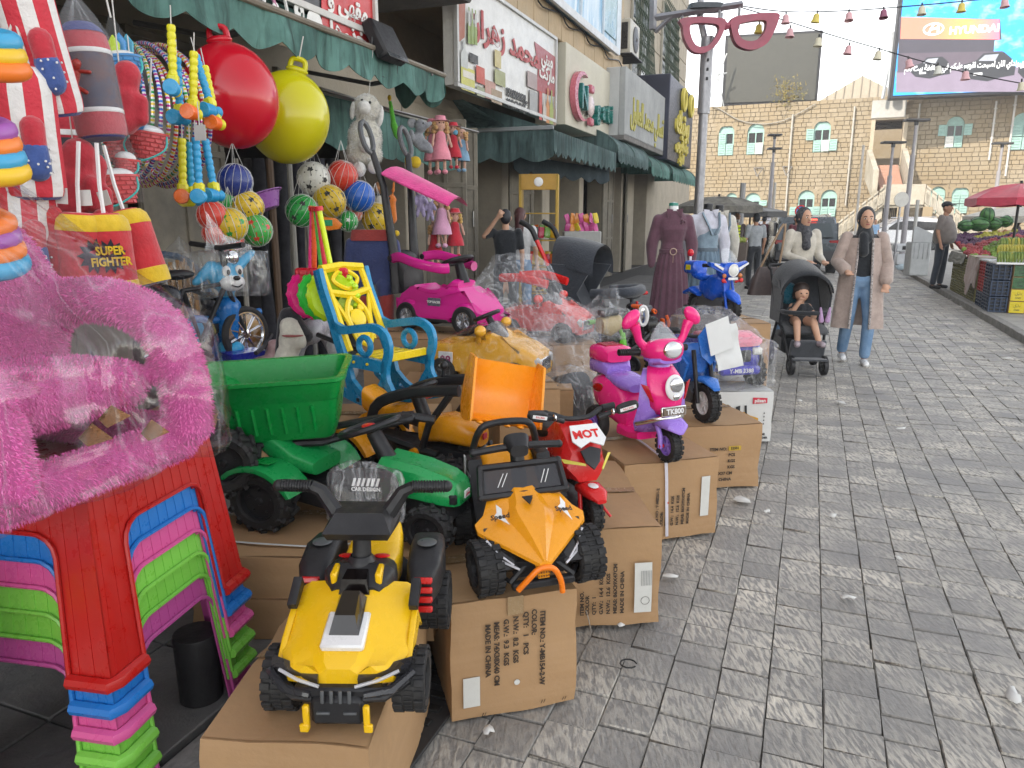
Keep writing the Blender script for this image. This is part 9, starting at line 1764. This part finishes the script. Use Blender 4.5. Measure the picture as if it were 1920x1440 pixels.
mb=MB(); mb.lathe([(.001,.02),(.2,.02),(.2,0)],24,RX(R(90))); part('disc',mb,plas((.02,.12,.4)),r); mb=MB(); mb.tube([(.19*cos(a*.393),-.025,.19*sin(a*.393))for a in range(16)],.025,6,closed=True); mb.tube([(-.13,-.025,.13),(.13,-.025,-.13)],.022,6); part('red_ring',mb,REDP,r)
r=thing('round_sign','blank pale round sign back beside the staircase ramp','road sign',PY(1690,374,21)); mb=MB(); mb.lathe([(.001,.02),(.2,.02),(.2,0),(.001,0)],24,RX(R(90))); part('disc',mb,paint((.55,.54,.5)),r); mb=MB(); mb.cyl((0,.03,-1.9),(0,.03,.1),.03,n=8); part('pole',mb,GPOST,r)
for i,(D,s)in enumerate([(1.45,11.8+1.1*k)for k in range(6)]):
 p=S(D,s,.15); t=thing('bollard','black and white flecked bollard on the left kerb, %s from the mannequins'%['first','second','third','fourth','fifth','sixth'][i],'bollard',p,0,'bollards along the left kerb'); mb=MB(); mb.lathe([(.001,.82),(.045,.82),(.055,.78),(.05,.74),(.05,.04),(.075,.03),(.075,0)],14); part('shaft',mb,mat((.02,.022,.025),.5,'flecked_paint',c2=(.25,.25,.24),scale=14),t)
 # ================================================================ vehicles
def vehicle(name,lb,loc,rz,c,s=1.,plate=None,lights=True,label=None):
 r=thing(name,lb,'car',loc,rz); r.scale=(s,)*3; pm=mat(c,.22,'car_paint',var=.06,scale=2,metal=.3); up=[(-2.2,.45),(-2.2,.9),(-2.1,1.05),(-1.95,1.45),(-1.7,1.62),(-.8,1.68),(.2,1.6),(.95,1.12),(1.9,.98),(2.2,.75),(2.2,.4)]; ar=lambda cx:[(cx+.42*cos(R(t)),.36+.42*sin(R(t)))for t in range(-5,186,20)]
 mb=MB(); mb.ext(up+ar(1.4)+ar(-1.35),-.92,.92,b=.1,seg=4)
 for i,v in enumerate(mb.v):x,y,z=v; t_=max(0,(z-.95)/.7); mb.v[i]=(x,y*(1-.18*t_-.1*max(0,(abs(x)-1.7)/.5)),z)
 part('body',mb,pm,r,30)
 for x in(-1.35,1.4):
  for y in(-.8,.8):wheel(r,(x,y,.34),.35,.22,GRYP,'smooth',7)
 mb=MB(); A=[V((-2.13,-.68,1.06)),V((-2.13,.68,1.06)),V((-1.97,.6,1.44)),V((-1.97,-.6,1.44))]; mb.loft([A,[p+V((-.03,0,.01))for p in A]]); part('rear_window',mb,mat((.03,.045,.05),.08,'car_glass'),r)
 for s_ in(-1,1):mb=MB(); mb.ext([(-1.7,1.08),(-1.6,1.45),(-.2,1.52),(.3,1.45),(.75,1.1)],s_*.80,s_*.875,b=.01); part('side_window',mb,DK,r); mb=MB(); mb.box((-2.13,s_*.72,.92),(.12,.3,.13),.03); part('tail_lamp',mb,plas((.25,.01,.01),.15),r); mb=MB(); mb.box((.75,s_*.98,1.12),(.12,.2,.14),.04); part('mirror',mb,pm,r); mb=MB(); mb.tube([(-1.6,s_*.62,1.7),(.1,s_*.62,1.68)],.02,6); part('roof_rail',mb,CHR,r)
 mb=MB(); mb.box((-2.17,0,.55),(.16,1.7,.3),.06); part('bumper',mb,mat((.03,.03,.035),.5,'bumper'),r)
 if lights:mb=MB(); mb.box((-1.9,0,1.55),(.05,.5,.035),.008); part('brake_light',mb,emi((1.,.05,.02),2.5),r)
 if plate:mb=MB(); mb.box((-2.25,0,.84),(.02,.6,.14),.006); p_=part('number_plate',mb,WHP,r); text(plate,.14,BL,p_,T(-2.263,0,.84)@RZ(R(-90))@RX(R(90)),.002,bold=.003)
 return r
vp=PY(1549,430,21.); vehicle('parked_car','dark grey estate car seen from behind with red brake light, plate 8-0993',(vp.x,vp.y+2,-.05),pi/2-R(14),(.075,.09,.10),.98,'8-0993-1')
vp=PY(1680,430,36); vehicle('parked_car','white car parked sideways near the staircase gate',(vp.x,vp.y,-.05),R(172),(.6,.6,.6),.95,lights=False); vp=PY(1430,430,30); vehicle('parked_car','white car parked behind the two men by the bollards',(vp.x,vp.y,-.05),R(165),(.6,.6,.62),.9,lights=False)
# ================================================================ parasols
def parasol(lb,px,pytop,Y,rad,hgt,m,n=8,logo=False,pole=BL,sag=.12,z0=-.04):
 p=PY(px,430,Y); zt_=PY(px,pytop,Y).z; r=thing('parasol',lb,'parasol',(p.x,p.y,z0),rnd.uniform(0,.5)); zt_-=z0
 for k in range(n):
  a0,a1=6.2832*k/n,6.2832*(k+1)/n; A,B_=V((rad*cos(a0),rad*sin(a0),zt_-hgt)),V((rad*cos(a1),rad*sin(a1),zt_-hgt)); top=V((0,0,zt_)); mb=MB()
  f=lambda u,v,A=A,B_=B_,top=top:top.lerp(A.lerp(B_,u),v)+V((0,0,hgt*.28*sin(pi*v)*(1-.6*sin(pi*u))))+(V((0,0,0)))
  mb.grid(f,6,6); mb.grid(lambda u,v:f(u,v)-V((0,0,.008)),6,6); mb.grid(lambda u,v:f(u,1)-V((0,0,(sag+.03*sin(pi*u))*v)),6,2); part('canopy_panel',mb,m,r)
  mb=MB(); mb.tube([(0,0,zt_-.06),A-V((0,0,.03))],.009,4); part('rib',mb,BL,r)
 mb=MB(); mb.cyl((0,0,0),(0,0,zt_+.05),.024,n=10); part('pole',mb,pole,r); return r,zt_
UR=cloth((.50,.05,.09)); pr_,zt_=parasol('red parasol with a white star emblem over the fruit stall',1903,344,14.,.86,.26,UR)
x0=T(0,0,0); d_=PY(1800,380,13.); lg=MB(); a=-pr_.rotation_euler[2]; Ml=RZ(a+R(-112))@T(.62,0,zt_-.105)@RY(R(72))
n_=8; lg.add([Ml@V((.0,0,.0))]+[Ml@V(((.1 if k%2==0 else.04)*cos(k*pi/8),(.1 if k%2==0 else.04)*sin(k*pi/8),.02))for k in range(16)],[(0,1+k,1+(k+1)%16)for k in range(16)]); part('star_emblem',lg,WHP,pr_)
parasol('worn grey striped market parasol left of the sticker post',1345,368,17,1.0,.22,mat((.10,.095,.085),.9,'dirty_canvas',c2=(.2,.19,.16),scale=6)); parasol('dark grey flat parasol over the far market stand',1405,388,20,.95,.12,cloth((.07,.07,.07))); parasol('off white parasol behind the red one at the right',1908,388,17,1.1,.2,cloth((.5,.48,.42)))
# ================================================================ fruit stall on the right pavement
ft=S(0,0,0); FRX=lambda x,s,z=0:S(-x+.38,s+4.2,z-.05)
def fruit_mass(lb,cols,x0,x1,s0,s1,z0,z1,n,r_,seed,name='fruit_heap',ms=None):
 t=thing(name,lb,'fruit',FRX((x0+x1)/2,(s0+s1)/2,0),SR); r2=random.Random(seed); ico=MB().ell((0,0,0),1,8,5)
 per=[MB()for _ in cols]
 for i in range(n):
  u,v=r2.random(),r2.random(); x=(u-.5)*(x1-x0); y=(v-.5)*(s1-s0); k=int((v*2.2+noise.noise(V((u*3,v*3,seed)))*1.4)*1.3)%len(cols); z=z0+(z1-z0)*(.3*u+.7*v)+.05*noise.noise(V((x*5,y*5,0)))+r2.uniform(-.01,.015); rr=r_*r2.uniform(.8,1.15)
  per[k].add([V((x,y,z))+p*rr for p in map(V,ico.v)],ico.f)
 for mb,c in zip(per,cols):
  if mb.v:part('fruit',mb,mat(c,.4,'fruit_skin',var=.45,scale=7),t,kind='stuff')
 mb=MB(); mb.add([(-(x1-x0)/2,-(s1-s0)/2,z0-.04),((x1-x0)/2,-(s1-s0)/2,z0+.3*(z1-z0)-.04),((x1-x0)/2,(s1-s0)/2,z1-.04),(-(x1-x0)/2,(s1-s0)/2,z0+.7*(z1-z0)-.04)],[(0,1,2,3)]); part('tray',mb,mat((.06,.09,.05),.7,'tray'),t); return t
fruit_mass('sloping heap of green apples, red peaches and plums behind the bananas',[(.20,.34,.04),(.42,.05,.06),(.10,.03,.10),(.42,.40,.05),(.35,.14,.06)],3.1,5.0,11.4,14.4,.84,1.34,1700,.042,3)
fruit_mass('pale green grapes in shallow trays nearest the bananas',[(.30,.33,.08),(.07,.04,.10)],3.6,5.0,10.4,11.5,.84,1.0,500,.035,5)
WM=mat((.02,.09,.025),.35,'melon_rind',c2=(.08,.22,.06),scale=9)
for i,(px,py,r_,lb)in enumerate(((1851,404,.14,'striped watermelon standing upright on top of the heap'),(1810,423,.13,'leftmost watermelon on the fruit heap'),(1836,420,.16,'long watermelon below the upright one'),(1863,420,.14,'watermelon right of the long one'),(1886,415,.13,'small watermelon at the right end of the row'))):
 t=thing('watermelon',lb,'watermelon',PY(px,py,16.0),rnd.uniform(0,3),'watermelons'); mb=MB(); mb.ell((0,0,0),(r_,r_,r_*1.15)if i==0 else(r_*1.2,r_,r_*.92),18,12); part('rind',mb,WM,t)
 mb=MB(); [mb.tube([V((r_*1.005*cos(a)*sin(b_),r_*1.005*sin(a)*sin(b_),r_*1.16*cos(b_)))if i==0 else V((r_*1.205*cos(b_),r_*1.005*cos(a)*sin(b_),r_*.925*sin(a)*sin(b_)))for b_ in[R(12+12*q)for q in range(14)]],.008,4)for a in[k*.785 for k in range(8)]]; part('stripe',mb,mat((.008,.035,.012),.4,'melon_stripe'),t)
def crate(lb,x,s,z,w_,l_,h,m,kind='plastic'):
 t=thing('crate',lb,'crate',FRX(x,s,z),SR,'fruit crates');
 if kind=='plastic':
  for sx_ in(-1,1):
   for k in range(5):mb=MB(); mb.box((sx_*w_/2,0,.015+(h-.03)*k/4),(.015,l_,.022),.003); mb.box((0,sx_*l_/2,.015+(h-.03)*k/4),(w_,.015,.022),.003); part('slat',mb,m,t)
   for q in(-.48,-.16,.16,.48):mb=MB(); mb.box((sx_*w_/2,q*l_,h/2),(.018,.025,h),.003); mb.box((q*w_,sx_*l_/2,h/2),(.025,.018,h),.003); part('post',mb,m,t)
  mb=MB(); mb.box((0,0,h/2),(w_-.04,l_-.04,h-.02),.004); part('inside',mb,mat(tuple(c*.5 for c in m_c[m.name]),.8,'crate_inside')if m.name in m_c else BL,t)
 else:
  mb=MB(); mb.box((0,0,h/2),(w_,l_,h),.004); part('box_body',mb,CARD,t)
  mb=MB(); mb.box((-w_*.32,-l_/2-.004,h/2),(w_*.34,.006,h*.94),.002); pn=part('printed_end',mb,m,t); text(arab('دليل'),.05,BL,pn,T(-w_*.32,-l_/2-.009,h*.62)@RX(R(90)),.001); text('Dalil',.04,BL,pn,T(-w_*.32,-l_/2-.009,h*.28)@RX(R(90)),.001)
  mb=MB(); mb.box((w_*.2,-l_/2-.004,h*.62),(w_*.5,.006,h*.5),.02); part('fruit_print',mb,mat((.35,.10,.05),.6,'fruit_print',c2=(.5,.35,.2),scale=14),t); mb=MB(); mb.box((w_*.2,-l_/2-.003,h*.12),(w_*.5,.006,h*.14),.002); part('slot',mb,BL,t)
 return t
m_c={}
KH=plas((.20,.19,.08),.6); NV=plas((.012,.03,.07),.5); RDm=plas((.4,.02,.02),.5); GLB=plas((.02,.10,.03)); YLB=plas((.60,.48,.01))
sb0=8.85; xb0=3.0
for k in range(3):crate('dark navy plastic crate, %s of the front column under the bananas'%['lowest','middle','top'][k],3.14,9.55,.13+.25*k,.24,.5,.24,NV)
for k in range(3):crate('%s plastic crate, %s of the second column from the front'%('red' if k else 'black',['lowest','middle','top'][k]),3.22,10.2,.13+.25*k,.34,.5,.24,RDm if k else NV)
for k,m in enumerate((YLB,YLB,GLB,GLB)):crate('%s ended fruit box, %s of the stack at the frame edge'%('yellow' if k<2 else 'green',['bottom','second','third','top'][k]),3.57,9.5,.13+.185*k,.58,.5,.18,m,'box')
for k in range(3):
 for q in range(4):crate('khaki plastic crate, %s in column %s from the man in the cap'%(['low','mid height','upper'][k],['nearest','second','third','fourth'][3-q]),3.3,11.2+.62*q,.13+.23*k,.4,.58,.22,KH)
t=thing('table_board','thin white board topping the navy crates under the bananas','board',FRX(3.72,9.8,.885),SR); mb=MB(); mb.box((0,0,0),(1.4,1.3,.03),.006); part('board',mb,WHP,t)
BN,BG_=mat((.40,.33,.04),.5,'banana',c2=(.20,.22,.03),scale=12),mat((.07,.14,.02),.5,'green_banana',c2=(.20,.24,.04),scale=12)
for row_ in range(3):
 for k in range(7):
  t=thing('banana_bunch','%s banana bunch, %s row, %s from the left'%('yellow' if row_==1 and k<3 else 'green',['front','middle','back'][row_],['first','second','third','fourth','fifth','sixth','seventh'][k]),'bananas',FRX(3.14+.17*k+.04*row_,9.32+.2*row_,.93+.1*row_),SR+rnd.uniform(-.3,.3),'banana bunches on the white board'); n_=6
  for q in range(n_):
   a=(q-2.5)*.035; mb=MB(); mb.tube(spline([(a*.5,.03,.12),(a,-.04,.10),(a*1.15,-.075,.03),(a*1.1,-.06,-.05)],3),[.008,.014,.018,.02,.021,.021,.02,.017,.014,.007],6); part('banana',mb,BN if row_==1 and k<3 or rnd.random()<.15 else BG_,t)
def drape(lb,x,s,z,w_,h,m,seed):
 t=thing('draped_cloth',lb,'cloth',FRX(x,s,z),SR); mb=MB(); f=lambda u,v:V((-.03-.05*abs(noise.noise(V((u*5,v*3,seed))))-.04*v,(u-.5)*w_,.06-h*v*(1+.5*noise.noise(V((u*2.5,0,seed)))))); mb.grid(f,16,10); mb.grid(lambda u,v:f(u,v)+V((.012,0,0)),16,10); mb.grid(lambda u,v:V((-.03+.3*v,(u-.5)*w_,.07)),8,2); part('cloth',mb,m,t)
drape('olive cloth draped over the khaki crates',3.12,12.9,.84,1.6,.22,cloth((.13,.13,.09)),1); drape('pinkish knitted cloth hanging down the crates by the bananas',3.06,10.9,.84,1.,.5,cloth((.30,.19,.16)),4)
r=thing('white_cabinet','white sheet metal cabinet standing behind the man in the cap','cabinet',P(1722,517,.08),-.1); mb=MB(); mb.box((.0,.2,.42),(.46,.4,.84),.02); mb.ext([(-.23,.84),(.23,.84),(.23,1.05),(-.15,1.22),(-.23,1.22)],.0,.06); part('cabinet_body',mb,paint((.45,.47,.48)),r)
for k in range(4):mb=MB(); mb.box((-.17+.11*k,-.008,.62),(.012,.012,.4),.002); part('panel_rib',mb,paint((.38,.4,.41)),r)
r=thing('water_dispenser','small white water dispenser on the pavement left of the cabinet','dispenser',P(1690,507,.08),-.1); mb=MB(); mb.box((0,.15,.3),(.34,.3,.3),.03); mb.box((0,.15,.62),(.4,.3,.22),.03); part('housing',mb,paint((.5,.52,.54)),r); mb=MB(); mb.ell((0,.1,.12),(.14,.12,.12)); part('water_jug',mb,clear((.6,.75,.85),.5),r); mb=MB(); mb.box((.02,-.012,.62),(.12,.02,.1),.01); part('tap_panel',mb,BL,r)
r=thing('litter_bin','brown square litter bin with flowers and a striped tape roll beside the left kerb','bin',S(1.5,17.0,.15),SR); mb=MB(); mb.loft([[V((x,y,0))for x,y in rrect(-.2,-.2,.2,.2,.03)],[V((x,y,.85))for x,y in rrect(-.25,-.25,.25,.25,.03)]]); part('bin_body',mb,paint((.10,.075,.06)),r); mb=MB(); [mb.ell((rnd.uniform(-.2,.2),rnd.uniform(-.2,.2),.9),.06,7,5)for _ in range(16)]; part('greenery',mb,mat((.25,.3,.06),.8,'leafy',scale=20),r,kind='stuff');
for k in range(4):mb=MB(); mb.lathe([(.06,.95+.07*k),(.07,.97+.07*k),(.07,.995+.07*k),(.06,1.0+.07*k)],14); part('yellow_band',mb,plas((.5,.6,.02)),r)
# ================================================================ snack racks by the shops
r=thing('snack_rack','wire snack rack with orange header full of crisp packets','display rack',PY(1010,505,10.2)*V((1,1,0))+V((0,0,.165)),R(-6)); mb=MB(); [mb.box((x,0,.95),(.035,.3,1.9),.004)for x in(-.24,.24)]; [mb.box((0,0,z),(.5,.3,.015),.002)for z in(.35,.7,1.05,1.4)]; part('frame',mb,paint((.45,.28,.03)),r)
mb=MB(); mb.box((0,-.14,1.80),(.5,.02,.2),.004); part('header',mb,paint((.45,.25,.03)),r); mb=MB(); mb.ell((0,-.152,1.8),(.06,.006,.06)); part('logo',mb,WHP,r)
for z in(.36,.71,1.06):
 for k in range(6):
  for q in(0,1):mb=MB(); mb.sup([(-.07,0,0,.035,.004,3),(-.03,0,0,.045,.022,2.5),(.03,0,0,.045,.022,2.5),(.075,0,0,.04,.003,3)],12,plane='z'); o=part('crisp_packet',mb,plas(rnd.choice([(.5,.03,.02),(.6,.35,.02),(.12,.25,.03),(.35,.02,.05),(.5,.12,.02),(.05,.05,.05)]),.25),r); o.location=(-.2+.08*k,-.1+.12*q,z+.09+.03*q); o.rotation_euler=(rnd.uniform(-.3,.1),rnd.uniform(-.2,.2),rnd.uniform(-.3,.3))
r=thing('snack_stand','small stand of sweets in pink and yellow bags behind the slate pushchair','display rack',PY(1090,460,11.5)*V((1,1,0))+V((0,0,.165)),0); mb=MB(); mb.box((0,0,.6),(.55,.4,1.1),.01); part('stand',mb,paint((.4,.4,.38)),r)
for k in range(14):mb=MB(); mb.sup([(-.07,0,0,.04,.004,3),(-.02,0,0,.045,.02,2.5),(.05,0,0,.045,.018,2.5),(.085,0,0,.04,.003,3)],10,plane='z'); o=part('sweet_bag',mb,plas(rnd.choice([(.6,.45,.03),(.5,.08,.25),(.55,.2,.03)]),.25),r); o.location=(-.22+.07*(k%7),-.1,1.2+.12*(k//7)); o.rotation_euler=(rnd.uniform(-.5,.2),rnd.uniform(-.6,.6),rnd.uniform(-.8,.8)); o.location.z+=rnd.uniform(-.02,.03)
# dark toys and bars between the pushchair and the scooter
for i,(px,py,Y,c,kind,lb)in enumerate(((1200,560,6.6,(.02,.02,.03),'red','dark child tricycle with red grips left of the blue police bike'),(1165,610,5.2,(.02,.02,.025),'green','black and lime child bike behind the pink scooter'),(1120,600,5.5,(.55,.56,.58),'white','white toy motorbike with blue stripe in clear film'),(1240,585,5.8,(.02,.02,.02),'orange','black toy bike with orange grips near the mauve dress'))):
 ac={'red':REDP,'green':plas((.15,.6,.03)),'white':plas((.03,.05,.3)),'orange':plas((.8,.12,.01))}[kind]; p=PY(px,py,Y); r=thing('toy_bike',lb,'toy bike',(p.x,p.y,p.z-.5),R(-60+25*i)); m=plas(c)
 for x in(0,-.42):wheel(r,(x,0,.11),.12,.05,GRYP,'lug',6)
 mb=MB(); mb.tube([(0,0,.12),(-.08,0,.38),(-.12,0,.5)],.02,8); mb.tube(spline([(-.08,0,.34),(-.2,0,.24),(-.42,0,.13)],3),.026,8); part('frame',mb,m,r); mb=MB(); mb.sup([(-.2,0,.34,.05,.03,3),(-.32,0,.33,.08,.03,3),(-.42,0,.37,.06,.03,3)]); mb.sup([(.0,0,.36,.04,.05,3),(-.06,0,.4,.07,.07,3),(-.13,0,.4,.05,.05,3)]); part('seat_and_cowl',mb,m,r)
 bars(r,.2,.5,-.1,.03,.08,gm=ac); mb=MB(); mb.box((.02,0,.4),(.02,.05,.1),.008,M=RY(-.2)); mb.tube([(.02,-.06,.34),(.04,-.06,.42),(.02,-.05,.48)],.012,6); part('accent',mb,ac,r)
 o=MB(); o.box((-.1,0,(p.z-.5)/2+.08-(p.z-.5)),(.5,.3,max(.05,p.z-.5-.16)),.01)
 if p.z-.5>.25:o=part('carton_riser',o,CARD); o.location=(p.x,p.y,p.z-.5); tag(o,'plain carton lifting the '+lb.split(' toy')[0].split(' child')[0]+' bike','carton')
 if kind=='white':wrap('plastic_wrap',[(x,y,z)for x in(-.5,.1)for y in(-.14,.14)for z in(.05,.5)],r,film(.07),3,.014,8,4)
t=thing('oval_mirror','white rimmed oval toy mirror behind the pink scooter','toy mirror',PY(1206,592,5.0)); mb=MB(); mb.tube([(.03*cos(a*.393),0,.065*sin(a*.393))for a in range(16)],.011,6,closed=True); part('rim',mb,WHP,t); mb=MB(); mb.ell((0,.003,0),(.028,.004,.06)); part('glass',mb,CHR,t); stick('stem',t,[(0,.01,-.06),(0,.1,-.2)],.012,BL)
t=thing('headlamp_bag','cream toy headlamp cowl in clear film behind the pink scooter','toy part',PY(1140,610,4.9),.3); mb=MB(); mb.sup([(-.06,0,0,.07,.05,3),(0,0,0,.09,.07,3),(.07,0,.02,.07,.05,3)]); part('cowl',mb,plas((.5,.40,.22)),t); mb=MB(); mb.sup([(-.05,0,.08,.06,.02,3),(.05,0,.09,.06,.02,3)]); part('visor',mb,BL,t); wrap('plastic_bag',[(x,y,z)for x in(-.11,.12)for y in(-.11,.11)for z in(-.09,.12)],t,film(.06),3,.012,9,8)
# packed CAR DESIGN backrest bag on the green tractor
t=thing('bagged_toy_spare','black toy backrest lettered CAR DESIGN in a clear bag on the green tractor','toy part',PY(688,922,2.2),R(-4),rx=R(-8)); mb=MB(); mb.sup([(-.01,0,0,.10,.075,3),(.01,0,0,.10,.075,3)],26,plane='y'); part('backrest',mb,BL,t)
for k in range(6):mb=MB(); mb.ext([(-.045+.015*k,.02),(-.037+.015*k,.02),(-.030+.015*k,.045),(-.038+.015*k,.045)],-.0135,-.012); part('stripe_print',mb,WHP,t)
text('CAR DESIGN',.016,WHP,t,T(0,-.0135,.01)@RX(R(90)),.0004,bold=.0006); wrap('plastic_bag',[(x,y,z)for x in(-.12,.12)for y in(-.04,.04)for z in(-.1,.07)]+[(.13,0,-.1),(-.05,0,.11)],t,film(.05),3,.01,12,6)
t=thing('black_cylinder','black plastic cylinder standing on the pavement under the stools','bucket',P(365,1325,.168)+V((0,.05,0))); mb=MB(); mb.lathe([(.001,.2),(.06,.2),(.062,.19),(.058,0),(.001,0)],24); part('cylinder',mb,BL,t)
# ================================================================ thin dusty air towards the plaza
mb=MB(); mb.box((20,55,10),(190,150,22.2),0); m,t,b=newmat('haze'); t.nodes.remove(b); pv=nd(t,'ShaderNodeVolumePrincipled'); pv.inputs['Density'].default_value=.0016; pv.inputs['Color'].default_value=(.88,.9,.95,1); t.links.new(pv.outputs[0],t.nodes['Material Output'].inputs['Volume'])
o=part('haze',mb,m,smooth=False); o['kind']='stuff'
